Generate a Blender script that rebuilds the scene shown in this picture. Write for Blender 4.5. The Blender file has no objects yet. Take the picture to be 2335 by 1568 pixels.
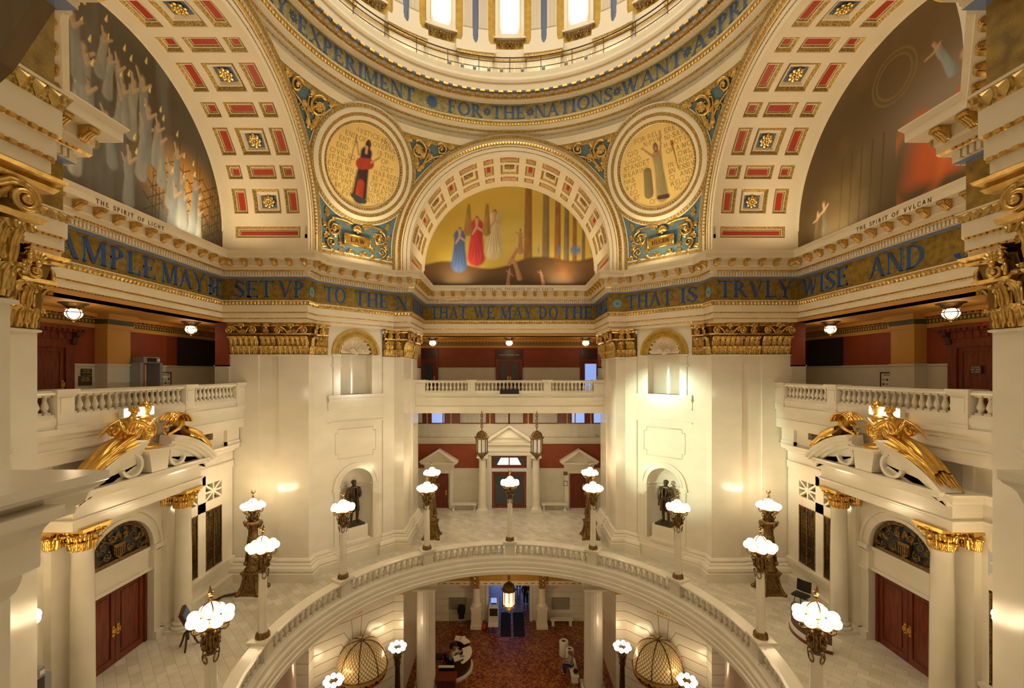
import bpy, math, random
import numpy as np
from mathutils import Vector, Matrix
SC = bpy.context.scene
COL = SC.collection
PI = math.pi
EYE = 18.8                      # eye height above the ground-floor mosaic; heights "h" below are relative to the eye
# ---------------------------------------------------------------- camera, world, lights, exposure
cam = bpy.data.cameras.new('camera')
cam.sensor_width = 36.0
cam.lens = 985.93 / 2335 * 36.0
cam.shift_x = 11.65 / 2335
cam.shift_y = 64.4 / 2335
cam.clip_start = 0.05
cam_o = bpy.data.objects.new('camera', cam)
COL.objects.link(cam_o)
cam_o.location = (-0.167, -15.253, EYE)
cam_o.rotation_euler = (PI / 2, 0, 0)
SC.camera = cam_o
SC.view_settings.view_transform = 'Standard'
SC.view_settings.look = 'None'
SC.view_settings.gamma = 1.0
SC.view_settings.use_curve_mapping = False
SC.view_settings.exposure = 0.08
w = bpy.data.worlds.new('world')
SC.world = w
w.use_nodes = True
bg = w.node_tree.nodes['Background']
bg.inputs[0].default_value = (1.0, 0.79, 0.47, 1)
bg.inputs[1].default_value = 0.38

def light(name, kind, loc, energy, color=(1, .8, .5), rot=(0, 0, 0), size=1.0, size_y=None, spot=None):
    l = bpy.data.lights.new(name, kind)
    l.energy = energy
    l.color = color
    if kind == 'AREA':
        l.size = size
        if size_y:
            l.shape = 'RECTANGLE'
            l.size_y = size_y
    else:
        l.shadow_soft_size = size
    if spot:
        l.spot_size = spot
        l.spot_blend = 0.6
    o = bpy.data.objects.new(name, l)
    COL.objects.link(o)
    o.location = loc
    o.rotation_euler = rot
    return o
# daylight falling down the drum, and the warm uplights that stand on the cornice ledges
light('drum_daylight', 'AREA', (0, 0, EYE + 25), 1500, (1, .88, .66), size=13)
for a in (0, 90, -90):
    t = math.radians(a)
    for k in (-3.5, 3.5):
        x, y = math.sin(t) * 12.9 + math.cos(t) * k, math.cos(t) * 12.9 - math.sin(t) * k
        light('cornice_upward_light', 'AREA', (x, y, EYE + 5.95), 95, (1, .82, .50), rot=(PI, 0, 0), size=1.6)

for a in (45, -45):  # extra upward fill added to brighten the pendentives, no fixture there
    t = math.radians(a)
    light('cornice_upward_light', 'AREA', (math.sin(t) * 10.2, math.cos(t) * 10.2, EYE + 5.9), 120, (1, .82, .50), rot=(PI, 0, 0), size=1.2)

# ---------------------------------------------------------------- materials
MATS = {}
def mat(name, col, rough=.6, metal=0.0, var=0.0, vscale=6.0, bump=0.0, bscale=30.0, emit=None, estr=0.0, spec=.5, col2=None, coat=0.0, stretch=None):
    m = bpy.data.materials.new(name)
    m.use_nodes = True
    nt = m.node_tree
    b = nt.nodes['Principled BSDF']
    b.inputs['Base Color'].default_value = (*col, 1)
    b.inputs['Roughness'].default_value = rough
    b.inputs['Metallic'].default_value = metal
    b.inputs['Specular IOR Level'].default_value = spec
    if coat:
        b.inputs['Coat Weight'].default_value = coat
        b.inputs['Coat Roughness'].default_value = .12
    if emit:
        b.inputs['Emission Color'].default_value = (*emit, 1)
        b.inputs['Emission Strength'].default_value = estr
    if var or bump:
        tc = nt.nodes.new('ShaderNodeTexCoord')
        src = tc.outputs['Object']
        if stretch:
            mp = nt.nodes.new('ShaderNodeMapping')
            mp.inputs['Scale'].default_value = stretch
            nt.links.new(src, mp.inputs[0])
            src = mp.outputs[0]
    if var:
        n = nt.nodes.new('ShaderNodeTexNoise')
        n.inputs['Scale'].default_value = vscale
        n.inputs['Detail'].default_value = 5
        nt.links.new(src, n.inputs['Vector'])
        r = nt.nodes.new('ShaderNodeValToRGB')
        c2 = col2 or tuple(max(0, c * (1 - var)) for c in col)
        r.color_ramp.elements[0].position = .35
        r.color_ramp.elements[0].color = (*c2, 1)
        r.color_ramp.elements[1].position = .65
        r.color_ramp.elements[1].color = (*col, 1)
        nt.links.new(n.outputs[0], r.inputs[0])
        nt.links.new(r.outputs[0], b.inputs['Base Color'])
    if bump:
        n2 = nt.nodes.new('ShaderNodeTexNoise')
        n2.inputs['Scale'].default_value = bscale
        n2.inputs['Detail'].default_value = 4
        nt.links.new(src, n2.inputs['Vector'])
        bp = nt.nodes.new('ShaderNodeBump')
        bp.inputs['Strength'].default_value = bump
        bp.inputs['Distance'].default_value = .03
        nt.links.new(n2.outputs[0], bp.inputs['Height'])
        nt.links.new(bp.outputs[0], b.inputs['Normal'])
    MATS[name] = m
    return m

mat('cream', (.80, .70, .53), .55, var=.06, vscale=1.5)
mat('plaster', (.78, .66, .49), .6, var=.05, vscale=1.2)
mat('marble', (.79, .73, .61), .16, var=.06, vscale=.9, col2=(.73, .68, .57), stretch=(1, 1, 1.6))
mat('joint', (.30, .20, .11), .9)
mat('gold', (.80, .55, .19), .30, .92, var=.3, vscale=7, col2=(.52, .33, .09), bump=.10, bscale=30)
mat('gold_shaded', (.20, .12, .03), .45, .7)  # darker gold for the capital bells, shade between the leaves put into colour
mat('gold_bright', (.84, .52, .12), .30, .9, var=.25, vscale=5, bump=.15, bscale=20)
mat('gold_leaf', (.66, .46, .16), .42, .7, var=.7, vscale=22, col2=(.22, .13, .03), bump=.5, bscale=30)
mat('mosaic', (.36, .24, .035), .45, .35, var=.55, vscale=5, col2=(.20, .12, .02), bump=.3, bscale=60)
mat('ring_mosaic', (.42, .34, .12), .5, .3, var=.45, vscale=7, col2=(.24, .20, .08), bump=.3, bscale=60)
mat('letter_blue', (.035, .085, .27), .4, var=.4, vscale=14)
mat('outline_blue', (.18, .36, .50), .5)
mat('pale_blue', (.20, .26, .44), .5)
mat('pend_blue', (.12, .21, .26), .6, var=.35, vscale=20)
mat('coffer_red', (.42, .035, .012), .5)
mat('coffer_blue', (.09, .14, .27), .5)
mat('wood', (.20, .035, .010), .32, var=.45, vscale=3, stretch=(6, 6, .6), col2=(.10, .014, .005))
mat('wood_dark', (.045, .012, .006), .4)
mat('bronze', (.30, .18, .06), .42, .8, var=.5, vscale=14, col2=(.12, .07, .025), bump=.5, bscale=26)
mat('bronze_dark', (.10, .065, .03), .42, .6, var=.4, vscale=10, bump=.2)
mat('red_wall', (.25, .042, .010), .6, var=.15, vscale=2)
mat('ochre', (.52, .26, .05), .6)
mat('ochre_gold', (.55, .34, .04), .55, .15, var=.25, vscale=4)
mat('green_band', (.05, .06, .025), .6)
mat('wainscot', (.62, .58, .48), .4, var=.06, vscale=2)
mat('black', (.012, .010, .008), .5)
mat('hall_shade', (.012, .007, .004), .9)
mat('globe', (1, .95, .85), .3, emit=(1, .78, .48), estr=27)
mat('globe_low', (1, .95, .85), .3, emit=(1, .78, .48), estr=13)
mat('globe_top', (1, .9, .75), .3, emit=(1, .76, .45), estr=6)
mat('lamp_glass', (1, .9, .8), .3, emit=(1, .74, .44), estr=12)
mat('lantern_glass', (.5, .48, .42), .25, emit=(1, .85, .6), estr=.12)
mat('lantern_lit', (1, .8, .4), .3, emit=(1, .62, .22), estr=3.2)
mat('flood', (1, 1, 1), .3, emit=(1, .95, .85), estr=60)
mat('daylight', (1, 1, 1), .5, emit=(.93, 1, 1), estr=1.6)
mat('blue_pane', (.25, .4, .7), .2, emit=(.30, .46, 1), estr=.75)
mat('glass_dark', (.05, .06, .07), .08)
mat('curtain', (.55, .52, .46), .8, var=.3, vscale=3, stretch=(9, 9, .3))
mat('white_paint', (.75, .72, .66), .4)
mat('grey_metal', (.30, .32, .34), .4, .3)
mat('steel', (.45, .42, .38), .35, .9)
mat('pink_marble', (.66, .50, .40), .2, var=.15, vscale=2)
mat('skin', (.55, .30, .18), .6)
mat('paper', (.70, .66, .60), .7)
mat('sign_dark', (.05, .035, .015), .4)
mat('sign_gold', (.65, .48, .18), .4)
mat('stone_dark', (.16, .14, .10), .7, var=.5, vscale=20, bump=.6, bscale=20)
mat('drum_white', (.80, .72, .58), .55)
mat('drum_blue', (.11, .15, .30), .5)
mat('taupe', (.42, .30, .19), .6)
mat('brown_ink', (.22, .13, .05), .6)
mat('leather', (.10, .05, .035), .5)
mat('fabric_grey', (.28, .27, .30), .8)
mat('denim', (.02, .03, .05), .8)
mat('hair', (.25, .10, .03), .7)
mat('red_plastic', (.40, .03, .01), .4)
mat('mat_black', (.006, .006, .008), .9)

def tile_mat(name, c1, c2, mortar, scale, rough, rot=0.0, bw=.5, rh=.25, msize=.008, coat=0.0):
    m = mat(name, c1, rough, coat=coat)
    nt = m.node_tree
    b = nt.nodes['Principled BSDF']
    tc = nt.nodes.new('ShaderNodeTexCoord')
    mp = nt.nodes.new('ShaderNodeMapping')
    mp.inputs['Rotation'].default_value = (0, 0, rot)
    nt.links.new(tc.outputs['Object'], mp.inputs[0])
    br = nt.nodes.new('ShaderNodeTexBrick')
    br.inputs['Color1'].default_value = (*c1, 1)
    br.inputs['Color2'].default_value = (*c2, 1)
    br.inputs['Mortar'].default_value = (*mortar, 1)
    br.inputs['Scale'].default_value = scale
    br.inputs['Mortar Size'].default_value = msize
    br.inputs['Brick Width'].default_value = bw
    br.inputs['Row Height'].default_value = rh
    nt.links.new(mp.outputs[0], br.inputs['Vector'])
    n = nt.nodes.new('ShaderNodeTexNoise')
    n.inputs['Scale'].default_value = 1.6
    n.inputs['Detail'].default_value = 6
    nt.links.new(tc.outputs['Object'], n.inputs['Vector'])
    mx = nt.nodes.new('ShaderNodeMix')
    mx.data_type = 'RGBA'
    mx.blend_type = 'MULTIPLY'
    mx.inputs[0].default_value = .45
    nt.links.new(br.outputs[0], mx.inputs[6])
    nt.links.new(n.outputs[1], mx.inputs[7])
    g = nt.nodes.new('ShaderNodeValToRGB')
    g.color_ramp.elements[0].position = .3
    g.color_ramp.elements[0].color = (.62, .6, .55, 1)
    g.color_ramp.elements[1].position = .7
    g.color_ramp.elements[1].color = (1, 1, 1, 1)
    nt.links.new(n.outputs[0], g.inputs[0])
    nt.links.new(g.outputs[0], mx.inputs[7])
    nt.links.new(mx.outputs[2], b.inputs['Base Color'])
    return m
tile_mat('floor_marble', (.74, .70, .60), (.60, .56, .46), (.42, .37, .28), 1.0, .16, rot=PI / 4, bw=.62, rh=.31, msize=.006)

def mosaic_floor():
    m = mat('floor_mosaic', (.25, .07, .02), .25)
    nt = m.node_tree
    b = nt.nodes['Principled BSDF']
    tc = nt.nodes.new('ShaderNodeTexCoord')
    v = nt.nodes.new('ShaderNodeTexVoronoi')
    v.inputs['Scale'].default_value = 9
    nt.links.new(tc.outputs['Object'], v.inputs['Vector'])
    n = nt.nodes.new('ShaderNodeTexNoise')
    n.inputs['Scale'].default_value = .8
    n.inputs['Detail'].default_value = 4
    nt.links.new(tc.outputs['Object'], n.inputs['Vector'])
    sp = nt.nodes.new('ShaderNodeSeparateColor')
    nt.links.new(v.outputs['Color'], sp.inputs[0])
    ad = nt.nodes.new('ShaderNodeMath')
    ad.operation = 'MULTIPLY_ADD'
    ad.inputs[1].default_value = .55
    nt.links.new(sp.outputs[0], ad.inputs[0])
    sc = nt.nodes.new('ShaderNodeMath')
    sc.operation = 'MULTIPLY'
    sc.inputs[1].default_value = .55
    nt.links.new(n.outputs[0], sc.inputs[0])
    nt.links.new(sc.outputs[0], ad.inputs[2])
    r = nt.nodes.new('ShaderNodeValToRGB')
    e = r.color_ramp.elements
    e[0].position, e[0].color = .15, (.05, .012, .006, 1)
    e[1].position, e[1].color = .9, (.40, .17, .05, 1)
    k = e.new(.5)
    k.color = (.20, .05, .014, 1)
    nt.links.new(ad.outputs[0], r.inputs[0])
    nt.links.new(r.outputs[0], b.inputs['Base Color'])
    bp = nt.nodes.new('ShaderNodeBump')
    bp.inputs['Strength'].default_value = .35
    bp.inputs['Distance'].default_value = .02
    nt.links.new(v.outputs['Distance'], bp.inputs['Height'])
    nt.links.new(bp.outputs[0], b.inputs['Normal'])
mosaic_floor()

def leaded_glass():
    m = mat('leaded_glass', (.45, .28, .10), .2)
    nt = m.node_tree
    b = nt.nodes['Principled BSDF']
    uv = nt.nodes.new('ShaderNodeUVMap')
    ws = []
    sx = nt.nodes.new('ShaderNodeSeparateXYZ')
    nt.links.new(uv.outputs[0], sx.inputs[0])
    for s in (1, -1):
        a = nt.nodes.new('ShaderNodeMath')
        a.operation = 'MULTIPLY_ADD'
        a.inputs[1].default_value = s
        nt.links.new(sx.outputs[0], a.inputs[0])
        nt.links.new(sx.outputs[1], a.inputs[2])
        fr = nt.nodes.new('ShaderNodeMath')
        fr.operation = 'PINGPONG'
        fr.inputs[1].default_value = .5
        nt.links.new(a.outputs[0], fr.inputs[0])
        ws.append(fr)
    mn = nt.nodes.new('ShaderNodeMath')
    mn.operation = 'MINIMUM'
    nt.links.new(ws[0].outputs[0], mn.inputs[0])
    nt.links.new(ws[1].outputs[0], mn.inputs[1])
    r = nt.nodes.new('ShaderNodeValToRGB')
    r.color_ramp.elements[0].position, r.color_ramp.elements[0].color = .06, (.10, .05, .015, 1)
    r.color_ramp.elements[1].position, r.color_ramp.elements[1].color = .14, (.62, .42, .17, 1)
    nt.links.new(mn.outputs[0], r.inputs[0])
    nt.links.new(r.outputs[0], b.inputs['Base Color'])
    nt.links.new(r.outputs[0], b.inputs['Emission Color'])
    b.inputs['Emission Strength'].default_value = .25
leaded_glass()

def paint_mat():
    m = mat('canvas', (.5, .5, .5), .55)
    nt = m.node_tree
    a = nt.nodes.new('ShaderNodeVertexColor')
    a.layer_name = 'paint'
    nt.links.new(a.outputs[0], nt.nodes['Principled BSDF'].inputs['Base Color'])
paint_mat()

# ---------------------------------------------------------------- mesh builder
class MB:
    def __init__(s):
        s.v, s.f, s.m, s.s = [], [], [], []
    def add(s, vs, fs, mi=0, sm=False):
        n = len(s.v)
        s.v.extend(tuple(p) for p in vs)
        for f in fs:
            s.f.append(tuple(i + n for i in f))
            s.m.append(mi)
            s.s.append(sm)
        return s
    def box(s, x0, x1, y0, y1, z0, z1, mi=0):
        vs = [(x, y, z) for z in (z0, z1) for y in (y0, y1) for x in (x0, x1)]
        return s.add(vs, [(0, 2, 3, 1), (4, 5, 7, 6), (0, 1, 5, 4), (2, 6, 7, 3), (0, 4, 6, 2), (1, 3, 7, 5)], mi)
    def obox(s, o, ex, ey, ez, mi=0):
        o, ex, ey, ez = (Vector((*q, 0)) if len(q) == 2 else Vector(q) for q in (o, ex, ey, ez))
        vs = [o + ex * i + ey * j + ez * k for k in (0, 1) for j in (0, 1) for i in (0, 1)]
        return s.add(vs, [(0, 2, 3, 1), (4, 5, 7, 6), (0, 1, 5, 4), (2, 6, 7, 3), (0, 4, 6, 2), (1, 3, 7, 5)], mi)
    def grid(s, fn, nu, nv, mi=0, sm=True, cu=False, cv=False):
        vs = [fn(i / nu, j / nv) for j in range(nv + (0 if cv else 1)) for i in range(nu + (0 if cu else 1))]
        W_ = nu + (0 if cu else 1)
        H_ = nv + (0 if cv else 1)
        fs = []
        for j in range(nv):
            for i in range(nu):
                i2, j2 = (i + 1) % W_, (j + 1) % H_
                fs.append((j * W_ + i, j * W_ + i2, j2 * W_ + i2, j2 * W_ + i))
        return s.add(vs, fs, mi, sm)
    def lathe(s, prof, n=16, c=(0, 0, 0), mi=0, sm=True, a0=0.0, a1=2 * PI):
        full = abs(a1 - a0 - 2 * PI) < 1e-6
        P = len(prof) - 1
        def fn(u, v):
            r, z = prof[int(round(v * P))]
            a = a0 + (a1 - a0) * u
            return (c[0] + r * math.cos(a), c[1] + r * math.sin(a), c[2] + z)
        return s.grid(fn, n, P, mi, sm, cu=full)
    def sphere(s, c, r, mi=0, n=12, m=8, sc=(1, 1, 1)):
        return s.grid(lambda u, v: (c[0] + r * sc[0] * math.sin(PI * v) * math.cos(2 * PI * u), c[1] + r * sc[1] * math.sin(PI * v) * math.sin(2 * PI * u),
                                    c[2] - r * sc[2] * math.cos(PI * v)), n, m, mi, True, cu=True)
    def tube(s, pts, r, n=6, mi=0, closed=False, flat=1.0):
        pts = [Vector(p) for p in pts]
        N = len(pts)
        rs = r if isinstance(r, (list, tuple)) else [r] * N
        rings, up = [], None
        for i, p in enumerate(pts):
            a = pts[(i - 1) % N] if (closed or i) else p
            b = pts[(i + 1) % N] if (closed or i < N - 1) else p
            t = (b - a)
            t = t.normalized() if t.length > 1e-9 else Vector((0, 0, 1))
            if up is None:
                up = Vector((0, 0, 1)) if abs(t.z) < .9 else Vector((1, 0, 0))
            x = t.cross(up)
            if x.length < 1e-6:
                x = t.orthogonal()
            x.normalize()
            y = x.cross(t).normalized()
            up = y
            rings.append([p + x * (rs[i] * math.cos(2 * PI * k / n)) + y * (rs[i] * flat * math.sin(2 * PI * k / n)) for k in range(n)])
        vs = [q for g in rings for q in g]
        fs = []
        for i in range(N if closed else N - 1):
            j = (i + 1) % N
            fs += [(i * n + k, i * n + (k + 1) % n, j * n + (k + 1) % n, j * n + k) for k in range(n)]
        if not closed:
            fs += [tuple(range(n))[::-1], tuple((N - 1) * n + k for k in range(n))]
        return s.add(vs, fs, mi, True)
    def prism(s, poly, fn, d0, d1, mi=0):
        """poly: 2-D outline; fn(x, y, d) -> 3-D; a slab between depths d0 and d1."""
        n = len(poly)
        vs = [fn(x, y, d0) for x, y in poly] + [fn(x, y, d1) for x, y in poly]
        fs = [tuple(range(n)), tuple(range(2 * n - 1, n - 1, -1))]
        fs += [(i, i + n, (i + 1) % n + n, (i + 1) % n) for i in range(n)]
        return s.add(vs, fs, mi)
    def sweep(s, path, prof, skip0=0, skip1=0, closed=False, mats=None, dz=0.0):
        """path: plan points, the room on the right-hand side; prof: (offset into the room, height[, material])."""
        N = len(path)
        def nrm(a, b):
            d = Vector((b[0] - a[0], b[1] - a[1]))
            d.normalize()
            return Vector((d.y, -d.x))
        rows = []
        for i in range(N):
            n1 = nrm(path[i - 1], path[i]) if (i or closed) else None
            n2 = nrm(path[i], path[(i + 1) % N]) if (i < N - 1 or closed) else None
            if n1 is None:
                m = n2
            elif n2 is None:
                m = n1
            else:
                m = (n1 + n2)
                m = m / max(.2, m.dot(n1))
            rows.append([(path[i][0] + m.x * p[0], path[i][1] + m.y * p[0], p[1] + dz) for p in prof])
        P = len(prof)
        for i in range(skip0, (N if closed else N - 1) - skip1):
            j = (i + 1) % N
            for k in range(P - 1):
                mi = prof[k][2] if len(prof[k]) > 2 else 0
                s.add([rows[i][k], rows[j][k], rows[j][k + 1], rows[i][k + 1]], [(3, 2, 1, 0)], mi)
        return s
    def xf(s, M, i0=0):
        s.v[i0:] = [tuple(M @ Vector(p)) for p in s.v[i0:]]
        return s
    def merge(s, o, M=None, mi=None):
        n = len(s.v)
        s.v += [tuple(M @ Vector(p)) for p in o.v] if M is not None else o.v
        s.f += [tuple(i + n for i in f) for f in o.f]
        s.m += o.m if mi is None else [mi] * len(o.m)
        s.s += o.s
        return s
    def build(s, name, mats, parent=None, loc=None, rotz=0.0):
        me = bpy.data.meshes.new(name)
        me.from_pydata(s.v, [], s.f)
        if isinstance(mats, str):
            mats = [mats]
        for k in mats:
            me.materials.append(MATS[k])
        me.polygons.foreach_set('material_index', s.m)
        me.polygons.foreach_set('use_smooth', s.s)
        me.update()
        o = bpy.data.objects.new(name, me)
        COL.objects.link(o)
        if parent is not None:
            o.parent = parent
        if loc is not None:
            o.location = loc
        o.rotation_euler.z = rotz
        return o

def thing(name, label, cat, loc=(0, 0, 0), rotz=0.0, group=None):
    o = bpy.data.objects.new(name, None)
    o.empty_display_size = .2
    COL.objects.link(o)
    o.location = loc
    o.rotation_euler.z = rotz
    return tag(o, label, cat, group)
def tag(o, label, cat, group=None):
    o['label'] = label
    o['category'] = cat
    if group:
        o['group'] = group
    return o
def struct(mb, name, mats, rotz=0.0, label=None, parent=None):
    o = mb.build(name, mats, parent, rotz=rotz)
    if parent is None:
        o['kind'] = 'structure'
        if label:
            o['label'] = label
    return o
KIDS = {}
def dup(root, loc=None, rotz=None, label=None, group=None):
    kids = {}
    for o in COL.objects:
        if o.parent:
            kids.setdefault(o.parent.name, []).append(o)
    def cp(o, par):
        c = o.copy()
        COL.objects.link(c)
        if par is not None:
            c.parent = par
        for k in kids.get(o.name, []):
            cp(k, c)
        return c
    r = cp(root, None)
    if loc is not None:
        r.location = loc
    if rotz is not None:
        r.rotation_euler.z = rotz
    if label:
        r['label'] = label
    if group:
        r['group'] = group
    return r
RZ = lambda a: Matrix.Rotation(a, 4, 'Z')
T3 = lambda x, y, z: Matrix.Translation((x, y, z))
FRONT, LEFT, RIGHT = 0.0, PI / 2, -PI / 2
def arc(cx, cz, r, a0, a1, n):
    return [(cx + r * math.cos(a0 + (a1 - a0) * i / n), cz + r * math.sin(a0 + (a1 - a0) * i / n)) for i in range(n + 1)]

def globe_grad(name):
    # frosted globe: glow painted dimmer towards the bottom so neighbouring globes read apart
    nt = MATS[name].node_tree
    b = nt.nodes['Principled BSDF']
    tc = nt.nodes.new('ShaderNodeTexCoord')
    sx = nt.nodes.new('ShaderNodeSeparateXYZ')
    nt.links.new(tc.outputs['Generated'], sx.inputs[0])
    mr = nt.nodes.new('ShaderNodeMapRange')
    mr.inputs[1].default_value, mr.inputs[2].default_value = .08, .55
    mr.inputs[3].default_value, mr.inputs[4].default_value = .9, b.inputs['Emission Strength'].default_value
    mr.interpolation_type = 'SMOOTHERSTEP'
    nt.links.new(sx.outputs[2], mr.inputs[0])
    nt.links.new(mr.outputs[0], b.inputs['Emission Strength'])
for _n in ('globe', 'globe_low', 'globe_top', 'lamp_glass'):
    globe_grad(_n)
# ---------------------------------------------------------------- Roman capitals as polygons (unit cap height)
TH, TN, SV, SH = .17, .065, .07, .05
def glyph(ch, TH=TH, TN=TN, SV=SV, SH=SH):
    Q = []
    def bar(x0, x1, y0, y1):
        Q.append([(x0, y0), (x1, y0), (x1, y1), (x0, y1)])
    def stem(x, w_=None, y0=0.0, y1=1.0, s=3):
        w_ = TH if w_ is None else w_
        bar(x, x + w_, y0, y1)
        if SV > 0:
            if s & 1:
                bar(x - SV, x + w_ + SV, y0, y0 + SH)
            if s & 2:
                bar(x - SV, x + w_ + SV, y1 - SH, y1)
    def dg(x0, y0, x1, y1, w_):
        Q.append([(x0 - w_ / 2, y0), (x0 + w_ / 2, y0), (x1 + w_ / 2, y1), (x1 - w_ / 2, y1)])
    def foot(x, y):
        if SV > 0:
            bar(x - .12, x + .12, y, y + SH)
    def bowl(cx, cy, rx, ry, a0, a1, t=None, n=12):
        t = TH if t is None else t
        for i in range(n):
            a, b = a0 + (a1 - a0) * i / n, a0 + (a1 - a0) * (i + 1) / n
            def pt(an, inner):
                c, s_ = math.cos(an), math.sin(an)
                return (cx + c * (rx - (t if inner else 0)), cy + s_ * (ry - (TN if inner else 0)))
            Q.append([pt(a, 0), pt(b, 0), pt(b, 1), pt(a, 1)])
    if ch == 'A':
        dg(.10, 0, .44, 1, TN * 1.1); dg(.74, 0, .40, 1, TH); bar(.20, .66, .30, .30 + TN); foot(.10, 0); foot(.74, 0); wd = .88
    elif ch == 'B':
        stem(.08); bowl(.25, .745, .32, .255, -PI / 2, PI / 2); bowl(.25, .26, .38, .26, -PI / 2, PI / 2)
        bar(.08, .3, .95, 1); bar(.08, .3, .47, .53); bar(.08, .3, 0, .05); wd = .70
    elif ch in 'CG':
        bowl(.48, .5, .45, .51, .25 * PI, 1.75 * PI, n=18)
        if ch == 'G':
            stem(.64, TH * .9, .02, .42, 2); wd = .90
        else:
            bar(.74, .80, .70, .9); bar(.74, .80, .12, .28); wd = .84
    elif ch == 'D':
        stem(.08); bowl(.30, .5, .52, .5, -PI / 2, PI / 2, n=16); bar(.08, .34, .95, 1); bar(.08, .34, 0, .05); wd = .90
    elif ch in 'EF':
        stem(.08); bar(.08, .60, 1 - TN, 1); bar(.08, .48, .47, .47 + TN); bar(.55, .60, .80, 1); bar(.44, .48, .38, .62); wd = .66
        if ch == 'E':
            bar(.08, .64, 0, TN); bar(.59, .64, 0, .24); wd = .72
    elif ch == 'H':
        stem(.08); stem(.62); bar(.2, .7, .47, .47 + TN); wd = .87
    elif ch == 'I':
        stem(.09); wd = .35
    elif ch == 'J':
        stem(.22, TH, .1, 1, 2); bowl(.08, .12, .31, .30, -PI, 0, n=10); wd = .5
    elif ch == 'K':
        stem(.08); dg(.2, .42, .66, 1, TN); dg(.74, 0, .36, .56, TH); foot(.74, 0); wd = .85
    elif ch == 'L':
        stem(.08); bar(.08, .62, 0, TN); bar(.57, .62, 0, .26); wd = .68
    elif ch == 'M':
        stem(.08, TN); dg(.14, 1, .48, 0, TH); dg(.80, 1, .48, 0, TN); stem(.76); wd = 1.02
    elif ch == 'N':
        stem(.08, TN); dg(.14, 1, .70, 0, TH); stem(.70, TN); wd = .86
    elif ch == 'O':
        bowl(.48, .5, .46, .515, 0, 2 * PI, n=22); wd = .96
    elif ch in 'PR':
        stem(.08); bowl(.25, .73, .36, .27, -PI / 2, PI / 2); bar(.08, .3, .95, 1); bar(.08, .3, .46, .52); wd = .68
        if ch == 'R':
            dg(.70, 0, .36, .5, TH); foot(.72, 0); wd = .82
    elif ch == 'S':
        bowl(.33, .74, .27, .27, .12 * PI, 1.3 * PI, t=TH * .8); bowl(.33, .26, .30, .27, -.88 * PI, .42 * PI, t=TH * .8)
        dg(.52, .26, .14, .74, TH * 1.15); bar(.54, .60, .72, .94); bar(.02, .08, .06, .3); wd = .64
    elif ch == 'T':
        stem(.30, s=1); bar(.02, .75, 1 - TN, 1); bar(.02, .07, .78, 1); bar(.70, .75, .78, 1); wd = .78
    elif ch in 'UV':
        dg(.14, 1, .46, 0, TH); dg(.76, 1, .44, 0, TN); foot(.14, 1 - SH); foot(.76, 1 - SH); wd = .88
    elif ch == 'W':
        dg(.14, 1, .38, 0, TH); dg(.62, 1, .37, 0, TN); dg(.56, 1, .80, 0, TH); dg(1.06, 1, .79, 0, TN); foot(.14, 1 - SH); foot(.58, 1 - SH); foot(1.06, 1 - SH); wd = 1.18
    elif ch == 'X':
        dg(.72, 0, .14, 1, TH); dg(.12, 0, .72, 1, TN); foot(.14, 1 - SH); foot(.72, 1 - SH); foot(.12, 0); foot(.72, 0); wd = .86
    elif ch == 'Y':
        stem(.34, s=1, y1=.46); dg(.42, .42, .13, 1, TH); dg(.44, .42, .76, 1, TN); foot(.13, 1 - SH); foot(.76, 1 - SH); wd = .86
    elif ch == '"':
        bar(.06, .11, .76, 1); bar(.20, .25, .76, 1); wd = .3
    elif ch == '.':
        bar(.10, .20, .42, .54); wd = .3
    elif ch == '-':
        bar(.04, .3, .45, .52); wd = .34
    else:
        wd = .45
    return Q, wd
def text_polys(txt, width=None, gap=.06, **kw):
    """quads of a line of text, cap height 1, starting at x = 0; the spacing is stretched to `width` when given."""
    G = [glyph(c, **kw) for c in txt]
    tot = sum(g[1] for g in G) + gap * (len(G) - 1)
    k = 1.0 if width is None else width / tot
    out, x = [], 0.0
    for q, wd in G:
        out += [[((px + x) * k, py) for px, py in p] for p in q]
        x += wd + gap
    return out, tot * k
def star_polys(r=.5, n=8):
    out = []
    for i in range(n):
        a = 2 * PI * i / n
        pt = lambda rr, an: (rr * math.cos(an), .5 + rr * math.sin(an))
        out.append([pt(r * .25, a - .35), pt(r * .7, a - .28), pt(r, a), pt(r * .7, a + .28), pt(r * .25, a + .35)])
    return out
def letters(name, parent, polys, fn, thick=.02, mats='letter_blue', label=None, halo=None):
    """fn(x, y, d) maps text space and height above the surface to 3-D. Each inscription is one mesh."""
    mb = MB()
    for i, p in enumerate(polys):
        mb.prism(p, fn, thick + (i % 7) * .0005, 0.0, 0)
    if halo:
        for p in polys:
            cx, cy = sum(q[0] for q in p) / len(p), sum(q[1] for q in p) / len(p)
            e = [(x + math.copysign(halo, x - cx), y + math.copysign(halo, y - cy)) for x, y in p]
            mb.prism(e, fn, thick * .5, 0.0, 1)
    o = mb.build(name, [mats, 'outline_blue'] if halo else mats, parent)
    if label:
        o['label'] = label
    return o
# ---------------------------------------------------------------- the crossing: plan of piers and arms (centre at the origin)
A, W, B, C = 9.88, 5.79, 14.04, 6.745          # frieze planes
AS, WS = 10.0, 6.2                              # pier shafts
CS = 16.75 - AS
NEAR_L, NEAR_R, FAR_L, FAR_R = PI / 2, PI, 0.0, -PI / 2        # pier rotations
H2 = -10.25                                    # second-floor paving
H3 = -1.65                                     # third-floor paving
Zh = lambda h: EYE + h

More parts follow.
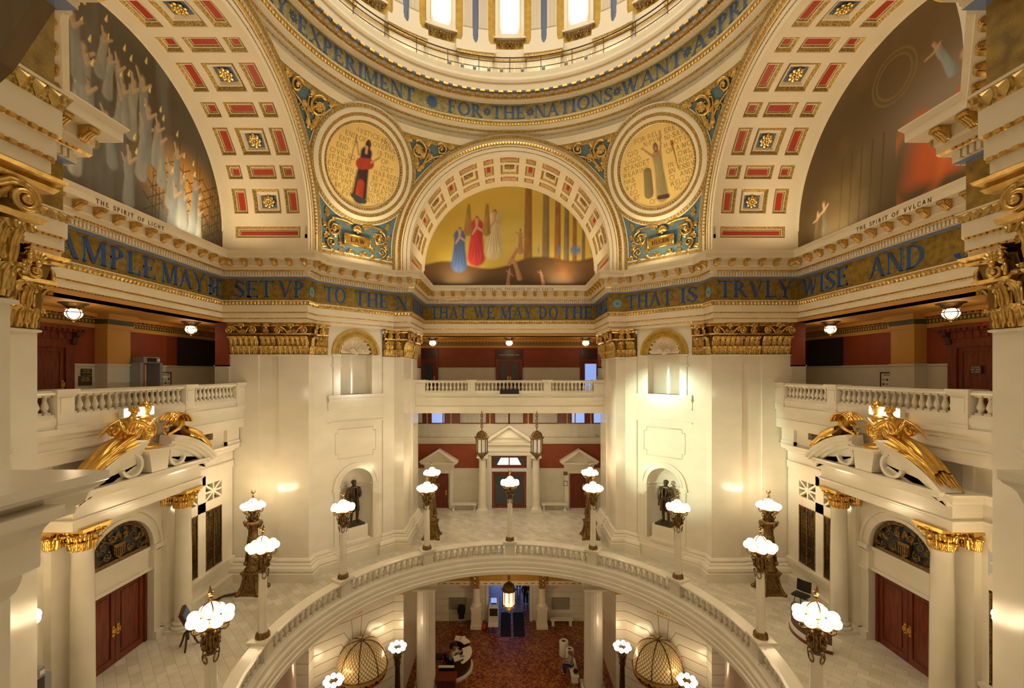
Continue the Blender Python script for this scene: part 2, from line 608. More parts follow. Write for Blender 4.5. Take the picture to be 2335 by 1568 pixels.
# entablature -----------------------------------------------------------------
ENT_M = ['cream', 'mosaic', 'gold_leaf', 'pale_blue', 'gold']
ENT = [(-.3, 5.74, 0), (.785, 5.74, 0), (.785, 5.71, 0), (.76, 5.68, 0), (.72, 5.63, 0), (.70, 5.60, 0), (.70, 5.39, 0), (.36, 5.39, 0), (.36, 5.12, 0), (.33, 5.06, 0),
       (.33, 4.90, 4), (.29, 4.84, 0), (.15, 4.83, 0), (.15, 4.62, 3), (.0, 4.61, 3), (.0, 4.55, 1), (.0, 3.49, 0), (.12, 3.49, 0), (.12, 3.45, 2), (.05, 3.26, 0),
       (.05, 2.93, 4), (.015, 2.88, 0), (.015, 2.64, 4), (-.02, 2.60, 0), (-.02, 2.45, 0), (-.8, 2.45, 0)]
ENT = [(p[0], Zh(p[1]), p[2]) for p in ENT]
PIER_PATH = [(-B, -W), (-B, W), (-A, W), (-A, C), (-C, A), (-W, A), (-W, B), (W, B)]
ARM_PATH = [(-W, A), (-W, B), (W, B), (W, A)]

def console_mesh():
    """a gilded scroll bracket: its back at y = 0, hanging under the corona, projecting towards -y."""
    mb = MB()
    w_ = .11
    prof = [(0, .22), (-.36, .22), (-.40, .17), (-.38, .10), (-.30, .09), (-.22, .05), (-.13, -.02), (-.10, -.10), (-.04, -.13), (0, -.10)]
    mb.prism(prof, lambda x, y, d: (d, x, y), -w_, w_)
    for sx in (-1, 1):
        for (cy, cz, r) in ((-.33, .14, .055), (-.06, -.05, .05)):
            mb.tube([(sx * (w_ + .01), cy + r * (1 - k / 14) * math.cos(k * .9), cz + r * (1 - k / 14) * math.sin(k * .9)) for k in range(13)], .018, 4)
    for k in (-1, 0, 1):
        mb.tube([(k * .06, -.34, .085), (k * .065, -.2, .02), (k * .07, -.09, -.07), (k * .04, -.02, -.15)], [.03, .035, .045, .02], 5)
    return mb
CONS = console_mesh()
CONS_ME = None
def console(parent, x, y, a):
    global CONS_ME
    if CONS_ME is None:
        CONS.v = [(x * .9, y * .78, z * .85 + .035) for x, y, z in CONS.v]
        o = CONS.build('console', 'gold', parent)
        CONS_ME = o.data
    else:
        o = bpy.data.objects.new('console', CONS_ME)
        COL.objects.link(o)
        o.parent = parent
    o.location = (x, y, Zh(5.16))
    o.rotation_euler.z = a
    return o
def run_consoles(parent, path, i0, i1, pitch=.69, off=.36):
    for i in range(i0, i1):
        a, b = Vector(path[i]), Vector(path[i + 1])
        d = (b - a)
        L = d.length
        d.normalize()
        n = Vector((d.y, -d.x))
        ang = math.atan2(d.y, d.x)
        def turn(j):
            if j in (0, len(path) - 1):
                return 0
            u, v = Vector(path[j]) - Vector(path[j - 1]), Vector(path[j + 1]) - Vector(path[j])
            return math.copysign(math.tan(abs(u.angle(v)) / 2), u.x * v.y - u.y * v.x)
        t0, t1 = turn(i) , turn(i + 1)
        # the run along the offset line: it grows at outer corners and shrinks at inner ones
        s0, s1 = -off * t0 * -1, L + off * t1 * -1
        s0, s1 = (off * (-t0) * -1, L + off * (-t1) * -1) if False else (-off * t0, L + off * t1)
        s0, s1 = s0 + .30, s1 - .30
        if s1 - s0 < .05:
            s0 = s1 = (s0 + s1) / 2
        n_ = max(1, int(round((s1 - s0) / pitch)) + 1) if s1 - s0 > .3 else 1
        for k in range(n_):
            s = (s0 + s1) / 2 if n_ == 1 else s0 + (s1 - s0) * k / (n_ - 1)
            q = a + d * s + n * off
            console(parent, q.x, q.y, ang)
def dentils(mb, path, i0, i1, mi, pitch=.13):
    for i in range(i0, i1):
        a, b = Vector(path[i]), Vector(path[i + 1])
        d = b - a
        L = d.length
        d.normalize()
        n = Vector((d.y, -d.x))
        k = int(L / pitch)
        for j in range(k):
            q = a + d * (L * (j + .2) / k) + n * .14
            mb.obox((q.x, q.y, Zh(4.64)), d * (L / k * .62), n * .11, (0, 0, .18), mi)
    for (pit, off, h, dh, do, fr) in ((.11, .02, 2.885, .045, .045, .6), (.13, -.005, 2.605, .04, .04, .55), (.12, .30, 4.845, .05, .05, .6)):
        for i in range(i0, i1):
            a, b = Vector(path[i]), Vector(path[i + 1])
            d = b - a
            L = d.length
            d.normalize()
            n = Vector((d.y, -d.x))
            k = int(L / pit)
            for j in range(k):
                q = a + d * (L * (j + .2) / k) + n * off
                mb.obox((q.x, q.y, Zh(h)), d * (L / k * fr), n * do, (0, 0, dh), 4)
    for i in range(i0, i1):
        a, b = Vector(path[i]), Vector(path[i + 1])
        d = b - a
        L = d.length
        d.normalize()
        n = Vector((d.y, -d.x))
        k = int(L / .17)
        st = L / k
        for j in range(k):
            c_ = a + d * (st * (j + .5))
            P = lambda s_, o_, h_: (c_.x + d.x * s_ + n.x * o_, c_.y + d.y * s_ + n.y * o_, Zh(h_))
            mb.add([P(-.42 * st, .11, 3.445), P(.42 * st, .11, 3.445), P(.38 * st, .085, 3.34), P(0, .06, 3.26), P(-.38 * st, .085, 3.34), P(0, .155, 3.37)], [(0, 1, 5), (1, 2, 5), (2, 3, 5), (3, 4, 5), (4, 0, 5)], 4)

def entablature(path, rot, label, nm):
    mb = MB()
    mb.sweep(path, ENT, 1, 1)
    dentils(mb, path, 1, len(path) - 2, 0)
    o = struct(mb, nm, ENT_M, rot, label)
    run_consoles(o, path, 1, len(path) - 2)
    return o
E_ARM = [entablature(ARM_PATH, r, l, 'trim_%d' % (i + 1)) for i, (r, l) in enumerate((
    (FRONT, 'cream and gilded entablature under the lunette painting at the end of the hall'),
    (LEFT, 'cream and gilded entablature lettered AMPLE MAY BE'), (RIGHT, 'cream and gilded entablature lettered WISE AND')))]
E_PIER = [entablature(PIER_PATH, r, l, 'trim_%d' % (i + 4)) for i, (r, l) in enumerate((
    (FAR_L, 'entablature wrapping the far pier, lettered SET VP TO THE N'), (FAR_R, 'entablature wrapping the far pier, lettered THAT IS TRVLY'),
    (NEAR_L, 'entablature of the near pier beside the Spirit of Light wall'), (NEAR_R, 'entablature of the near pier beside the Spirit of Vulcan wall')))]

# frieze inscriptions -----------------------------------------------------------
LH0, LHH = Zh(3.66), .77
def flat_map(org, d, z0=LH0, h=LHH):
    d = Vector((d[0], d[1], 0)).normalized()
    n = Vector((d.y, -d.x, 0))
    o = Vector((org[0], org[1], 0))
    return lambda x, y, t: tuple(o + d * x + n * (t + .004) + Vector((0, 0, z0 + y * h)))
def frieze_text(par, txt, p0, d, width, z0=LH0, h=LHH, rot=0.0):
    P, _ = text_polys(txt, width)
    o = letters('inscription', par, P, flat_map(p0, d, z0, h), .025, halo=.022)
    return o
def frieze_star(par, p0, d, h=.7):
    s = [[(x * .62, y) for x, y in q] for q in star_polys(.5, 12)]
    return letters('rosette', par, s, flat_map(p0, d, Zh(3.68), h), .02, 'outline_blue')
frieze_text(E_ARM[0], '"THAT', (-5.60, B), (1, 0), 2.75)
frieze_text(E_ARM[0], 'WE', (-2.42, B), (1, 0), 1.42)
frieze_text(E_ARM[0], 'MAY', (-.62, B), (1, 0), 2.25)
frieze_text(E_ARM[0], 'DO', (1.98, B), (1, 0), 1.33)
frieze_text(E_ARM[0], 'THE', (3.55, B), (1, 0), 2.1)
frieze_text(E_ARM[1], 'AMPLE', (-2.05, B), (1, 0), 3.9)
frieze_text(E_ARM[1], 'MAY', (2.09, B), (1, 0), 2.5)
frieze_text(E_ARM[1], 'BE', (4.82, B), (1, 0), .95)
frieze_text(E_ARM[2], 'WISE', (-5.55, B), (1, 0), 2.85)
frieze_text(E_ARM[2], 'AND', (-1.7, B), (1, 0), 2.3)
frieze_text(E_ARM[2], 'J', (1.75, B), (1, 0), .5)
q2 = math.sqrt(.5)
fl = lambda s: (-A + s * q2, C + s * q2)
frieze_text(E_PIER[0], 'SET', (-13.45, W), (1, 0), 1.92)
frieze_text(E_PIER[0], 'VP', (-11.3, W), (1, 0), 1.3)
frieze_star(E_PIER[0], (-A, W + .46), (0, 1), .6)
frieze_text(E_PIER[0], 'TO', fl(.42), (1, 1), 1.15)
frieze_text(E_PIER[0], 'THE', fl(2.05), (1, 1), 2.05)
frieze_text(E_PIER[0], 'N', (-6.6, A), (1, 0), .66)
frieze_text(E_PIER[0], 'ATIONS', (-W, A + .5), (0, 1), 3.2)
# the other far pier, in its own frame (turned a quarter)
frieze_text(E_PIER[1], 'EXAMPLE', (-13.6, W), (1, 0), 3.2)
frieze_star(E_PIER[1], (-A, W + .46), (0, 1), .6)
frieze_text(E_PIER[1], 'THAT', fl(.06), (1, 1), 2.75)
frieze_text(E_PIER[1], 'IS', fl(3.2), (1, 1), .9)
frieze_star(E_PIER[1], (-(C + W) / 2, A), (1, 0), .6)
frieze_text(E_PIER[1], 'TRVLY', (-W, A + .25), (0, 1), 3.6)
# captions on the corona under the paintings
for e, t, x0_, wd in ((E_ARM[0], 'SCIENCE REVEALING TREASURES OF THE EARTH', -2.91, 5.82), (E_ARM[1], 'THE SPIRIT OF LIGHT', -1.4, 2.75), (E_ARM[2], 'THE SPIRIT OF VULCAN', -1.45, 2.95)):
    P, _ = text_polys(t, wd / .13, gap=.32, TH=.13, TN=.11, SV=0)
    letters('caption', e, [[(x * .13, y) for x, y in q] for q in P], flat_map((x0_, B - .70), (1, 0), Zh(5.425), .15), .006, 'wood_dark')

# piers -------------------------------------------------------------------------
HB = H2
def base_prof(p0, h0):
    return [(p0 + .42, Zh(h0)), (p0 + .42, Zh(h0 + .42)), (p0 + .36, Zh(h0 + .45)), (p0 + .40, Zh(h0 + .54)), (p0 + .36, Zh(h0 + .66)), (p0 + .24, Zh(h0 + .72)), (p0 + .22, Zh(h0 + .80)),
            (p0 + .12, Zh(h0 + .86)), (p0 + .15, Zh(h0 + .93)), (p0 + .10, Zh(h0 + 1.0)), (p0, Zh(h0 + 1.05))]
NECK = .82
L_DIAG = math.hypot(AS - CS, AS - CS)
def dpt(s):                                      # a point on the diagonal face, s metres from its arm-side corner
    return (-AS + s * q2, CS + s * q2)
SN0, SN1 = .72, L_DIAG - .72
WING1 = [(-B - .1, WS), (-12.5, WS), (-12.5, WS + .08), (-11.5, WS + .08), (-11.5, WS), (-AS, WS), (-AS, CS), dpt(SN0), (dpt(SN0)[0] - .06, dpt(SN0)[1] + .06)]
WING2 = [(-y, -x) for x, y in WING1][::-1]
SHAFT = base_prof(0, H2) + [(0, Zh(NECK)), (.05, Zh(NECK + .02)), (.05, Zh(NECK + .06)), (0, Zh(NECK + .08)), (-.25, Zh(NECK + .09)), (-.25, Zh(2.6))]
SHAFT_M = [0] * len(base_prof(0, 0)) + [0, 0, 0, 1, 1, 1]
SHAFT = [(a, b, m) for (a, b), m in zip(SHAFT, SHAFT_M)]
def dmap(s, z, d):                               # diagonal-face map, d towards the room
    return (-AS + s * q2 + d * q2, CS + s * q2 - d * q2, Zh(z))
def arch_wall(mb, fn, x0, x1, z0, z1, cx, r, zb, zs, mi=0, n=14):
    """a wall panel x0..x1, z0..z1 with one round-headed opening."""
    mb.add([fn(*p) for p in ((x0, z0), (cx - r, z0), (cx - r, z1), (x0, z1))], [(0, 1, 2, 3)], mi)
    mb.add([fn(*p) for p in ((cx + r, z0), (x1, z0), (x1, z1), (cx + r, z1))], [(0, 1, 2, 3)], mi)
    if zb > z0:
        mb.add([fn(*p) for p in ((cx - r, z0), (cx + r, z0), (cx + r, zb), (cx - r, zb))], [(0, 1, 2, 3)], mi)
    pts = arc(cx, zs, r, PI, 0, n)
    vs = [fn(*p) for p in pts] + [fn(p[0], z1) for p in pts]
    mb.add(vs, [(i, i + 1, n + 2 + i, n + 1 + i) for i in range(n)], mi)
def arch_band(mb, fn, cx, zs, r0, r1, d0, d1, mi=0, n=18, zb=None):
    """a raised archivolt between radii r0 and r1, standing from depth d0 to d1; legs down to zb when given."""
    i_, o_ = arc(cx, zs, r0, PI, 0, n), arc(cx, zs, r1, PI, 0, n)
    if zb is not None:
        i_ = [(cx - r0, zb)] + i_ + [(cx + r0, zb)]
        o_ = [(cx - r1, zb)] + o_ + [(cx + r1, zb)]
    for k in range(len(i_) - 1):
        mb.prism([i_[k], i_[k + 1], o_[k + 1], o_[k]], fn, d1, d0, mi)
def pier(rot, label, nm, near=False):
    mb = MB()
    mb.sweep(WING1, SHAFT)
    mb.sweep(WING2, SHAFT)
    r1 = lambda s, z, d=0.0: dmap(s, z, d - .06)
    c = L_DIAG / 2
    arch_wall(mb, lambda s, z: r1(s, z), SN0, SN1, -9.3, -3.0, c, .95, -9.3, -6.2)
    arch_wall(mb, lambda s, z: r1(s, z), SN0, SN1, -3.0, 2.6, c, .90, -1.2, 1.0, 0)
    mb.grid(lambda u, v: r1(SN0 + u * (SN1 - SN0), H2 + v * .95, .0), 1, 1, 0, False)
    # lower niche: half-round, with a bracket moulding at its springing
    mb.grid(lambda u, v: dmap(c - .95 * math.cos(PI * u), -9.3 + 3.1 * v, -.06 - .8 * math.sin(PI * u)), 14, 1, 0, True)
    mb.grid(lambda u, v: dmap(c - .95 * math.cos(PI * u) * math.cos(PI / 2 * v), -6.2 + .95 * math.sin(PI / 2 * v), -.06 - .8 * math.sin(PI * u) * math.cos(PI / 2 * v)), 14, 7, 0, True)
    mb.grid(lambda u, v: dmap(c - .95 * math.cos(PI * u) * v, -9.28, -.06 - .8 * math.sin(PI * u) * v), 14, 1, 0, False)
    for z_, r_ in ((-6.22, .05), (-6.42, .03)):
        mb.tube([dmap(c - .92 * math.cos(PI * k / 14), z_, -.06 - .77 * math.sin(PI * k / 14)) for k in range(15)], r_, 5)
    arch_band(mb, r1, c, -6.2, .96, 1.06, 0, .07)
    arch_band(mb, r1, c, -6.2, 1.06, 1.20, 0, .045)
    arch_band(mb, r1, c, -6.2, 1.20, 1.27, 0, .08)
    for sg in (-1, 1):
        mb.prism([(c + sg * .96, -9.3), (c + sg * 1.22, -9.3), (c + sg * 1.22, -6.2), (c + sg * .96, -6.2)], r1, .05, 0)
        mb.prism([(c + sg * .94, -6.32), (c + sg * 1.30, -6.32), (c + sg * 1.30, -6.17), (c + sg * .94, -6.17)], r1, .11, 0)
        mb.prism([(c + sg * .95, -6.52), (c + sg * 1.26, -6.52), (c + sg * 1.26, -6.47), (c + sg * .95, -6.47)], r1, .08, 0)
    # base mouldings across the niche bay, string courses, raised tablet
    for z0, z1, d in ((H2, H2 + .42, .36), (H2 + .42, H2 + .66, .34), (H2 + .66, H2 + .8, .2), (H2 + .8, H2 + 1.0, .1), (-1.56, -1.2, .17), (-1.50, -1.42, .22), (-2.0, -1.92, .12), (-2.72, -2.64, .12), (-1.95, -1.56, .10), (-2.66, -2.0, .05)):
        mb.prism([(SN0, z0), (SN1, z0), (SN1, z1), (SN0, z1)], r1, d, -.02)
    tab = [(1.3, -3.25), (1.3, -3.05), (3.3, -3.05), (3.3, -3.25), (3.46, -3.25), (3.46, -4.35), (3.3, -4.35), (3.3, -4.62), (1.3, -4.62), (1.3, -4.35), (1.14, -4.35), (1.14, -3.25)]
    for k in range(len(tab)):
        a, b = Vector((*tab[k], 0)), Vector((*tab[(k + 1) % len(tab)], 0))
        mb.tube([r1(a.x, a.y, .0), r1(b.x, b.y, .0)], .028, 4)
    # upper niche with pilaster strips
    mb.grid(lambda u, v: dmap(c - .90 * math.cos(PI * u), -1.2 + 2.2 * v, -.06 - .6 * math.sin(PI * u)), 14, 1, 0, True)
    for sg in (-1, 1):
        mb.prism([(c + sg * .90, -1.2), (c + sg * 1.28, -1.2), (c + sg * 1.28, .95), (c + sg * .90, .95)], r1, .05, 0)
        for z_ in (.30, .86):
            mb.prism([(c + sg * .88, z_), (c + sg * 1.36, z_), (c + sg * 1.36, z_ + .09), (c + sg * .88, z_ + .09)], r1, .10, 0)
    o = struct(mb, nm, ['marble', 'ochre_gold'], rot, label)
    # shell niche head: fluted conch, scalloped rim, gilded beaded arch
    sh = MB()
    def conch(u, v):
        fl_ = 1 - .10 * (1 - abs(math.sin(PI * u * 11)))
        rr = .88 * v * fl_
        return dmap(c - rr * math.cos(PI * u), 1.02 + .95 * v * fl_ * math.sin(PI * u), -.06 - .58 * math.sqrt(max(0, 1 - v * v)) * (.35 + .65 * math.sin(PI * u)) - .10 * v * (1 - abs(math.sin(PI * u * 11))))
    sh.grid(conch, 66, 8, 0, True)
    sh.sphere(dmap(c, 1.04, -.08), .15, 0, 10, 6, (1, 1, .5))
    for sg in (-1, 1):
        sh.tube([dmap(c + sg * (.22 + .16 * (1 - k / 16) * math.cos(k * .7)), 1.12 + .13 * (1 - k / 16) * math.sin(k * .7), .0) for k in range(14)], .04, 5)
    s_o = sh.build('shell_niche_head', 'plaster', o)
    s_o['label'] = 'fluted plaster scallop shell'
    gm = MB()
    arch_band(gm, r1, c, 1.0, .92, 1.02, .0, .07, 0)
    arch_band(gm, r1, c, 1.0, 1.02, 1.22, .0, .03, 0)
    arch_band(gm, r1, c, 1.0, 1.22, 1.36, .0, .09, 0)
    for k in range(41):
        a = PI * k / 40
        gm.sphere(r1(c + 1.12 * math.cos(a), 1.0 + 1.12 * math.sin(a), .04), .035, 1, 5, 4)
    gm.build('niche_arch', ['ochre_gold', 'gold'], o)
    # ground storey: the same plan carried down, channelled joints
    if not near:
        gd = MB()
        prof = [(0, 0.0, 0)]
        z = Zh(-18.8 + .55)
        while z < Zh(-11.6):
            prof += [(0, z - .012, 0), (-.025, z - .008, 1), (-.025, z + .008, 1), (0, z + .012, 0)]
            z += .54
        prof += [(0, Zh(-10.9), 0)]
        gd.sweep([(-B, WS), (-AS, WS), (-AS, CS)], prof)
        gd.sweep([(-CS, AS), (-WS, AS), (-WS, 17.5)], prof)
        gd.grid(lambda u, v: dmap(u * L_DIAG, -18.8 + 7.9 * v, 0), 1, 1, 0, False)
        def jl(a, b):
            a, b = Vector((a[0], a[1])), Vector((b[0], b[1]))
            e = (b - a).normalized() * .014
            n_ = Vector((-e.y, e.x))
            gd.prism([tuple(a - e - n_), tuple(b + e - n_), tuple(b + e + n_), tuple(a - e + n_)], lambda x, y, d: dmap(x, y - 18.8, d), .006, -.01, 1)
        zz, k = .55, 0
        rad = [0, 0, 0, 0, 0, 0, 0]
        while zz < 7.2:
            if zz > 5.2:
                jl((0, zz), (L_DIAG, zz))
            elif zz > 2.9:
                f_ = (zz - 2.9) / 2.3
                xb = .95 + .75 * f_
                for m_ in (0, 1):
                    q_ = lambda x: x if not m_ else L_DIAG - x
                    jl((q_(0), zz), (q_(xb), zz))
                    jl((q_(xb), zz), (q_(xb + .30), zz - .16 - .42 * f_))
            else:
                jl((0, zz), (L_DIAG, zz))
            zz += .54
        for x0_, x1_ in ((2.0, 2.08), (2.6, 2.52)):
            jl((x0_, 5.41), (x1_, 4.3))
        struct(gd, nm + '_ground', ['marble', 'joint'], rot, None)
    return o
PIERS = [pier(FAR_L, 'white marble pier with a bronze statue niche, beside the Spirit of Light arch', 'wall_far_left'),
         pier(FAR_R, 'white marble pier with a bronze statue niche, beside the Spirit of Vulcan arch', 'wall_far_right'),
         pier(NEAR_L, 'near marble pier at the edge of the view, before the Spirit of Light wall', 'wall_near_left', True),
         pier(NEAR_R, 'near marble pier at the edge of the view, before the Spirit of Vulcan wall', 'wall_near_right', True)]
# ---------------------------------------------------------------- arms: lunette wall, coffered vault, archivolt
HS = 6.85                                       # springing of the arches
LUN_R = W
def flower(mb, c, fn, r, mi=0, petals=8):
    """a gilded rosette: two rings of petals and a boss; fn(x, y, d) -> 3-D"""
    for ring, (r0, r1, d0, wd) in enumerate(((.2, 1.0, .10, .36), (.1, .62, .20, .26))):
        for k in range(petals):
            a = 2 * PI * (k + ring * .5) / petals
            pt = lambda rr, s, d: fn(c[0] + r * (rr * math.cos(a) - s * math.sin(a)), c[1] + r * (rr * math.sin(a) + s * math.cos(a)), d * r)
            vs = [pt(r0, 0, d0), pt(.55 * r1, wd, d0 + .16), pt(.62 * r1, 0, d0 + .34), pt(.55 * r1, -wd, d0 + .16), pt(r1, wd * .5, d0 + .12), pt(r1 * 1.02, 0, d0 + .22), pt(r1, -wd * .5, d0 + .12)]
            mb.add(vs, [(0, 1, 2), (0, 2, 3), (1, 4, 5, 2), (3, 2, 5, 6)], mi, True)
    n = 8
    vs = [fn(c[0] + r * .2 * math.cos(2 * PI * k / n), c[1] + r * .2 * math.sin(2 * PI * k / n), .30 * r) for k in range(n)] + [fn(c[0], c[1], .48 * r)]
    mb.add(vs, [(k, (k + 1) % n, n) for k in range(n)], mi, True)
ROSE = None
def vault(rot, label, nm, rlabel):
    global ROSE
    mb = MB()
    def P(th, y, d=0.0):                        # on the soffit, d = depth of the sinking
        t = math.radians(th)
        if th < 0 or th > 180:
            z = HS + (th if th < 0 else 180 - th) * PI / 180 * W
            return ((1 if th < 0 else -1) * (W + d), y, Zh(z))
        return ((W + d) * math.cos(t), y, Zh(HS + (W + d) * math.sin(t)))
    bands, lo = [], -11.0
    for k in range(7):
        c_ = 90 + (k - 3) * 25.3
        bands.append((c_ - 5.75, c_ + 5.75, 'L'))
        if k < 6:
            bands.append((c_ + 12.65 - 3.1, c_ + 12.65 + 3.1, 'S'))
    bands = [(-3.2, 2.6, 'B')] + bands + [(177.4, 183.2, 'B')]
    cols = [(10.21, 10.88), (11.08, 12.42), (12.70, 13.40)]
    ths = sorted(set([-11, 191] + [b[0] for b in bands] + [b[1] for b in bands]))
    ys = sorted(set([A, B] + [c_ for q in cols for c_ in q]))
    roses = []
    def quad(p, q, mi, n=3):                    # ring sector from rectangle p to rectangle q: (th0, th1, y0, y1, depth)
        (a0, a1, y0, y1, d0), (b0, b1, z0, z1, d1) = p, q
        for k in range(n):
            s, t = k / n, (k + 1) / n
            L_ = lambda u, v, w_: u + (v - u) * w_
            for (ya, yb) in ((y0, z0), (y1, z1)):
                mb.add([P(L_(a0, a1, s), ya, d0), P(L_(a0, a1, t), ya, d0), P(L_(b0, b1, t), yb, d1), P(L_(b0, b1, s), yb, d1)], [(0, 1, 2, 3)], mi)
        for (ta, tb) in ((a0, b0), (a1, b1)):
            mb.add([P(ta, y0, d0), P(ta, y1, d0), P(tb, z1, d1), P(tb, z0, d1)], [(0, 1, 2, 3)], mi)
    def flat(t0, t1, y0, y1, d, mi, n):
        for k in range(n):
            a, b = t0 + (t1 - t0) * k / n, t0 + (t1 - t0) * (k + 1) / n
            mb.add([P(a, y0, d), P(b, y0, d), P(b, y1, d), P(a, y1, d)], [(0, 1, 2, 3)], mi)
    def sink(t0, t1, y0, y1, kind):
        deg = 180 / PI / W
        r = (t0, t1, y0, y1, 0.0)
        def ins(r, w_, d):
            return (r[0] + w_ * deg, r[1] - w_ * deg, r[2] + w_, r[3] - w_, d)
        big = kind == 'rose'
        steps = [(.02, .02, 0), (.10, .10, 1), (.03, .105, 0), (.035, .15, 1), (.015, .17, 0)]
        if big:
            steps = [(.03, .02, 0), (.13, .12, 1), (.04, .125, 0), (.10, .22, 0), (.015, .24, 1)]
        for (w_, d, mi) in steps:
            q = ins(r, w_, d)
            quad(r, q, mi)
            r = q
        flat(*r[:4], r[4], 3 if big else 2, 4)
        if big:
            roses.append(((r[0] + r[1]) / 2, (r[2] + r[3]) / 2, r[4]))
    for i in range(len(ths) - 1):
        b = next((q for q in bands if abs(q[0] - ths[i]) < 1e-6 and abs(q[1] - ths[i + 1]) < 1e-6), None)
        if b and b[2] == 'B':
            flat(ths[i], ths[i + 1], A, 10.0, 0, 0, 3)
            sink(ths[i], ths[i + 1], 10.21, 13.40, 'red')
            flat(ths[i], ths[i + 1], A, 10.21, 0, 0, 3)
            flat(ths[i], ths[i + 1], 13.40, B, 0, 0, 3)
            continue
        for j in range(len(ys) - 1):
            cell = b and any(abs(c_[0] - ys[j]) < 1e-6 for c_ in cols)
            if cell:
                sink(ths[i], ths[i + 1], ys[j], ys[j + 1], 'rose' if (b[2] == 'L' and abs(ys[j] - 11.08) < 1e-6) else 'red')
            else:
                flat(ths[i], ths[i + 1], ys[j], ys[j + 1], 0, 0, max(2, int((ths[i + 1] - ths[i]) / 2)))
    o = struct(mb, nm, ['plaster', 'gold_leaf', 'coffer_red', 'coffer_blue'], rot, label)
    for (th, y, d) in roses:
        if ROSE is None:
            m_ = MB()
            flower(m_, (0, 0), lambda x, yy, dd: (x, yy, dd), .29)
            q = m_.build('rosette', 'gold', o)
            ROSE = q.data
        else:
            q = bpy.data.objects.new('rosette', ROSE)
            COL.objects.link(q)
            q.parent = o
        q.location = P(th, y, d - .02)
        q.rotation_euler = (0, -math.radians(90 - th) + PI, 0) if False else (0, math.radians(270 - th), 0)
    # archivolt on the face towards the crossing, with its gilded beads
    av = MB()
    seq = [(0, .0, .02), (.0, .0, .02)]
    prof = [(W, .0, 0), (W, .05, 0), (W + .18, .05, 1), (W + .21, .08, 0), (W + .40, .08, 1), (W + .44, .11, 0), (W + .52, .11, 2), (W + .58, .16, 2), (W + .70, .13, 0), (W + .76, .10, 0), (W + .78, .0, 0)]
    n = 60
    for k in range(len(prof) - 1):
        (ra, da, ma), (rb, db, _) = prof[k], prof[k + 1]
        def fn(u, v, ra=ra, rb=rb, da=da, db=db):
            r, d = ra + (rb - ra) * v, da + (db - da) * v
            t = -.19 + u * (PI + .38)
            if t < 0 or t > PI:
                z = HS - (W * (-t if t < 0 else t - PI))
                return ((r if t < 0 else -r), A - d, Zh(z))
            return (r * math.cos(t), A - d, Zh(HS + r * math.sin(t)))
        av.grid(fn, n, 1, ma, True)
    for (rr, dd, nn, sz) in ((W + .19, .06, 150, .018), (W + .61, .15, 120, .055)):
        for k in range(nn):
            t = PI * (k + .5) / nn
            av.obox((rr * math.cos(t), A - dd - sz, Zh(HS + rr * math.sin(t))), (-math.sin(t) * .07, 0, math.cos(t) * .07), (0, sz, 0), (math.cos(t) * sz * 1.6, 0, math.sin(t) * sz * 1.6), 2)
    av.build('archivolt', ['cream', 'gold_leaf', 'gold'], o)
    return o
V_F = vault(FRONT, 'coffered plaster arch around the Science lunette, red and blue sinkings with gilded rosettes', 'ceiling_front', '')
V_L = vault(LEFT, 'coffered plaster vault beside the Spirit of Light painting, gilded rosettes', 'ceiling_left', '')
V_R = vault(RIGHT, 'coffered plaster vault beside the Spirit of Vulcan painting, gilded rosettes', 'ceiling_right', '')

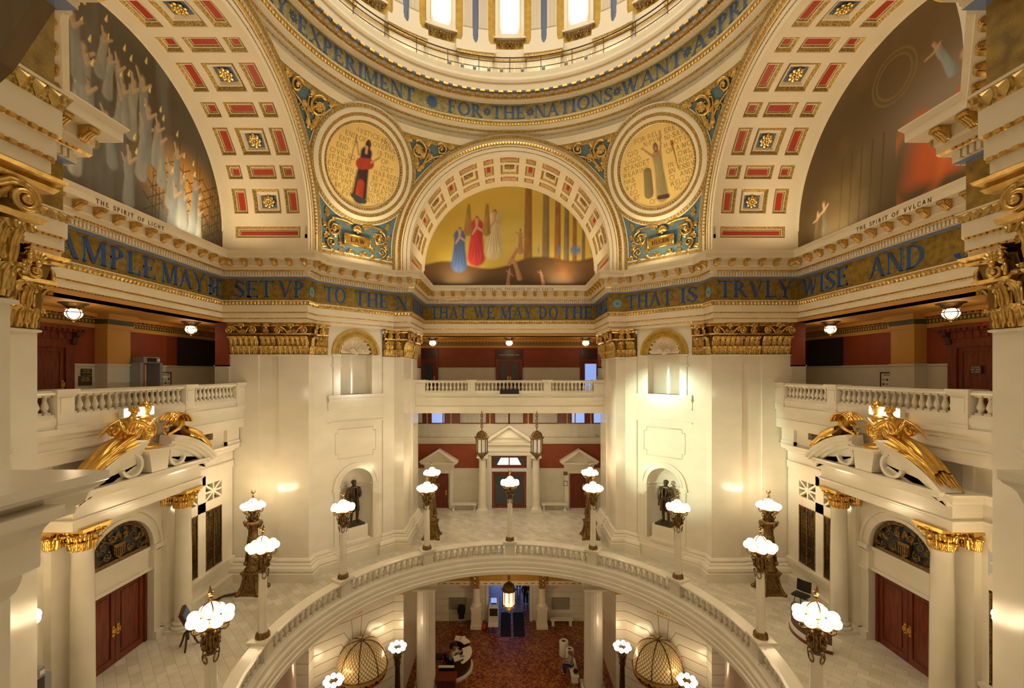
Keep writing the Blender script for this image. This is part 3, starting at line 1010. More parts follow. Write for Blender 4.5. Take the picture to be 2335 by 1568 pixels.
# ---------------------------------------------------------------- painted canvases (plain generic pictures of about the same colours)
def vnoise(x, z, sc, seed, octv=4):
    rs = np.random.RandomState(seed)
    tot, amp, nrm = np.zeros_like(x), 1.0, 0.0
    for o in range(octv):
        g = rs.rand(64, 64)
        xs, zs = (x * sc * 2 ** o) % 63, (z * sc * 2 ** o) % 63
        xi, zi = xs.astype(int), zs.astype(int)
        fx, fz = xs - xi, zs - zi
        fx, fz = fx * fx * (3 - 2 * fx), fz * fz * (3 - 2 * fz)
        v = g[xi, zi] * (1 - fx) * (1 - fz) + g[xi + 1, zi] * fx * (1 - fz) + g[xi, zi + 1] * (1 - fx) * fz + g[xi + 1, zi + 1] * fx * fz
        tot += v * amp
        nrm += amp
        amp *= .5
    return tot / nrm
class Canvas:
    def __init__(s, x, z):
        s.x, s.z = x, z
        s.c = np.zeros((len(x), 3))
    def fill(s, col):
        s.c[:] = col
    def mix(s, w_, col):
        w_ = np.clip(w_, 0, 1)[:, None]
        s.c = s.c * (1 - w_) + np.array(col) * w_
    def stroke(s, x0, z0, x1, z1, r0, r1, col, soft=.35, a=1.0, tex=0.0):
        dx, dz = x1 - x0, z1 - z0
        t = np.clip(((s.x - x0) * dx + (s.z - z0) * dz) / (dx * dx + dz * dz + 1e-9), 0, 1)
        r = r0 + (r1 - r0) * t
        d = np.hypot(s.x - x0 - t * dx, s.z - z0 - t * dz) / r
        w_ = np.clip((1 - d) / soft, 0, 1) * a
        sh = 1 - .35 * np.clip(((s.x - x0 - t * dx) / r), -1, 1) * .6
        if tex:
            sh = sh * (1 - tex + 2 * tex * vnoise(s.x + 9, s.z * .3 + 3, 5, 7))
        w_ = np.clip(w_, 0, 1)[:, None]
        s.c = s.c * (1 - w_) + (np.array(col)[None, :] * sh[:, None]) * w_
    def robed(s, x, z, h, col, skin=(.42, .26, .16), lean=0.0, arms=(), wid=.17):
        """a plain robed standing shape, feet at (x, z)"""
        s.stroke(x, z + .04 * h, x + lean * h * .6, z + .62 * h, wid * h, wid * .62 * h, col, .3, 1, .3)
        s.stroke(x + lean * h * .6, z + .55 * h, x + lean * h * .8, z + .78 * h, wid * .62 * h, wid * .75 * h, col, .3, 1, .2)
        s.stroke(x + lean * h * .85, z + .80 * h, x + lean * h, z + .93 * h, .035 * h, .062 * h, skin, .3)
        s.stroke(x + lean * h, z + .97 * h, x + lean * h + .01, z + .93 * h, .05 * h, .06 * h, tuple(c_ * .45 for c_ in skin), .4)
        s.stroke(x + lean * h, z + .91 * h, x + lean * h, z + .93 * h, .042 * h, .042 * h, skin, .4)
        for (ax, az) in arms:
            s.stroke(x + lean * h * .8, z + .75 * h, x + lean * h + ax * h, z + (.75 + az) * h, .04 * h, .03 * h, skin, .4)
def paint(o_mb, name, parent, draw, xs, zs, label, cat=None):
    cv = Canvas(np.array(xs), np.array(zs))
    draw(cv)
    o = o_mb.build(name, 'canvas', parent)
    at = o.data.color_attributes.new('paint', 'FLOAT_COLOR', 'POINT')
    buf = np.ones((len(xs), 4), dtype=np.float32)
    buf[:, :3] = np.clip(cv.c, 0, 1)
    at.data.foreach_set('color', buf.ravel())
    if cat:
        tag(o, label, cat)
    return o
def lunette(name, rot, draw, label):
    mb = MB()
    h0, h1 = 5.6, HS + W - .02
    nu, nv = 300, 190
    xs, zs = [], []
    def fn(u, v):
        z = h0 + (h1 - h0) * v
        hw = W if z < HS else math.sqrt(max(1e-6, W * W - (z - HS) ** 2))
        x = (2 * u - 1) * hw
        xs.append(x)
        zs.append(z - h0)
        return (x, B - .03, Zh(z))
    mb.grid(fn, nu, nv, 0, False)
    # the canvas has a stretcher's thickness behind it
    o = paint(mb, name, None, draw, xs, zs, label, 'painting')
    o.rotation_euler.z = rot
    bk = MB()
    bk.grid(lambda u, v: ((2 * u - 1) * W, B + .05, Zh(2.6 + (HS + W - 2.6) * v)), 1, 1)
    struct(bk, 'wall_lunette_%s' % {FRONT: 'front', LEFT: 'left', RIGHT: 'right'}[rot], 'plaster', rot)
    rim = MB()
    rim.tube([(W * math.cos(PI * k / 60) * .998, B - .05, Zh(HS + W * .998 * math.sin(PI * k / 60))) for k in range(61)], .05, 5)
    rim.build('frame', 'cream', o)
    return o
def d_light(c):
    n = vnoise(c.x + 8, c.z, .5, 1)
    c.fill((.075, .055, .03))
    c.mix(np.clip(n * 1.6 - .5, 0, .55), (.13, .12, .10))
    glow = np.exp(-((c.x - 3.2) / 1.8) ** 2 - ((c.z - 2.4) / 1.2) ** 2)
    c.mix(glow * 1.4 - .1, (.62, .30, .05))
    rs = random.Random(5)
    for k in range(26):                          # dark lattice before the glow
        x = 1.6 + k * .17
        c.stroke(x, .4, x + .1, 2.6 + 1.6 * math.sin(k), .03, .02, (.035, .02, .01), .5)
        c.stroke(x - .4, .6 + (k % 5) * .5, x + .5, 1.2 + (k % 5) * .5, .028, .028, (.04, .022, .01), .5)
        c.stroke(x + .4, .6 + (k % 4) * .6, x - .4, 1.3 + (k % 4) * .6, .028, .028, (.04, .022, .01), .5)
    c.mix(np.clip((vnoise(c.x * 1.5, c.z * .4, .9, 3) - .45) * 2, 0, .5) * (c.x < 2.6), (.20, .20, .20))
    for k in range(44):
        x = -5.2 + 9.4 * rs.random()
        z = .2 + rs.random() * max(.5, (5.2 - abs(x + .6) * 1.0))
        h = 1.5 + rs.random() * .9
        if math.hypot(x, max(0, z + h * 1.3 - 1.25)) > 5.5:
            continue
        t = rs.random()
        robe = (.20 + .12 * t, .22 + .09 * t, .23 + .04 * t)
        c.robed(x, z, h, robe, (.46, .33, .22), (rs.random() - .5) * .3, ((-.14 + .1 * rs.random(), .30), (.16, .18)), .15)
        fx, fz = x + rs.random() * .3, z + h * 1.25
        c.stroke(fx, fz, fx + .05, fz + .22, .07, .015, (.85, .68, .25), .5)
def d_vulcan(c):
    n = vnoise(c.x + 8, c.z, .5, 2)
    c.fill((.105, .065, .022))
    c.mix(np.clip(n * 1.8 - .6, 0, .6), (.20, .13, .045))
    c.mix(np.exp(-((c.x - 3.6) / 2.2) ** 2 - ((c.z - 4.2) / 2.2) ** 2) * .85, (.26, .22, .17))
    c.mix(np.exp(-((c.x - 1.0) / 2.0) ** 2 - ((c.z - 3.4) / 1.1) ** 2) * .6, (.32, .25, .20))
    tw = np.clip(1.2 - np.abs(c.x - 1.3 - .25 * (c.z - 2)) / 1.35, 0, 1) * np.clip((c.z - .6) * 2, 0, 1) * np.clip((3.3 - c.z + .3 * np.sin(c.x * 4)) * 2.5, 0, 1)
    c.mix(tw * 1.6, (.52, .10, .02))
    c.mix(np.clip(1 - np.abs(np.hypot((c.x - .2) / 1.0, (c.z - 1.6) / 1.5) - 1) * 4, 0, 1) * (c.x > -.5) * .6, (.62, .16, .03))
    for (x, z, h, col, ln) in ((-4.6, .25, 1.5, (.16, .11, .06), .1), (-4.0, .25, 1.8, (.12, .10, .06), -.05), (2.6, .3, 1.9, (.14, .12, .08), -.35), (3.5, .4, 1.8, (.30, .26, .20), -.3), (4.3, .3, 1.8, (.10, .09, .08), -.2), (1.5, 3.9, 1.5, (.25, .32, .35), -.4)):
        c.robed(x, z, h, col, (.50, .32, .18), ln, ((.14, .12), (-.2, -.05)), .13)
    c.stroke(1.9, 4.3, 3.2, 3.5, .22, .12, (.45, .30, .18))
    for r in (.9, .72):
        c.mix(np.clip(1 - np.abs(np.hypot(c.x + .6, c.z - 5.2) - r) / .06, 0, 1) * .7, (.26, .19, .06))
    for k in range(5):
        c.stroke(-3.2 + k * .5, .4, -3.0 + k * .5, 3.4, .05, .05, (.06, .04, .018), .5, .7)
def d_science(c):
    n = vnoise(c.x + 8, c.z, .6, 4)
    c.fill((.58, .42, .07))
    c.mix(np.exp(-((c.x - 0) / 2.2) ** 2 - ((c.z - 3.6) / 1.6) ** 2) * .5, (.72, .58, .17))
    c.mix(np.clip(n - .45, 0, .4), (.40, .28, .05))
    for k, x in enumerate((1.25, 2.45, 3.25, 3.85, 4.4, 5.0)):
        c.stroke(x, 1.6, x + .05, 7.0, .34 - .04 * k, .26 - .03 * k, (.21, .15, .08) if k % 2 else (.28, .13, .035), .25, 1, .3)
    c.mix(np.clip((c.x - 1.6) * 2, 0, 1) * np.clip(1 - np.abs(c.z - 2.65) / .45, 0, 1) * (vnoise(c.x * 3, c.z * .1, 1, 9) > .5), (.10, .20, .45))
    ground = 1.75 + .25 * np.sin(c.x * 1.1) + .5 * np.clip(c.x, 0, 3) * .35
    c.mix((ground - c.z) * 6, (.13, .065, .022))
    c.mix(np.clip((ground - c.z) * 3, 0, 1) * np.clip(n * 2.4 - .8, 0, 1) * np.clip(c.x + 1, 0, 1), (.26, .10, .03))
    c.mix(np.clip(1.2 - c.z * 1.1, 0, .8), (.06, .04, .018))
    for (x, z, h, col) in ((-3.4, 1.6, 2.6, (.08, .14, .34)), (-2.25, 2.05, 2.9, (.50, .04, .05)), (-1.05, 2.5, 2.9, (.58, .48, .30))):
        c.robed(x, z, h, col, (.55, .34, .20), .02, ((.14, -.1), (-.1, -.16)), .25)
        for q in range(9):
            c.stroke(x - .5 + .12 * q, z + .1, x - .12 + .03 * q, z + .6 * h, .05, .03, tuple(min(1, v_ * (1.5 if q % 2 else .6)) for v_ in col), .8, .5)
    for sx in (-2.8, -1.55):
        c.stroke(sx, 3.9, sx + .05, 5.7, .34, .12, (.36, .21, .06), .3, 1, .3)
    for (x, z, h, ln) in ((.75, 2.5, 1.6, 0), (.0, 1.7, 1.3, .5), (.7, .7, 1.5, -.3), (-.1, .25, 1.2, .1), (2.3, .35, 1.0, -.2)):
        c.robed(x, z, h, (.44, .22, .13), (.48, .26, .16), ln, ((-.2, .1), (.2, -.2)), .14)
L_F = lunette('lunette_painting', FRONT, d_science, 'half-round painting with a gold sky, above the caption SCIENCE REVEALING TREASURES OF THE EARTH')
L_L = lunette('lunette_painting', LEFT, d_light, 'half-round dark painting of pale rising figures with torches, above THE SPIRIT OF LIGHT')
L_R = lunette('lunette_painting', RIGHT, d_vulcan, 'half-round brown painting with a glowing orange-red mass, above THE SPIRIT OF VULCAN')

# ---------------------------------------------------------------- pendentives on the sphere through the arches
RS = math.hypot(A, W + .76)
SPC = Vector((0, 0, Zh(HS)))
EL = math.asin((10.97 - HS) / RS)
PN = Vector((-math.cos(EL) * q2, math.cos(EL) * q2, math.sin(EL)))
PE1 = Vector((q2, q2, 0))
PE2 = PN.cross(PE1) if PN.cross(PE1).z > 0 else PE1.cross(PN)
def sab(a, b, d=0.0):                            # medallion coordinates (metres along the sphere) -> 3-D, d towards the hall
    rho = math.hypot(a, b)
    if rho < 1e-9:
        v = PN
    else:
        t = (PE1 * a + PE2 * b) / rho
        v = PN * math.cos(rho / RS) + t * math.sin(rho / RS)
    return tuple(SPC + v * (RS - d))
def srow(al, h, d=0.0):
    r = math.sqrt(max(0.0, RS * RS - max(0, h - HS) ** 2)) - d
    return (-r * math.sin(al), r * math.cos(al), Zh(h))
def leaf(mb, fn, x, y, ang, L, wd, mi=0):
    ca, sa = math.cos(ang), math.sin(ang)
    pt = lambda u, v, d: fn(x + u * ca - v * sa, y + u * sa + v * ca, d)
    vs = [pt(0, 0, .03), pt(L * .3, wd, .03), pt(L * .45, wd * .55, .04), pt(L * .65, wd * .8, .03), pt(L, wd * .1, .06), pt(L * .65, -wd * .6, .03), pt(L * .45, -wd * .4, .04), pt(L * .3, -wd * .8, .03), pt(L * .5, 0, .11)]
    mb.add(vs, [(0, 1, 2, 8), (2, 3, 4, 8), (4, 5, 6, 8), (6, 7, 0, 8)], mi, True)
def spiral(mb, fn, cx, cy, r, a0, turns, sgn, th=.05, mi=0, n=40):
    pts, rad = [], []
    for k in range(n + 1):
        t = k / n
        rr = r * (1 - .86 * t)
        a = a0 + sgn * turns * 2 * PI * t
        pts.append(fn(cx + rr * math.cos(a), cy + rr * math.sin(a), .05 + .02 * t))
        rad.append(th * (1 - .5 * t))
    mb.tube(pts, rad, 5, mi)
    for k in range(0, n - 8, 6):
        t = k / n
        rr = r * (1 - .86 * t)
        a = a0 + sgn * turns * 2 * PI * t
        leaf(mb, fn, cx + rr * math.cos(a), cy + rr * math.sin(a), a + sgn * .9, r * .45 * (1 - .5 * t), r * .14, mi)
def bez(p, n=16):
    return [tuple(sum(c * q[i] for c, q in zip(((1 - t) ** 3, 3 * t * (1 - t) ** 2, 3 * t * t * (1 - t), t ** 3), p)) for i in (0, 1)) for t in [k / n for k in range(n + 1)]]
def scroll_upper(sx):
    mb = MB()
    fn = lambda x, y, d: sab(sx * x, y, d + .02)
    spiral(mb, fn, 2.81, 1.84, .50, 2.2, 1.6, -1, .085)
    flower(mb, (2.81, 1.84), lambda x, y, d: fn(x, y, d + .04), .22)
    spiral(mb, fn, 4.05, 2.30, .33, 2.6, 1.5, -1, .07)
    mb.sphere(fn(4.05, 2.30, .05), .09, 0, 8, 5)
    mb.tube([fn(x, y, .05) for x, y in bez(((3.0, .75), (3.25, 1.2), (3.45, 1.7), (3.38, 2.1)))], [.075 - .03 * k / 16 for k in range(17)], 5)
    mb.tube([fn(x, y, .05) for x, y in bez(((3.15, 1.0), (3.5, 1.7), (3.9, 1.8), (4.25, 2.05)))], [.06 - .02 * k / 16 for k in range(17)], 5)
    spiral(mb, fn, 3.62, 1.55, .20, 0, 1.2, 1, .04)
    spiral(mb, fn, 4.62, 2.62, .16, 3, 1.2, 1, .035)
    for (x, y, a, L) in ((3.0, .75, .9, .5), (3.05, .8, 2.2, .5), (3.3, 1.5, 2.3, .45), (3.3, 1.6, .5, .4), (2.35, 2.1, 2.6, .45), (2.2, 2.2, 3.3, .45), (2.55, 1.45, 4.0, .45), (3.2, 2.15, 1.2, .3), (4.4, 2.45, .6, .4), (2.95, .95, 1.9, .6)):
        leaf(mb, fn, x, y, a, L * 1.15, .20)
    return mb
def scroll_lower():
    mb = MB()
    fn = lambda x, y, d: sab(x, y, d + .02)
    for sx in (-1, 1):
        g = lambda x, y, d: fn(sx * x, y, d)
        spiral(mb, g, 1.30, -3.50, .44, 1.6, 1.7, -1, .08)
        mb.sphere(g(1.30, -3.50, .06), .12, 0, 8, 5)
        spiral(mb, g, 1.48, -4.25, .28, -1.5, 1.5, 1, .065)
        mb.tube([g(x, y, .05) for x, y in bez(((.25, -3.05), (.6, -2.95), (1.0, -2.9), (1.5, -3.0)))], .055, 5)
        mb.tube([g(x, y, .05) for x, y in bez(((.75, -4.4), (1.0, -4.25), (1.0, -3.9), (1.05, -3.8)))], .05, 5)
        for (x, y, a, L) in ((1.7, -3.0, 1.3, .42), (.9, -2.95, 2.6, .4), (1.6, -3.75, -.9, .4), (1.05, -4.5, -2.4, .35), (.5, -4.5, 3.5, .4), (1.1, -3.9, .5, .35), (.35, -3.1, 1.0, .3), (1.75, -4.45, -.4, .3), (.95, -3.25, -1.0, .3), (1.75, -3.5, .9, .32), (1.0, -4.05, -2.0, .3), (1.3, -4.6, -.9, .35), (.62, -3.2, 1.9, .3)):
            leaf(mb, g, x, y, a, L * 1.2, .18)
        spiral(mb, g, .42, -4.52, .16, 0, 1.3, -1, .04)
    for k in range(9):                            # shell over the plate
        a = PI * (k + .5) / 9
        mb.tube([fn(0, -3.42, .1), fn(.32 * math.cos(a), -3.42 + .34 * math.sin(a), .12)], [.03, .06], 5)
    mb.sphere(fn(0, -3.44, .08), .1, 0, 8, 5)
    return mb
def ann(mb, r0, r1, d0, d1, mi, n=72):
    mb.grid(lambda u, v: sab((r0 + (r1 - r0) * v) * math.cos(2 * PI * u), (r0 + (r1 - r0) * v) * math.sin(2 * PI * u), d0 + (d1 - d0) * v), n, 1, mi, True, cu=True)
def pendentive(rot, label, nm, rows, plate, draw, mlabel, plabel):
    mb = MB()
    def body(u, v):
        h = 5.55 + (13.36 - 5.55) * v
        r = math.sqrt(max(0.0, RS * RS - max(0, h - HS) ** 2))
        a0 = math.acos(min(1, A / r))
        return srow(a0 + u * (PI / 2 - 2 * a0), h)
    mb.grid(body, 40, 48, 1, True)
    # gilded, cream-edged borders along both arches and the ring
    for sg in (0, 1):
        for (w0, w1, d, mi) in ((0, .20, .10, 0), (.20, .40, .12, 2), (.40, .47, .05, 0)):
            def fn(u, v, sg=sg, w0=w0, w1=w1, d=d):
                t = -.19 + u * (PI / 2 + .19)
                rr = W + .76 + w0 + (w1 - w0) * v
                if t < 0:
                    p = Vector((-rr, A, Zh(HS + t * W))) - Vector((0, 0, 0))
                    q = Vector((p.x, p.y, 0))
                    q = q.normalized() * (RS - d)
                    p = Vector((q.x, q.y, p.z))
                else:
                    p = Vector((-rr * math.cos(t), A, Zh(HS + rr * math.sin(t))))
                    p = SPC + (p - SPC).normalized() * (RS - d)
                return (p.x, p.y, p.z) if not sg else (-p.y, -p.x, p.z)
            mb.grid(fn, 40, 1, mi, True)
    for (h0, h1, d, mi) in ((12.86, 13.05, .06, 2), (13.05, 13.36, .08, 0)):
        mb.grid(lambda u, v, h0=h0, h1=h1, d=d: srow(u * PI / 2, h0 + (h1 - h0) * v, d), 40, 1, mi, True)
    # lower border
    mb.grid(lambda u, v: sab((2 * u - 1) * 2.6, -5.6 + .95 * v, .05), 10, 2, 0, True)
    mb.grid(lambda u, v: sab((2 * u - 1) * 2.2, -4.88 + .14 * v, .09), 10, 1, 2, True)
    # medallion mouldings
    R0 = 2.0
    for (a, b, d0, d1, mi) in ((1.0, 1.03, .02, .06, 0), (1.03, 1.10, .10, .13, 2), (1.10, 1.20, .14, .18, 0), (1.20, 1.28, .20, .20, 2), (1.28, 1.40, .20, .12, 0), (1.40, 1.47, .15, .10, 2), (1.47, 1.50, .06, .03, 0)):
        ann(mb, R0 * a, R0 * b, d0, d1, mi)
    o = struct(mb, nm, ['cream', 'pend_blue', 'gold_leaf'], rot, label)
    bd = MB()
    for rr, nn in ((R0 * 1.065, 90), (R0 * 1.24, 76), (R0 * 1.435, 96)):
        for k in range(nn):
            a = 2 * PI * k / nn
            bd.sphere(sab(rr * math.cos(a), rr * math.sin(a), .15 if rr < 2.6 else .13), .045, 0, 5, 4)
    bd.build('bead_moulding', 'gold', o)
    for sx in (-1, 1):
        scroll_upper(sx).build('scrollwork', 'gold', o)
    scroll_lower().build('scrollwork', 'gold', o)
    # name plate
    pl = MB()
    pm = lambda x, y, d: sab(x, y, d + .02)
    out = [(-.80, -4.22), (.70, -4.22), (.70, -3.68), (-.80, -3.68)]
    pl.prism(out, pm, .20, 0, 0)
    pl.prism([(-.66, -4.13), (.56, -4.13), (.56, -3.77), (-.66, -3.77)], pm, .215, .1, 1)
    for i in range(4):
        a, b = out[i], out[(i + 1) % 4]
        pl.tube([pm(*a, .2), pm(*b, .2)], .05, 5)
    po = pl.build('name_plate', ['gold', 'gold_bright'], o)
    P, _ = text_polys(plate, 1.02 / .24 if len(plate) > 4 else .85 / .24, TH=.17, TN=.09)
    letters('lettering', po, [[(x * .24 - (.56 if len(plate) > 4 else .47), y * .24 - 4.07) for x, y in q] for q in P], lambda x, y, d: pm(x, y, .245 + d), .01, 'wood_dark')
    # painted disc
    dm = MB()
    xs, zs = [], []
    def disc(u, v):
        r, a = R0 * 1.01 * v, 2 * PI * u
        xs.append(r * math.cos(a))
        zs.append(r * math.sin(a))
        return sab(xs[-1], zs[-1], .03)
    dm.grid(disc, 160, 70, 0, False, cu=True)
    d = paint(dm, 'medallion', None, draw, xs, zs, mlabel, 'medallion')
    d.rotation_euler.z = rot
    allp = []
    for (txt, x, y) in rows:
        P, _ = text_polys(txt, None, gap=.12, TH=.075, TN=.055, SV=0)
        allp += [[(x + px * .235, y + py * .235) for px, py in q] for q in P]
    letters('lettering', d, allp, lambda x, y, t: sab(x, y, .034 + t), .004, 'brown_ink')
    return o, d
def d_law(c):
    c.fill((.88, .62, .22))
    c.mix(np.clip(vnoise(c.x + 5, c.z + 5, 1.2, 3) - .4, 0, .3), (.76, .50, .15))
    c.robed(0, -1.6, 2.95, (.045, .018, .03), (.045, .02, .03), .02, (), .17)
    c.stroke(-.15, .12, .3, .25, .33, .30, (.42, .04, .02), .25, 1, .3)
    c.stroke(-.02, -1.45, .0, -.85, .26, .24, (.50, .05, .015), .25, 1, .4)
    c.stroke(.02, 1.0, .04, .72, .10, .09, (.55, .32, .18), .4)
    c.stroke(-.35, .5, -.62, 1.2, .07, .05, (.50, .30, .16), .4)
    c.stroke(.4, .35, .8, .75, .07, .06, (.50, .30, .16), .4)
    c.stroke(-.62, 1.4, -.72, .1, .03, .03, (.22, .16, .08), .5)
    c.stroke(-.4, -1.55, .3, -1.7, .13, .15, (.03, .06, .06), .3)
def d_rel(c):
    c.fill((.88, .62, .22))
    c.mix(np.clip(vnoise(c.x + 5, c.z + 5, 1.2, 3) - .4, 0, .3), (.76, .50, .15))
    c.robed(.1, -1.6, 2.75, (.36, .28, .13), (.42, .22, .12), .0, (), .15)
    c.stroke(.08, .95, .1, .8, .11, .1, (.14, .05, .02), .4)
    c.stroke(.1, .95, .1, .84, .07, .07, (.48, .26, .14), .4)
    c.stroke(-.1, .55, -.62, 1.15, .07, .05, (.45, .24, .13), .4)
    c.stroke(.3, .6, .52, 1.6, .07, .05, (.45, .24, .13), .4)
    c.stroke(-.62, -1.2, -.55, -.1, .28, .24, (.26, .20, .08), .12)
    c.stroke(1.0, .75, 1.12, -.4, .05, .025, (.30, .12, .04), .4)
    c.stroke(1.0, .8, 1.0, .95, .11, .06, (.50, .08, .03), .5)
    c.stroke(-.1, -1.55, .4, -1.6, .12, .14, (.08, .04, .03), .3)
LAW = [('-IVSTICE.IS', -.75, 1.52), ('THE', .65, 1.40), ('END.OF.GOVERNM', -1.25, 1.18), ('ENT.IT', -1.52, .84), ('IS.THE', .62, .84), ('END.', -1.60, .50), ('OF.', .92, .50), ('CIVIL.SO', -1.88, .16), ('CIET', .95, .16),
       ('IT.EVER', -1.88, -.16), ('HAS.BEEN', .62, -.16), ('EVER.WILL', -1.92, -.48), ('BE.PVRSVE', .58, -.48), ('VNTIL.IT.BE', -1.90, -.80), ('OBTAINED', .52, -.80), ('OR.VNTIL', -1.70, -1.10), ('LIBERTY', .46, -1.10), ('BE.LOS', -1.42, -1.40), ('IN.THE', .48, -1.40), ('PVR', -1.0, -1.68), ('SVIT-', .45, -1.68)]
REL = [('FOR.RELI', -.95, 1.45), ('ERE', .72, 1.40), ('N.PVR', -.50, 1.16), ('NI.SAY', .66, 1.08), ('GIO', -1.45, .95), ('H.NOT.IN', .56, .76), ('LIGIO', -1.65, .62), ('OF.A.MO', .62, .44), ('STANDET', -1.80, .30), ('OWL.', 1.22, .12),
       ('WEARING', -1.92, -.02), ('RIGHT', 1.20, -.20), ('NKS', -1.92, -.36), ('IN.', .60, -.24), ('ESSIV', 1.14, -.52), ('BVT', -1.86, -.70), ('SN', .58, -.56), ('AND', 1.18, -.84), ('EO', -1.68, -1.02), ('CI', .60, -.88), ('WELLD', .58, -1.18), ('ST', -1.5, -1.34), ('NG-', .8, -1.46), ('OI', -.62, -1.76)]
pendentive(FAR_L, 'blue and gold pendentive with the LAW plate', 'wall_pendentive_left', LAW, 'LAW', d_law, 'round gold medallion with a robed figure in red and black, above the LAW plate', '')
pendentive(FAR_R, 'blue and gold pendentive with the RELIGION plate', 'wall_pendentive_right', REL, 'RELIGION', d_rel, 'round gold medallion with a figure in a pale robe, above the RELIGION plate', '')
# ---------------------------------------------------------------- ring entablature under the drum
A0, A1 = math.radians(-118), math.radians(118)
def cyl(R, a, h):
    return (R * math.sin(a), R * math.cos(a), Zh(h))
def ring_sweep(mb, prof, n=120, a0=A0, a1=A1, sm=True):
    for k in range(len(prof) - 1):
        p, q = prof[k], prof[k + 1]
        mb.grid(lambda u, v: cyl(p[0] + (q[0] - p[0]) * v, a0 + (a1 - a0) * u, p[1] + (q[1] - p[1]) * v), n, 1, p[2] if len(p) > 2 else 0, sm)
ring = MB()
RING_M = ['cream', 'ring_mosaic', 'gold_leaf', 'taupe', 'gold', 'ochre']
ring_sweep(ring, [(10.3, 13.2), (10.12, 13.24), (10.10, 13.34), (10.12, 13.36), (10.08, 13.52), (10.02, 13.66), (9.99, 13.70, 2), (9.98, 13.75), (9.92, 13.80), (9.84, 13.86, 2), (9.80, 13.98), (9.72, 14.02), (9.64, 14.10), (9.62, 14.16, 4),
                  (9.54, 14.36), (9.50, 14.37), (9.50, 14.41), (9.54, 14.42, 1), (9.54, 15.35), (9.46, 15.36), (9.46, 15.41), (9.38, 15.42), (9.35, 15.47), (9.33, 15.48, 4), (9.27, 15.56, 3), (8.99, 15.60, 3), (8.99, 15.63), (8.86, 15.68), (8.84, 15.69),
                  (8.84, 15.98), (8.81, 16.02, 5), (8.80, 16.06), (8.77, 16.10), (8.74, 16.22), (8.77, 16.36), (8.80, 16.40), (8.80, 16.67), (9.05, 16.67), (9.05, 16.60), (10.5, 16.60)])
def radial(mb, a, R, h, wd, dr, dh, mi):
    c, s = math.cos(a), math.sin(a)
    o = Vector((R * s - c * wd / 2, R * c + s * wd / 2, Zh(h)))
    mb.obox(o, (c * wd, -s * wd, 0), (-s * dr, -c * dr, 0), (0, 0, dh), mi)
for k in range(-108, 109):
    a = math.radians(k)
    radial(ring, a, 9.30, 15.50, .10, .07, .07, 4)                     # egg and dart
    radial(ring, a + .004, 9.42, 15.41, .07, .06, .05, 0)              # scallops
    radial(ring, a, 9.63, 14.17, .09, .06, .10, 4)                     # leaf course
    if k % 2 == 0:
        radial(ring, a, 9.99, 13.70, .13, .03, .05, 2)
PT = 3.3
for k in range(-33, 34):                                               # toothed soffit blocks and gilded modillions
    a = math.radians(k * PT)
    for j in (-1, 0, 1):
        radial(ring, a + j * .0062, 9.21, 15.545, .034, .09, .05, 0)
        radial(ring, a + math.radians(PT / 2) + j * .0062, 9.09, 15.56, .034, .08, .05, 0)
ringo = struct(ring, 'trim_8', RING_M, 0, 'round entablature under the dome, lettered EXPERIMENT FOR THE NATIONS WANT A PRI')
mods = MB()
for k in range(-33, 34):
    a = math.radians(k * PT)
    radial(mods, a, 9.0, 15.58, .26, .19, .10, 0)
    radial(mods, a + math.radians(PT / 2), 9.0, 15.61, .20, .16, .05, 1)
mo = mods.build('modillion_course', ['gold', 'coffer_blue'], ringo)
mo['kind'] = 'stuff'
def ring_map(a0):
    a0 = math.radians(a0)
    return lambda x, y, t: cyl(9.54 - t - .004, a0 + x / 9.54, 14.53 + y * .70)
for (txt, b0, b1) in (('NY', -83.5, -74.4), ('EXPERIMENT', -71.2, -32.5), ('FOR', -21.3, -9.5), ('THE', -6.25, 5.5), ('NATIONS', 8.5, 35.0), ('WANT', 37.8, 58.0), ('A', 61.0, 65.8), ('PRI', 69.2, 78.8), ('MARY', 80.2, 97)):
    wd = math.radians(b1 - b0) * 9.54
    P, _ = text_polys(txt, wd / .70 if False else wd)
    letters('inscription', ringo, P, ring_map(b0), .02, halo=.018)
for b in (-72.7, -7.8, 7.0, 36.5, 59.5, 67.4):
    letters('rosette', ringo, [[(x * .5, .5 + (y - .5) * .7) for x, y in q] for q in star_polys(.5, 8)], ring_map(b), .02, 'letter_blue')
letters('rosette', ringo, [[(x * .66, y) for x, y in q] for q in star_polys(.52, 12)] + [[(x * .25, .5 + (y - .5) * .38) for x, y in q] for q in star_polys(.5, 8)], ring_map(-26.7), .02, 'letter_blue', halo=.02)
# gallery rail
gal = thing('gallery_railing', 'thin bronze railing around the gallery at the foot of the drum', 'railing', (0, 0, Zh(16.67)))
for (R, h, r) in ((9.2, 1.10, .035), (9.2, .86, .025), (9.2, .50, .022)):
    t = MB()
    t.tube([(R * math.sin(A0 + (A1 - A0) * k / 140), R * math.cos(A0 + (A1 - A0) * k / 140), h) for k in range(141)], r, 5)
    t.build('rail', 'bronze_dark', gal)
post = None
for k in range(-10, 11):
    a = math.radians(k * 10.909)
    if post is None:
        t = MB()
        t.tube([(0, 0, 0), (0, 0, 1.1)], .022, 5)
        t.sphere((0, 0, 1.1), .04, 0, 6, 4)
        post = t.build('post', 'bronze_dark', gal)
    else:
        q = post.copy()
        COL.objects.link(q)
        q.parent = gal
        post2 = q
        post2.location = (0, 0, 0)
    (post if k == -10 else q).location = (9.2 * math.sin(a), 9.2 * math.cos(a), 0)
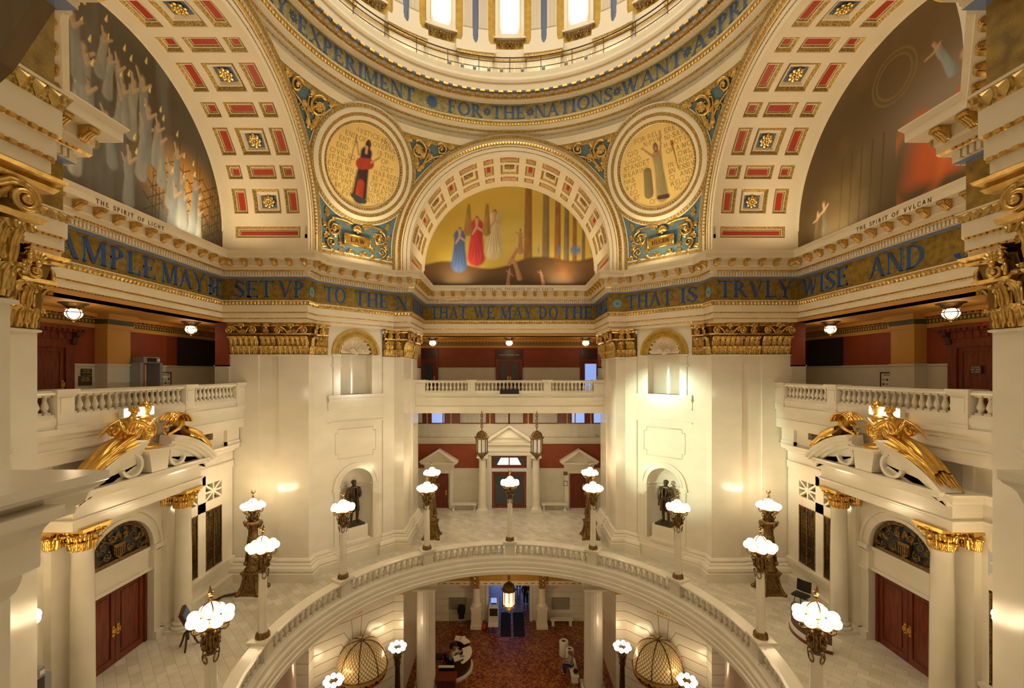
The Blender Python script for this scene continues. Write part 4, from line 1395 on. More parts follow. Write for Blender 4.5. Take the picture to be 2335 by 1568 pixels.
# drum wall: dado, ochre wall, windows between paired pilasters
RD = 10.4
dr = MB()
ring_sweep(dr, [(RD, 16.6, 0), (RD, 18.35, 0), (RD - .05, 18.4, 2), (RD - .06, 18.5, 0), (RD - .10, 18.6, 0), (RD - .1, 19.05, 0), (RD, 19.1, 1), (RD, 26.5, 0), (RD - .6, 26.6, 0), (RD - .6, 27.4, 0), (RD, 27.5, 0), (RD * .93, 31, 0), (RD * .72, 34, 0), (RD * .4, 36, 0), (.6, 36.8, 0)], 96)
DW = struct(dr, 'wall_drum', ['drum_white', 'ochre_gold', 'gold_leaf'], 0, 'drum wall of the dome, ochre above a cream dado')
def dm_(x, h, d=0.0, R=RD):
    a = x / R
    return cyl(R - d, a, h)
def dbox(mb, x0, x1, h0, h1, d0, d1, mi=0, n=1):
    for k in range(n):
        a, b = x0 + (x1 - x0) * k / n, x0 + (x1 - x0) * (k + 1) / n
        mb.prism([(a, h0), (b, h0), (b, h1), (a, h1)], lambda x, y, d: dm_(x, y, d), d1, d0, mi)
win0 = None
pil0 = None
for k in range(-4, 5):
    if win0 is None:
        fr = MB()
        for (x0, x1, d) in ((-.86, -.46, .10), (.46, .86, .10), (-.60, -.46, .17), (.46, .60, .17)):
            dbox(fr, x0, x1, 19.72, 26, 0, d)
        dbox(fr, -.86, .86, 19.72, 19.98, 0, .14, 0, 4)
        dbox(fr, -.95, .95, 19.66, 19.76, 0, .2, 0, 4)
        win0 = fr.build('window_1', ['drum_white'])
        win0['kind'] = 'structure'
        win0['label'] = 'bright daylit window in the drum of the dome'
        p = MB()
        dbox(p, -.47, .47, 19.95, 26, .01, .03, 0, 4)
        pn = p.build('pane', 'daylight', win0)
        c = MB()
        for sx in (-1, 1):
            fn = lambda x, y, d, sx=sx: dm_(sx * x, y, .08 + d)
            spiral(c, fn, .62, 19.45, .16, 1, 1.3, -1, .05)
            spiral(c, fn, .30, 19.36, .14, 2, 1.2, 1, .045)
            for (x, y, a, L) in ((.15, 19.55, -.9, .35), (.5, 19.5, -1.4, .35), (.8, 19.6, .2, .16), (.1, 19.4, -1.5, .25), (.35, 19.55, -.4, .4)):
                leaf(c, fn, x, y, a, L, .10)
        c.sphere(dm_(0, 19.42, .1), .14, 0, 8, 6)
        c.build('cartouche', 'bronze', win0)
        wins = [win0]
        win0.rotation_euler.z = -math.radians(22.5 * k)
    else:
        wn = dup(win0, rotz=-math.radians(22.5 * k))
        wn.name = 'window_%d' % (k + 5)
        wn['label'] = 'bright daylit window in the drum of the dome'
SIDE = {-33.75: 'left of', 33.75: 'right of', -11.25: 'just left of', 11.25: 'just right of'}
for k in range(-3, 3):
    ang = 22.5 * k + 11.25
    for j in (-1, 1):
        if pil0 is None:
            pil0 = thing('drum_pilaster', 'x', 'pilaster', (0, 0, 0), 0, 'paired pilasters of the drum')
            s = MB()
            for i in range(9):
                x = -.235 + .47 * i / 8
                dbox(s, x - .02, x + .02, 20.15, 26, .10, .19)
            dbox(s, -.28, .28, 19.5, 26, 0, .13)
            s.build('shaft', 'drum_white', pil0)
            b = MB()
            for (h0, h1, d, wd) in ((19.08, 19.3, .26, .40), (19.3, 19.42, .22, .36), (19.42, 19.62, .18, .32), (19.62, 20.1, .15, .30)):
                dbox(b, -wd, wd, h0, h1, 0, d)
            b.build('base', 'drum_white', pil0)
            pil = pil0
        else:
            pil = dup(pil0)
        pil.rotation_euler.z = -(math.radians(ang) + j * .465 / RD)
        n_ = k if k >= 0 else -k - 1
        pil['label'] = '%s fluted drum pilaster of the %s pair from the middle window, %s side' % ('inner' if (j > 0) == (k < 0) else 'outer', ('first', 'second', 'third')[n_], 'LAW' if k < 0 else 'RELIGION')
pedm = MB()
for k in range(-4, 4):
    a = math.radians(22.5 * k + 11.25) * RD
    dbox(pedm, a - 1.0, a + 1.0, 16.6, 18.35, 0, .22, 0, 4)
    dbox(pedm, a - 1.12, a + 1.12, 18.35, 18.6, 0, .36, 1, 4)
    dbox(pedm, a - 1.2, a + 1.2, 18.6, 19.1, 0, .42, 0, 4)
    dbox(pedm, a - .19, a + .19, 19.1, 26, .0, .012, 2, 1)
    for (x0, x1) in ((a - .8, a - .76), (a + .76, a + .8)):
        dbox(pedm, x0, x1, 16.7, 18.2, .22, .235, 3)
    for x0 in (a + 1.35, a + 1.8, a + 2.3, a + 2.75):
        dbox(pedm, x0, x0 + .05, 16.7, 18.2, 0, .02, 3)
pedm.build('dado_pedestals', ['drum_white', 'gold_leaf', 'drum_blue', 'gold'], DW)
# small spotlights standing on the deck edge
SPOTS = [(-3, 'x'), (-21.5, 'x'), (-17, 'x'), (-12.6, 'x'), (4.5, 'x'), (12, 'x'), (20, 'x'), (27, 'x'), (-7.5, 'x')]
spot0 = None
SPL = ['on the drum deck, %s from the middle window on the %s side' % q for q in (('first', 'LAW'), ('fifth', 'LAW'), ('fourth', 'LAW'), ('third', 'LAW'), ('first', 'RELIGION'), ('second', 'RELIGION'), ('third', 'RELIGION'), ('fourth', 'RELIGION'), ('second', 'LAW'))]
for (a, _), lb in zip(SPOTS, SPL):
    a = math.radians(a)
    if spot0 is None:
        spot0 = thing('gallery_spotlight', 'x', 'spotlight', (0, 0, 0), 0, 'spotlights on the drum gallery')
        t = MB()
        t.lathe([(.02, -.08), (.09, -.06), (.10, .10), (.08, .12)], 10)
        t.tube([(0, 0, -.06), (0, 0, -.2)], .02, 5)
        t.build('housing', 'grey_metal', spot0)
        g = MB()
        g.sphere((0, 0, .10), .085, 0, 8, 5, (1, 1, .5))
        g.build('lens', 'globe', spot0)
        s_ = spot0
    else:
        s_ = dup(spot0)
    s_.location = cyl(9.0, a, 16.87)
    s_['label'] = 'small round spotlight ' + lb
for k in range(-3, 3):                       # uplights washing the pilaster pedestals
    a = math.radians(22.5 * k + 11.25)
    x, y, z = cyl(9.75, a, 17.5)
    light('drum_uplight', 'POINT', (x, y, z), 9, (1, .84, .55), size=.12)
for k in range(-2, 3):                       # daylight through the drum windows
    a = math.radians(22.5 * k)
    x, y, z = cyl(RD - .3, a, 22.5)
    light('window_daylight', 'AREA', (x, y, z), 40, (.95, 1, .95), rot=(PI / 2, 0, -a), size=.9, size_y=4.5)
# ---------------------------------------------------------------- gilded composite capitals
def acanthus(mb, fn, x, z0, H, wd, out, mi=0):
    cl = [(.02, 0), (.05, .25), (.07, .5), (.10, .72), (.16, .88), (.24, .96), (.31, .93), (.33, .83)]
    nv = 14
    def pt(u, v):
        t = v * (len(cl) - 1)
        i = min(int(t), len(cl) - 2)
        f_ = t - i
        d = cl[i][0] * (1 - f_) + cl[i + 1][0] * f_
        z = cl[i][1] * (1 - f_) + cl[i + 1][1] * f_
        s = 2 * u - 1
        wl = wd * (.66 + .34 * abs(math.sin(PI * 4 * v + .4))) * (1 - .4 * max(0, v - .7) / .3)
        rib = .045 * math.cos(s * PI * 2.5)
        return fn(x + s * wl / 2, z0 + z * H, d * out / .33 + .02 + rib - .05 * s * s)
    mb.grid(pt, 10, nv, mi, True)
def volute(mb, fn, x, z, r, sg, d, th, mi=0):
    pts, rad = [], []
    for k in range(34):
        t = k / 33
        rr = r * (1 - .88 * t)
        a = PI / 2 + sg * 2 * PI * 1.75 * t
        pts.append(fn(x + rr * math.cos(a), z + rr * math.sin(a), d + .05 * t))
        rad.append(th * (1 - .45 * t))
    mb.tube(pts, rad, 6, mi)
    mb.sphere(fn(x, z, d + .05), th * .9, mi, 8, 5)
def capital_faces(faces):
    """faces: list of (plan a, plan b); returns dict of part meshes in world coordinates (pier frame)."""
    Z0 = Zh(NECK + .09)
    HT = 2.45 - NECK - .09
    P = dict(bell=MB(), lower_leaves=MB(), upper_leaves=MB(), abacus=MB())
    vols = []
    path = [faces[0][0]] + [f[1] for f in faces]
    P['bell'].sweep(path, [(.0, Z0), (.03, Z0 + .02), (.05, Z0 + HT * .55), (.14, Z0 + HT * .85), (.14, Z0 + HT * .9)])
    P['abacus'].sweep(path, [(.10, Z0 + HT * .60, 0), (.20, Z0 + HT * .61, 0), (.22, Z0 + HT * .66, 0), (.12, Z0 + HT * .68, 0)])
    P['abacus'].sweep(path, [(.0, Z0 + HT * .87), (.26, Z0 + HT * .88), (.30, Z0 + HT * .92), (.26, Z0 + HT * .935), (.34, Z0 + HT * .97), (.36, Z0 + HT * .999), (-.2, Z0 + HT * .999)])
    for (a, b) in faces:
        a, b = Vector(a), Vector(b)
        d = b - a
        L = d.length
        if L < .2:
            continue
        d.normalize()
        n = Vector((d.y, -d.x))
        fn = lambda x, z, o, a=a, d=d, n=n: (a.x + d.x * x + n.x * o, a.y + d.y * x + n.y * o, Z0 + z)
        k = max(2, int(round(L / .27)))
        for i in range(k):
            acanthus(P['lower_leaves'], fn, L * (i + .5) / k, 0, HT * .27, L / k * .86, .24)
        for i in range(k + 1):
            x = L * i / k
            if 0 < i < k or L > 1:
                acanthus(P['upper_leaves'], fn, min(max(x, .08), L - .08), HT * .05, HT * .54, L / k * .80, .33)
        for i in range(k):
            P['upper_leaves'].sphere(fn(L * (i + .5) / k, HT * .50, .10), .055, 0, 7, 5)
            P['upper_leaves'].tube([fn(L * (i + .5) / k, HT * .2, .06), fn(L * (i + .5) / k, HT * .48, .08)], .03, 5)
        v = MB()
        if L > 1:
            for sg, x in ((1, .12), (-1, L - .12)):
                volute(v, fn, x, HT * .75, HT * .105, sg, .28, .055)
                v.tube([fn(x + sg * q, HT * z, .12 + o) for q, z, o in ((.62, .58, 0), (.45, .66, .05), (.3, .78, .1), (.14, .855, .16), (.02, .86, .18))], [.03, .05, .055, .06, .055], 6)
                volute(v, fn, x + sg * .50, HT * .72, HT * .075, -sg, .16, .04)
                acanthus(v, fn, x + sg * .28, HT * .58, HT * .16, .18, .12)
                leaf(v, lambda x_, y_, o: fn(x_, y_, .2 + o), x + sg * .2, HT * .70, PI / 2 + sg * .5, .28, .07)
        else:
            volute(v, fn, L * .5, HT * .74, HT * .10, 1, .24, .05)
        # palmette at the middle of the abacus
        for j in range(7):
            a_ = PI * (j + .5) / 7
            v.tube([fn(L / 2, HT * .86, .28), fn(L / 2 + .20 * math.cos(a_), HT * (.86 + .13 * math.sin(a_)), .34)], [.03, .05], 5)
        v.sphere(fn(L / 2, HT * .84, .30), .075, 0, 8, 6)
        vols.append(v)
    return P, vols
CAPS = [('%s', [((-13.87, WS), (-12.5, WS)), ((-12.5, WS), (-12.5, WS + .08)), ((-12.5, WS + .08), (-11.5, WS + .08))]),
        ('%s', [((-11.5, WS), (-AS, WS)), ((-AS, WS), (-AS, CS)), ((-AS, CS), dpt(SN0))]),
        ('%s', [(dpt(SN1), (-CS, AS)), ((-CS, AS), (-WS, AS)), ((-WS, AS), (-WS, 11.5))]),
        ('%s', [((-WS - .08, 11.5), (-WS - .08, 12.5)), ((-WS - .08, 12.5), (-WS, 12.5)), ((-WS, 12.5), (-WS, 13.87))])]
CAPL = {FAR_L: ['gilded capital below the word SET, on the pilaster nearest the Spirit of Light', 'wide gilded leafy capital wrapping the pier corner under SET VP, beside the shell niche', 'gilded leafy capital under the letter N, beside the shell niche of the LAW pier', 'gilded capital inside the end opening on the LAW side'],
        FAR_R: ['gilded capital inside the end opening on the RELIGION side', 'gilded leafy capital below THAT, beside the shell niche of the RELIGION pier', 'wide gilded leafy capital wrapping the pier corner under TRVLY', 'gilded capital below the end of TRVLY, nearest the Spirit of Vulcan'],
        NEAR_L: ['gilded capital of the camera-side opening on the AMPLE side', 'huge gilded capital cut by the frame, above the gold capital at AMPLE', 'gilded capital with curling scroll directly below the A of AMPLE', 'gilded capital on the hidden side of the near pier by AMPLE'],
        NEAR_R: ['gilded capital on the hidden side of the near pier by AND', 'gilded capital with curling scroll below the letter J, beside AND', 'huge gilded capital with a big scroll, cut by the frame above the letter J', 'gilded capital of the camera-side opening on the AND side']}
proto = []
for rot in (FAR_L, FAR_R, NEAR_L, NEAR_R):
    for i, (_, faces) in enumerate(CAPS):
        if rot == NEAR_L and i in (3,) or rot == NEAR_R and i in (0,):
            continue
        if rot == FAR_L:
            t = thing('gilded_capital', CAPL[rot][i], 'capital', (0, 0, 0), 0, 'gilded capitals of the marble piers')
            P, vols = capital_faces(faces)
            for k_, m_ in P.items():
                m_.build(k_, 'gold_shaded' if k_ == 'bell' else 'gold', t)
            for v in vols:
                v.build('volutes', 'gold', t)
            proto.append(t)
        else:
            t = dup(proto[i], label=CAPL[rot][i])
            t.rotation_euler.z = rot

# ---------------------------------------------------------------- second-floor gallery: paving, ring beam, round balustrade
fl_ = MB()
def outer(a):
    c, s = abs(math.sin(a)), abs(math.cos(a))
    return min(14.2 / max(c, 1e-6), (17.7 if math.cos(a) > 0 else 14.2) / max(s, 1e-6))
GA0, GA1 = math.radians(-150), math.radians(150)
def gal(u, v):
    a = GA0 + (GA1 - GA0) * u
    r = 8.5 + (outer(a) - 8.5) * v
    return (r * math.sin(a), r * math.cos(a), Zh(H2))
fl_.grid(gal, 200, 1, 0, False)
struct(fl_, 'floor_gallery', 'floor_marble', 0, 'pale marble paving of the round gallery')
bm_ = MB()
def rsw(mb, prof, n=140, mi=0):
    for k in range(len(prof) - 1):
        p, q = prof[k], prof[k + 1]
        mb.grid(lambda u, v: ((p[0] + (q[0] - p[0]) * v) * math.sin(GA0 + (GA1 - GA0) * u), (p[0] + (q[0] - p[0]) * v) * math.cos(GA0 + (GA1 - GA0) * u), Zh(p[1] + (q[1] - p[1]) * v)), n, 1, mi, True)
rsw(bm_, [(9.05, -10.25), (9.05, -10.1), (8.50, -10.1), (8.46, -10.18), (8.46, -10.36), (8.40, -10.38), (8.38, -10.46), (8.38, -10.62), (8.34, -10.64), (8.34, -10.80), (8.30, -10.84), (8.30, -11.0), (9.4, -11.0), (9.4, -10.6)])
for k in range(0):
    pass
struct(bm_, 'trim_9', 'marble', 0, 'curved marble beam carrying the round gallery')
def baluster_mb(H, r):
    mb = MB()
    mb.box(-r, r, -r, r, 0, H * .10)
    mb.box(-r, r, -r, r, H * .90, H)
    mb.lathe([(r * .6, H * .10), (r * .95, H * .13), (r * .55, H * .18), (r * .8, H * .24), (r * 1.08, H * .36), (r * .95, H * .48), (r * .6, H * .66), (r * .48, H * .78), (r * .8, H * .81), (r * .5, H * .84), (r * .75, H * .90)], 10)
    return mb
RB = 8.78
def ang_pt(R, a, h):
    return (R * math.sin(a), R * math.cos(a), Zh(h))
BAYS = [(-135, -120), (-120, -90), (-90, -60), (-60, -30), (-30, 0), (0, 30), (30, 60), (60, 90), (90, 120), (120, 135)]
BAYL = ['at the near end, past the lamppost nearest AMPLE', 'in front of the entrance doors below AMPLE', 'between the second and third lampposts on the LAW side', 'under the bronze statue niche on the LAW side', 'between the middle lamppost and the LAW side', 'between the middle lamppost and the RELIGION side',
        'under the bronze statue niche on the RELIGION side', 'between the second and third lampposts on the RELIGION side', 'in front of the entrance doors below AND', 'at the near end, past the lamppost nearest AND']
bal_me = None
for (b0, b1), lb in zip(BAYS, BAYL):
    a0, a1 = math.radians(b0), math.radians(b1)
    t = thing('gallery_balustrade', 'curved white marble balustrade section ' + lb, 'balustrade', (0, 0, Zh(H2)), 0, 'balustrade sections of the round gallery')
    hw = .30 / RB
    s0 = a0 + (0 if b0 == -135 else hw)
    s1 = a1 - (0 if b1 == 135 else hw)
    def arcs(prof, name):
        mb = MB()
        n = max(6, int((b1 - b0) / 1.5))
        P = len(prof) - 1
        for k in range(P):
            p, q = prof[k], prof[k + 1]
            mb.grid(lambda u, v: ((p[0] + (q[0] - p[0]) * v) * math.sin(s0 + (s1 - s0) * u), (p[0] + (q[0] - p[0]) * v) * math.cos(s0 + (s1 - s0) * u), p[1] + (q[1] - p[1]) * v), n, 1, 0, True)
        return mb.build(name, 'marble', t)
    arcs([(RB - .20, .70), (RB - .27, .74), (RB - .27, .80), (RB - .20, .84), (RB + .20, .84), (RB + .27, .80), (RB + .27, .74), (RB + .20, .70), (RB - .20, .70)], 'rail')
    arcs([(RB - .24, .0), (RB - .24, .13), (RB - .18, .17), (RB + .18, .17), (RB + .24, .13), (RB + .24, .0)], 'plinth')
    nb = int(round((s1 - s0) * RB / .315))
    for k in range(nb):
        a = s0 + (s1 - s0) * (k + .5) / nb
        if bal_me is None:
            o = baluster_mb(.53, .105).build('baluster', 'marble', t)
            bal_me = o.data
        else:
            o = bpy.data.objects.new('baluster', bal_me)
            COL.objects.link(o)
            o.parent = t
        o.location = (RB * math.sin(a), RB * math.cos(a), .17)
        o.rotation_euler.z = -a
# pedestals with the globe lampposts standing on them: see the lamps
ped0 = None
LAMPA = [0, -30, 30, -60, 60, -90, 90, -120, 120]
LW = {0: 'in the middle', -30: 'by the vestibule on the LAW side', 30: 'by the vestibule on the RELIGION side', -60: 'before the statue below LAW', 60: 'before the statue below RELIGION', -90: 'before the torchere on the AMPLE side', 90: 'before the torchere on the AND side',
      -120: 'nearest the entrance doors below AMPLE', 120: 'nearest the entrance doors below AND'}
for a in LAMPA:
    r_ = math.radians(a)
    loc = (RB * math.sin(r_), RB * math.cos(r_), Zh(H2))
    if ped0 is None:
        ped0 = thing('lamp_pedestal', 'x', 'pedestal', loc, -r_, 'pedestals of the round balustrade')
        b = MB()
        b.box(-.30, .30, -.26, .26, 0, .17)
        b.box(-.27, .27, -.22, .22, .17, .78)
        for y_ in (-.225,):
            b.box(-.19, .19, y_ - .012, y_, .25, .70)
        b.build('die', 'marble', ped0)
        c = MB()
        c.box(-.32, .32, -.28, .30, .78, .84)
        c.box(-.38, .38, -.33, .36, .84, .93)
        c.build('cap', 'marble', ped0)
        p_ = ped0
    else:
        p_ = dup(ped0, loc, -r_)
    p_['label'] = 'square marble balustrade pedestal under the white lamppost ' + LW[a]

# ---------------------------------------------------------------- third-floor balconies (arm frame: along x, away y)
YB = 13.4
SIDE_L = {FRONT: 'straight ahead below THAT WE MAY DO THE', LEFT: 'below AMPLE MAY BE', RIGHT: 'below WISE AND'}
bal3 = None
BAL3 = {}
for rot in (FRONT, LEFT, RIGHT):
    t = thing('balcony_balustrade', 'straight white balcony balustrade ' + SIDE_L[rot], 'balustrade', (0, 0, Zh(H3)), rot, 'balustrades of the upper balconies')
    BAL3[rot] = t
    m_ = MB()
    m_.sweep([(-6.25, YB), (6.25, YB)], [(.17, .98), (.24, 1.0), (.26, 1.06), (.20, 1.10), (.20, 1.12), (-.20, 1.12), (-.20, 1.10), (-.26, 1.06), (-.24, 1.0), (-.17, .98), (.17, .98)])
    m_.build('rail', 'marble', t)
    m_ = MB()
    m_.sweep([(-6.25, YB), (6.25, YB)], [(.22, 0), (.22, .30), (.18, .36), (.14, .42), (-.14, .42), (-.2, .36), (-.2, 0)])
    m_.build('plinth', 'marble', t)
    for (x0, x1) in ((-6.25, -5.55), (-2.75, -2.25), (2.25, 2.75), (5.55, 6.25)):
        m_ = MB()
        m_.box(x0, x1, YB - .24, YB + .22, 0, .98)
        m_.box(x0 + .08, x1 - .08, YB - .26, YB - .24, .46, .90)
        m_.box(x0 - .06, x1 + .06, YB - .30, YB + .28, .98, 1.05)
        m_.box(x0 - .09, x1 + .09, YB - .33, YB + .31, 1.05, 1.15)
        m_.box(x0 - .04, x1 + .04, YB - .28, YB + .26, 0, .12)
        m_.build('pedestal', 'marble', t)
    for (x0, x1, n) in ((-5.55, -2.75, 11), (-2.25, 2.25, 18), (2.75, 5.55, 11)):
        for k in range(n):
            if bal3 is None:
                o = baluster_mb(.56, .09).build('baluster', 'marble', t)
                bal3 = o.data
            else:
                o = bpy.data.objects.new('baluster', bal3)
                COL.objects.link(o)
                o.parent = t
            o.location = (x0 + (x1 - x0) * (k + .5) / n, YB, .42)
# ---------------------------------------------------------------- third-floor corridors behind the balconies
YK = 17.45
NMS = {FRONT: 'front', LEFT: 'left', RIGHT: 'right'}
def corridor(rot):
    n = NMS[rot]
    s = MB()
    s.box(-11.5, 11.5, 13.2, YK + .3, Zh(H3 - 1.0), Zh(H3 - .02))
    s.box(-6.15, 6.15, 13.10, 13.3, Zh(H3 - .16), Zh(H3))
    s.box(-6.15, 6.15, 13.16, 13.3, Zh(H3 - .30), Zh(H3 - .16))
    s.box(-6.15, 6.15, 13.14, 13.3, Zh(H3 - .66), Zh(H3 - .60))
    s.box(-6.15, 6.15, 13.18, 13.3, Zh(H3 - 1.04), Zh(H3 - .62))
    struct(s, 'floor_balcony_' + n, 'marble', rot, 'white marble edge of the upper balcony')
    b = MB()
    b.box(-11.5, 11.5, YK, YK + .3, Zh(H3), Zh(.35), 0)
    b.box(-11.5, 11.5, YK - .05, YK, Zh(.27), Zh(.35), 0)
    b.box(-11.5, 11.5, YK, YK + .3, Zh(.35), Zh(1.85), 1)
    b.box(-11.5, 11.5, YK - .06, YK + .3, Zh(1.85), Zh(2.02), 2)
    b.box(-11.5, 11.5, YK - .04, YK + .3, Zh(2.02), Zh(2.22), 3)
    for k in range(150):
        b.box(-11.4 + k * .152, -11.4 + k * .152 + .075, YK - .055, YK - .04, Zh(2.06), Zh(2.18), 4)
    b.box(-11.5, 11.5, YK - .14, YK + .3, Zh(2.22), Zh(2.30), 2)
    b.box(-11.5, 11.5, YK - .28, YK + .3, Zh(2.30), Zh(2.45), 2)
    for k in range(90):
        b.box(-11.4 + k * .253, -11.4 + k * .253 + .12, YK - .24, YK - .13, Zh(2.24), Zh(2.31), 1)
    for sx in (-1, 1):
        b.box(sx * 11.5 - .15, sx * 11.5 + .15, 13.3, YK, Zh(H3), Zh(2.6), 1)
    struct(b, 'wall_corridor_' + n, ['wainscot', 'red_wall', 'ochre', 'green_band', 'ochre_gold'], rot, 'red corridor wall over a pale marble dado behind the balcony')
    # side piers of the corridor mouth
    p = MB()
    for sx in (-1, 1):
        p.box(min(sx * 6.1, sx * 6.9), max(sx * 6.1, sx * 6.9), 13.9, 14.6, Zh(H3), Zh(.35), 0)
        p.box(min(sx * 6.1, sx * 6.95), max(sx * 6.1, sx * 6.95), 13.9, 14.65, Zh(.29), Zh(.36), 0)
        p.box(min(sx * 6.1, sx * 6.88), max(sx * 6.1, sx * 6.88), 13.9, 14.58, Zh(.35), Zh(2.45), 1)
    struct(p, 'wall_jamb_' + n, ['wainscot', 'red_wall'], rot)
    c = MB()
    c.box(-11.5, 11.5, 14.0, YK + .3, Zh(2.45), Zh(2.6))
    struct(c, 'ceiling_corridor_' + n, 'ochre', rot)
for r in (FRONT, LEFT, RIGHT):
    corridor(r)
# ceiling lamps
cl0 = None
CLP = [(FRONT, -5.45, 'behind the end balcony, nearest the LAW pier'), (FRONT, 0, 'middle of the three behind the end balcony'), (FRONT, 5.45, 'behind the end balcony, nearest the RELIGION pier'),
       (LEFT, .1, 'nearer of the two below AMPLE'), (LEFT, 5.8, 'farther of the two below AMPLE'), (RIGHT, -.05, 'nearer of the two below AND'), (RIGHT, -5.75, 'farther of the two below AND')]
for rot, x, lb in CLP:
    v = RZ(rot) @ Vector((x, 15.55, Zh(2.45)))
    if cl0 is None:
        cl0 = thing('ceiling_lamp', 'x', 'ceiling lamp', v, 0, 'globe lamps on the corridor ceilings')
        m_ = MB()
        m_.lathe([(.42, 0), (.40, -.03), (.30, -.06), (.26, -.12), (.18, -.17), (.22, -.20), (.24, -.22)], 16)
        m_.build('canopy', 'bronze', cl0)
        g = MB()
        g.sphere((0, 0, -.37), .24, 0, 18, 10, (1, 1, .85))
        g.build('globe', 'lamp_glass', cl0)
        h = MB()
        for k in range(4):
            a = PI / 2 * k
            h.tube([(.25 * math.cos(a) * math.sin(t), .25 * math.sin(a) * math.sin(t), -.37 + .215 * math.cos(t)) for t in [.2 + 2.7 * i / 8 for i in range(9)]], .022, 4)
        h.tube([(.253 * math.cos(2 * PI * k / 20), .253 * math.sin(2 * PI * k / 20), -.33) for k in range(20)], .02, 4, 0, True)
        h.sphere((0, 0, -.62), .05, 0, 8, 5)
        h.build('cage', 'bronze', cl0)
        o = cl0
    else:
        o = dup(cl0, v)
    o['label'] = 'round caged ceiling lamp, ' + lb
    light('corridor_lamp', 'POINT', (v.x, v.y, v.z - .85), 13, (1, .72, .40), size=.2)

# things in the side corridors (m = +1 on the AMPLE side, -1 mirrored on the AND side)
def at(rot, x, y, h):
    return RZ(rot) @ Vector((x, y, Zh(h)))
def panel_door(name, label, rot, x0, x1, y, h0, h1, leaves=1, glass=None, case=.16, thick=.08, mt='wood', handle=True):
    t = thing(name, label, 'door', at(rot, (x0 + x1) / 2, y, h0), rot)
    H, w2 = h1 - h0, (x1 - x0) / 2
    f = MB()
    f.box(-w2 - case, -w2, -.10, .05, 0, H + case)
    f.box(w2, w2 + case, -.10, .05, 0, H + case)
    f.box(-w2, w2, -.10, .05, H, H + case)
    f.build('frame', mt, t)
    lw = 2 * w2 / leaves
    for k in range(leaves):
        a, b = -w2 + k * lw + .01, -w2 + (k + 1) * lw - .01
        l_ = MB()
        st = min(.16, lw * .2)
        l_.box(a, a + st, -thick / 2, thick / 2, 0, H)
        l_.box(b - st, b, -thick / 2, thick / 2, 0, H)
        l_.box(a + st, b - st, -thick / 2, thick / 2, 0, st * 1.5)
        l_.box(a + st, b - st, -thick / 2, thick / 2, H - st, H)
        lo = l_.build('door_leaf', mt, t)
        p = MB()
        if glass:
            p.box(a + st, b - st, -.012, .012, st * 1.5, H - st)
            p.build('pane', glass, lo)
        else:
            p.box(a + st, b - st, -.012, .012, st * 1.5, H - st)
            p.box(a + st + .09, b - st - .09, -.035, .0, st * 1.5 + .12, H - st - .12)
            p.build('panel', mt, lo)
        if handle:
            hm = MB()
            hx = b - st / 2 if (k == 0 and leaves == 2) or leaves == 1 else a + st / 2
            hm.box(hx - .05, hx + .05, -thick / 2 - .02, -thick / 2, .98, 1.34)
            hm.tube([(hx, -thick / 2 - .02, 1.06), (hx, -thick / 2 - .09, 1.10), (hx, -thick / 2 - .09, 1.24), (hx, -thick / 2 - .02, 1.28)], .022, 6)
            ho = hm.build('handle', 'gold_bright', lo)
            ho['label'] = 'polished brass handle'
    return t
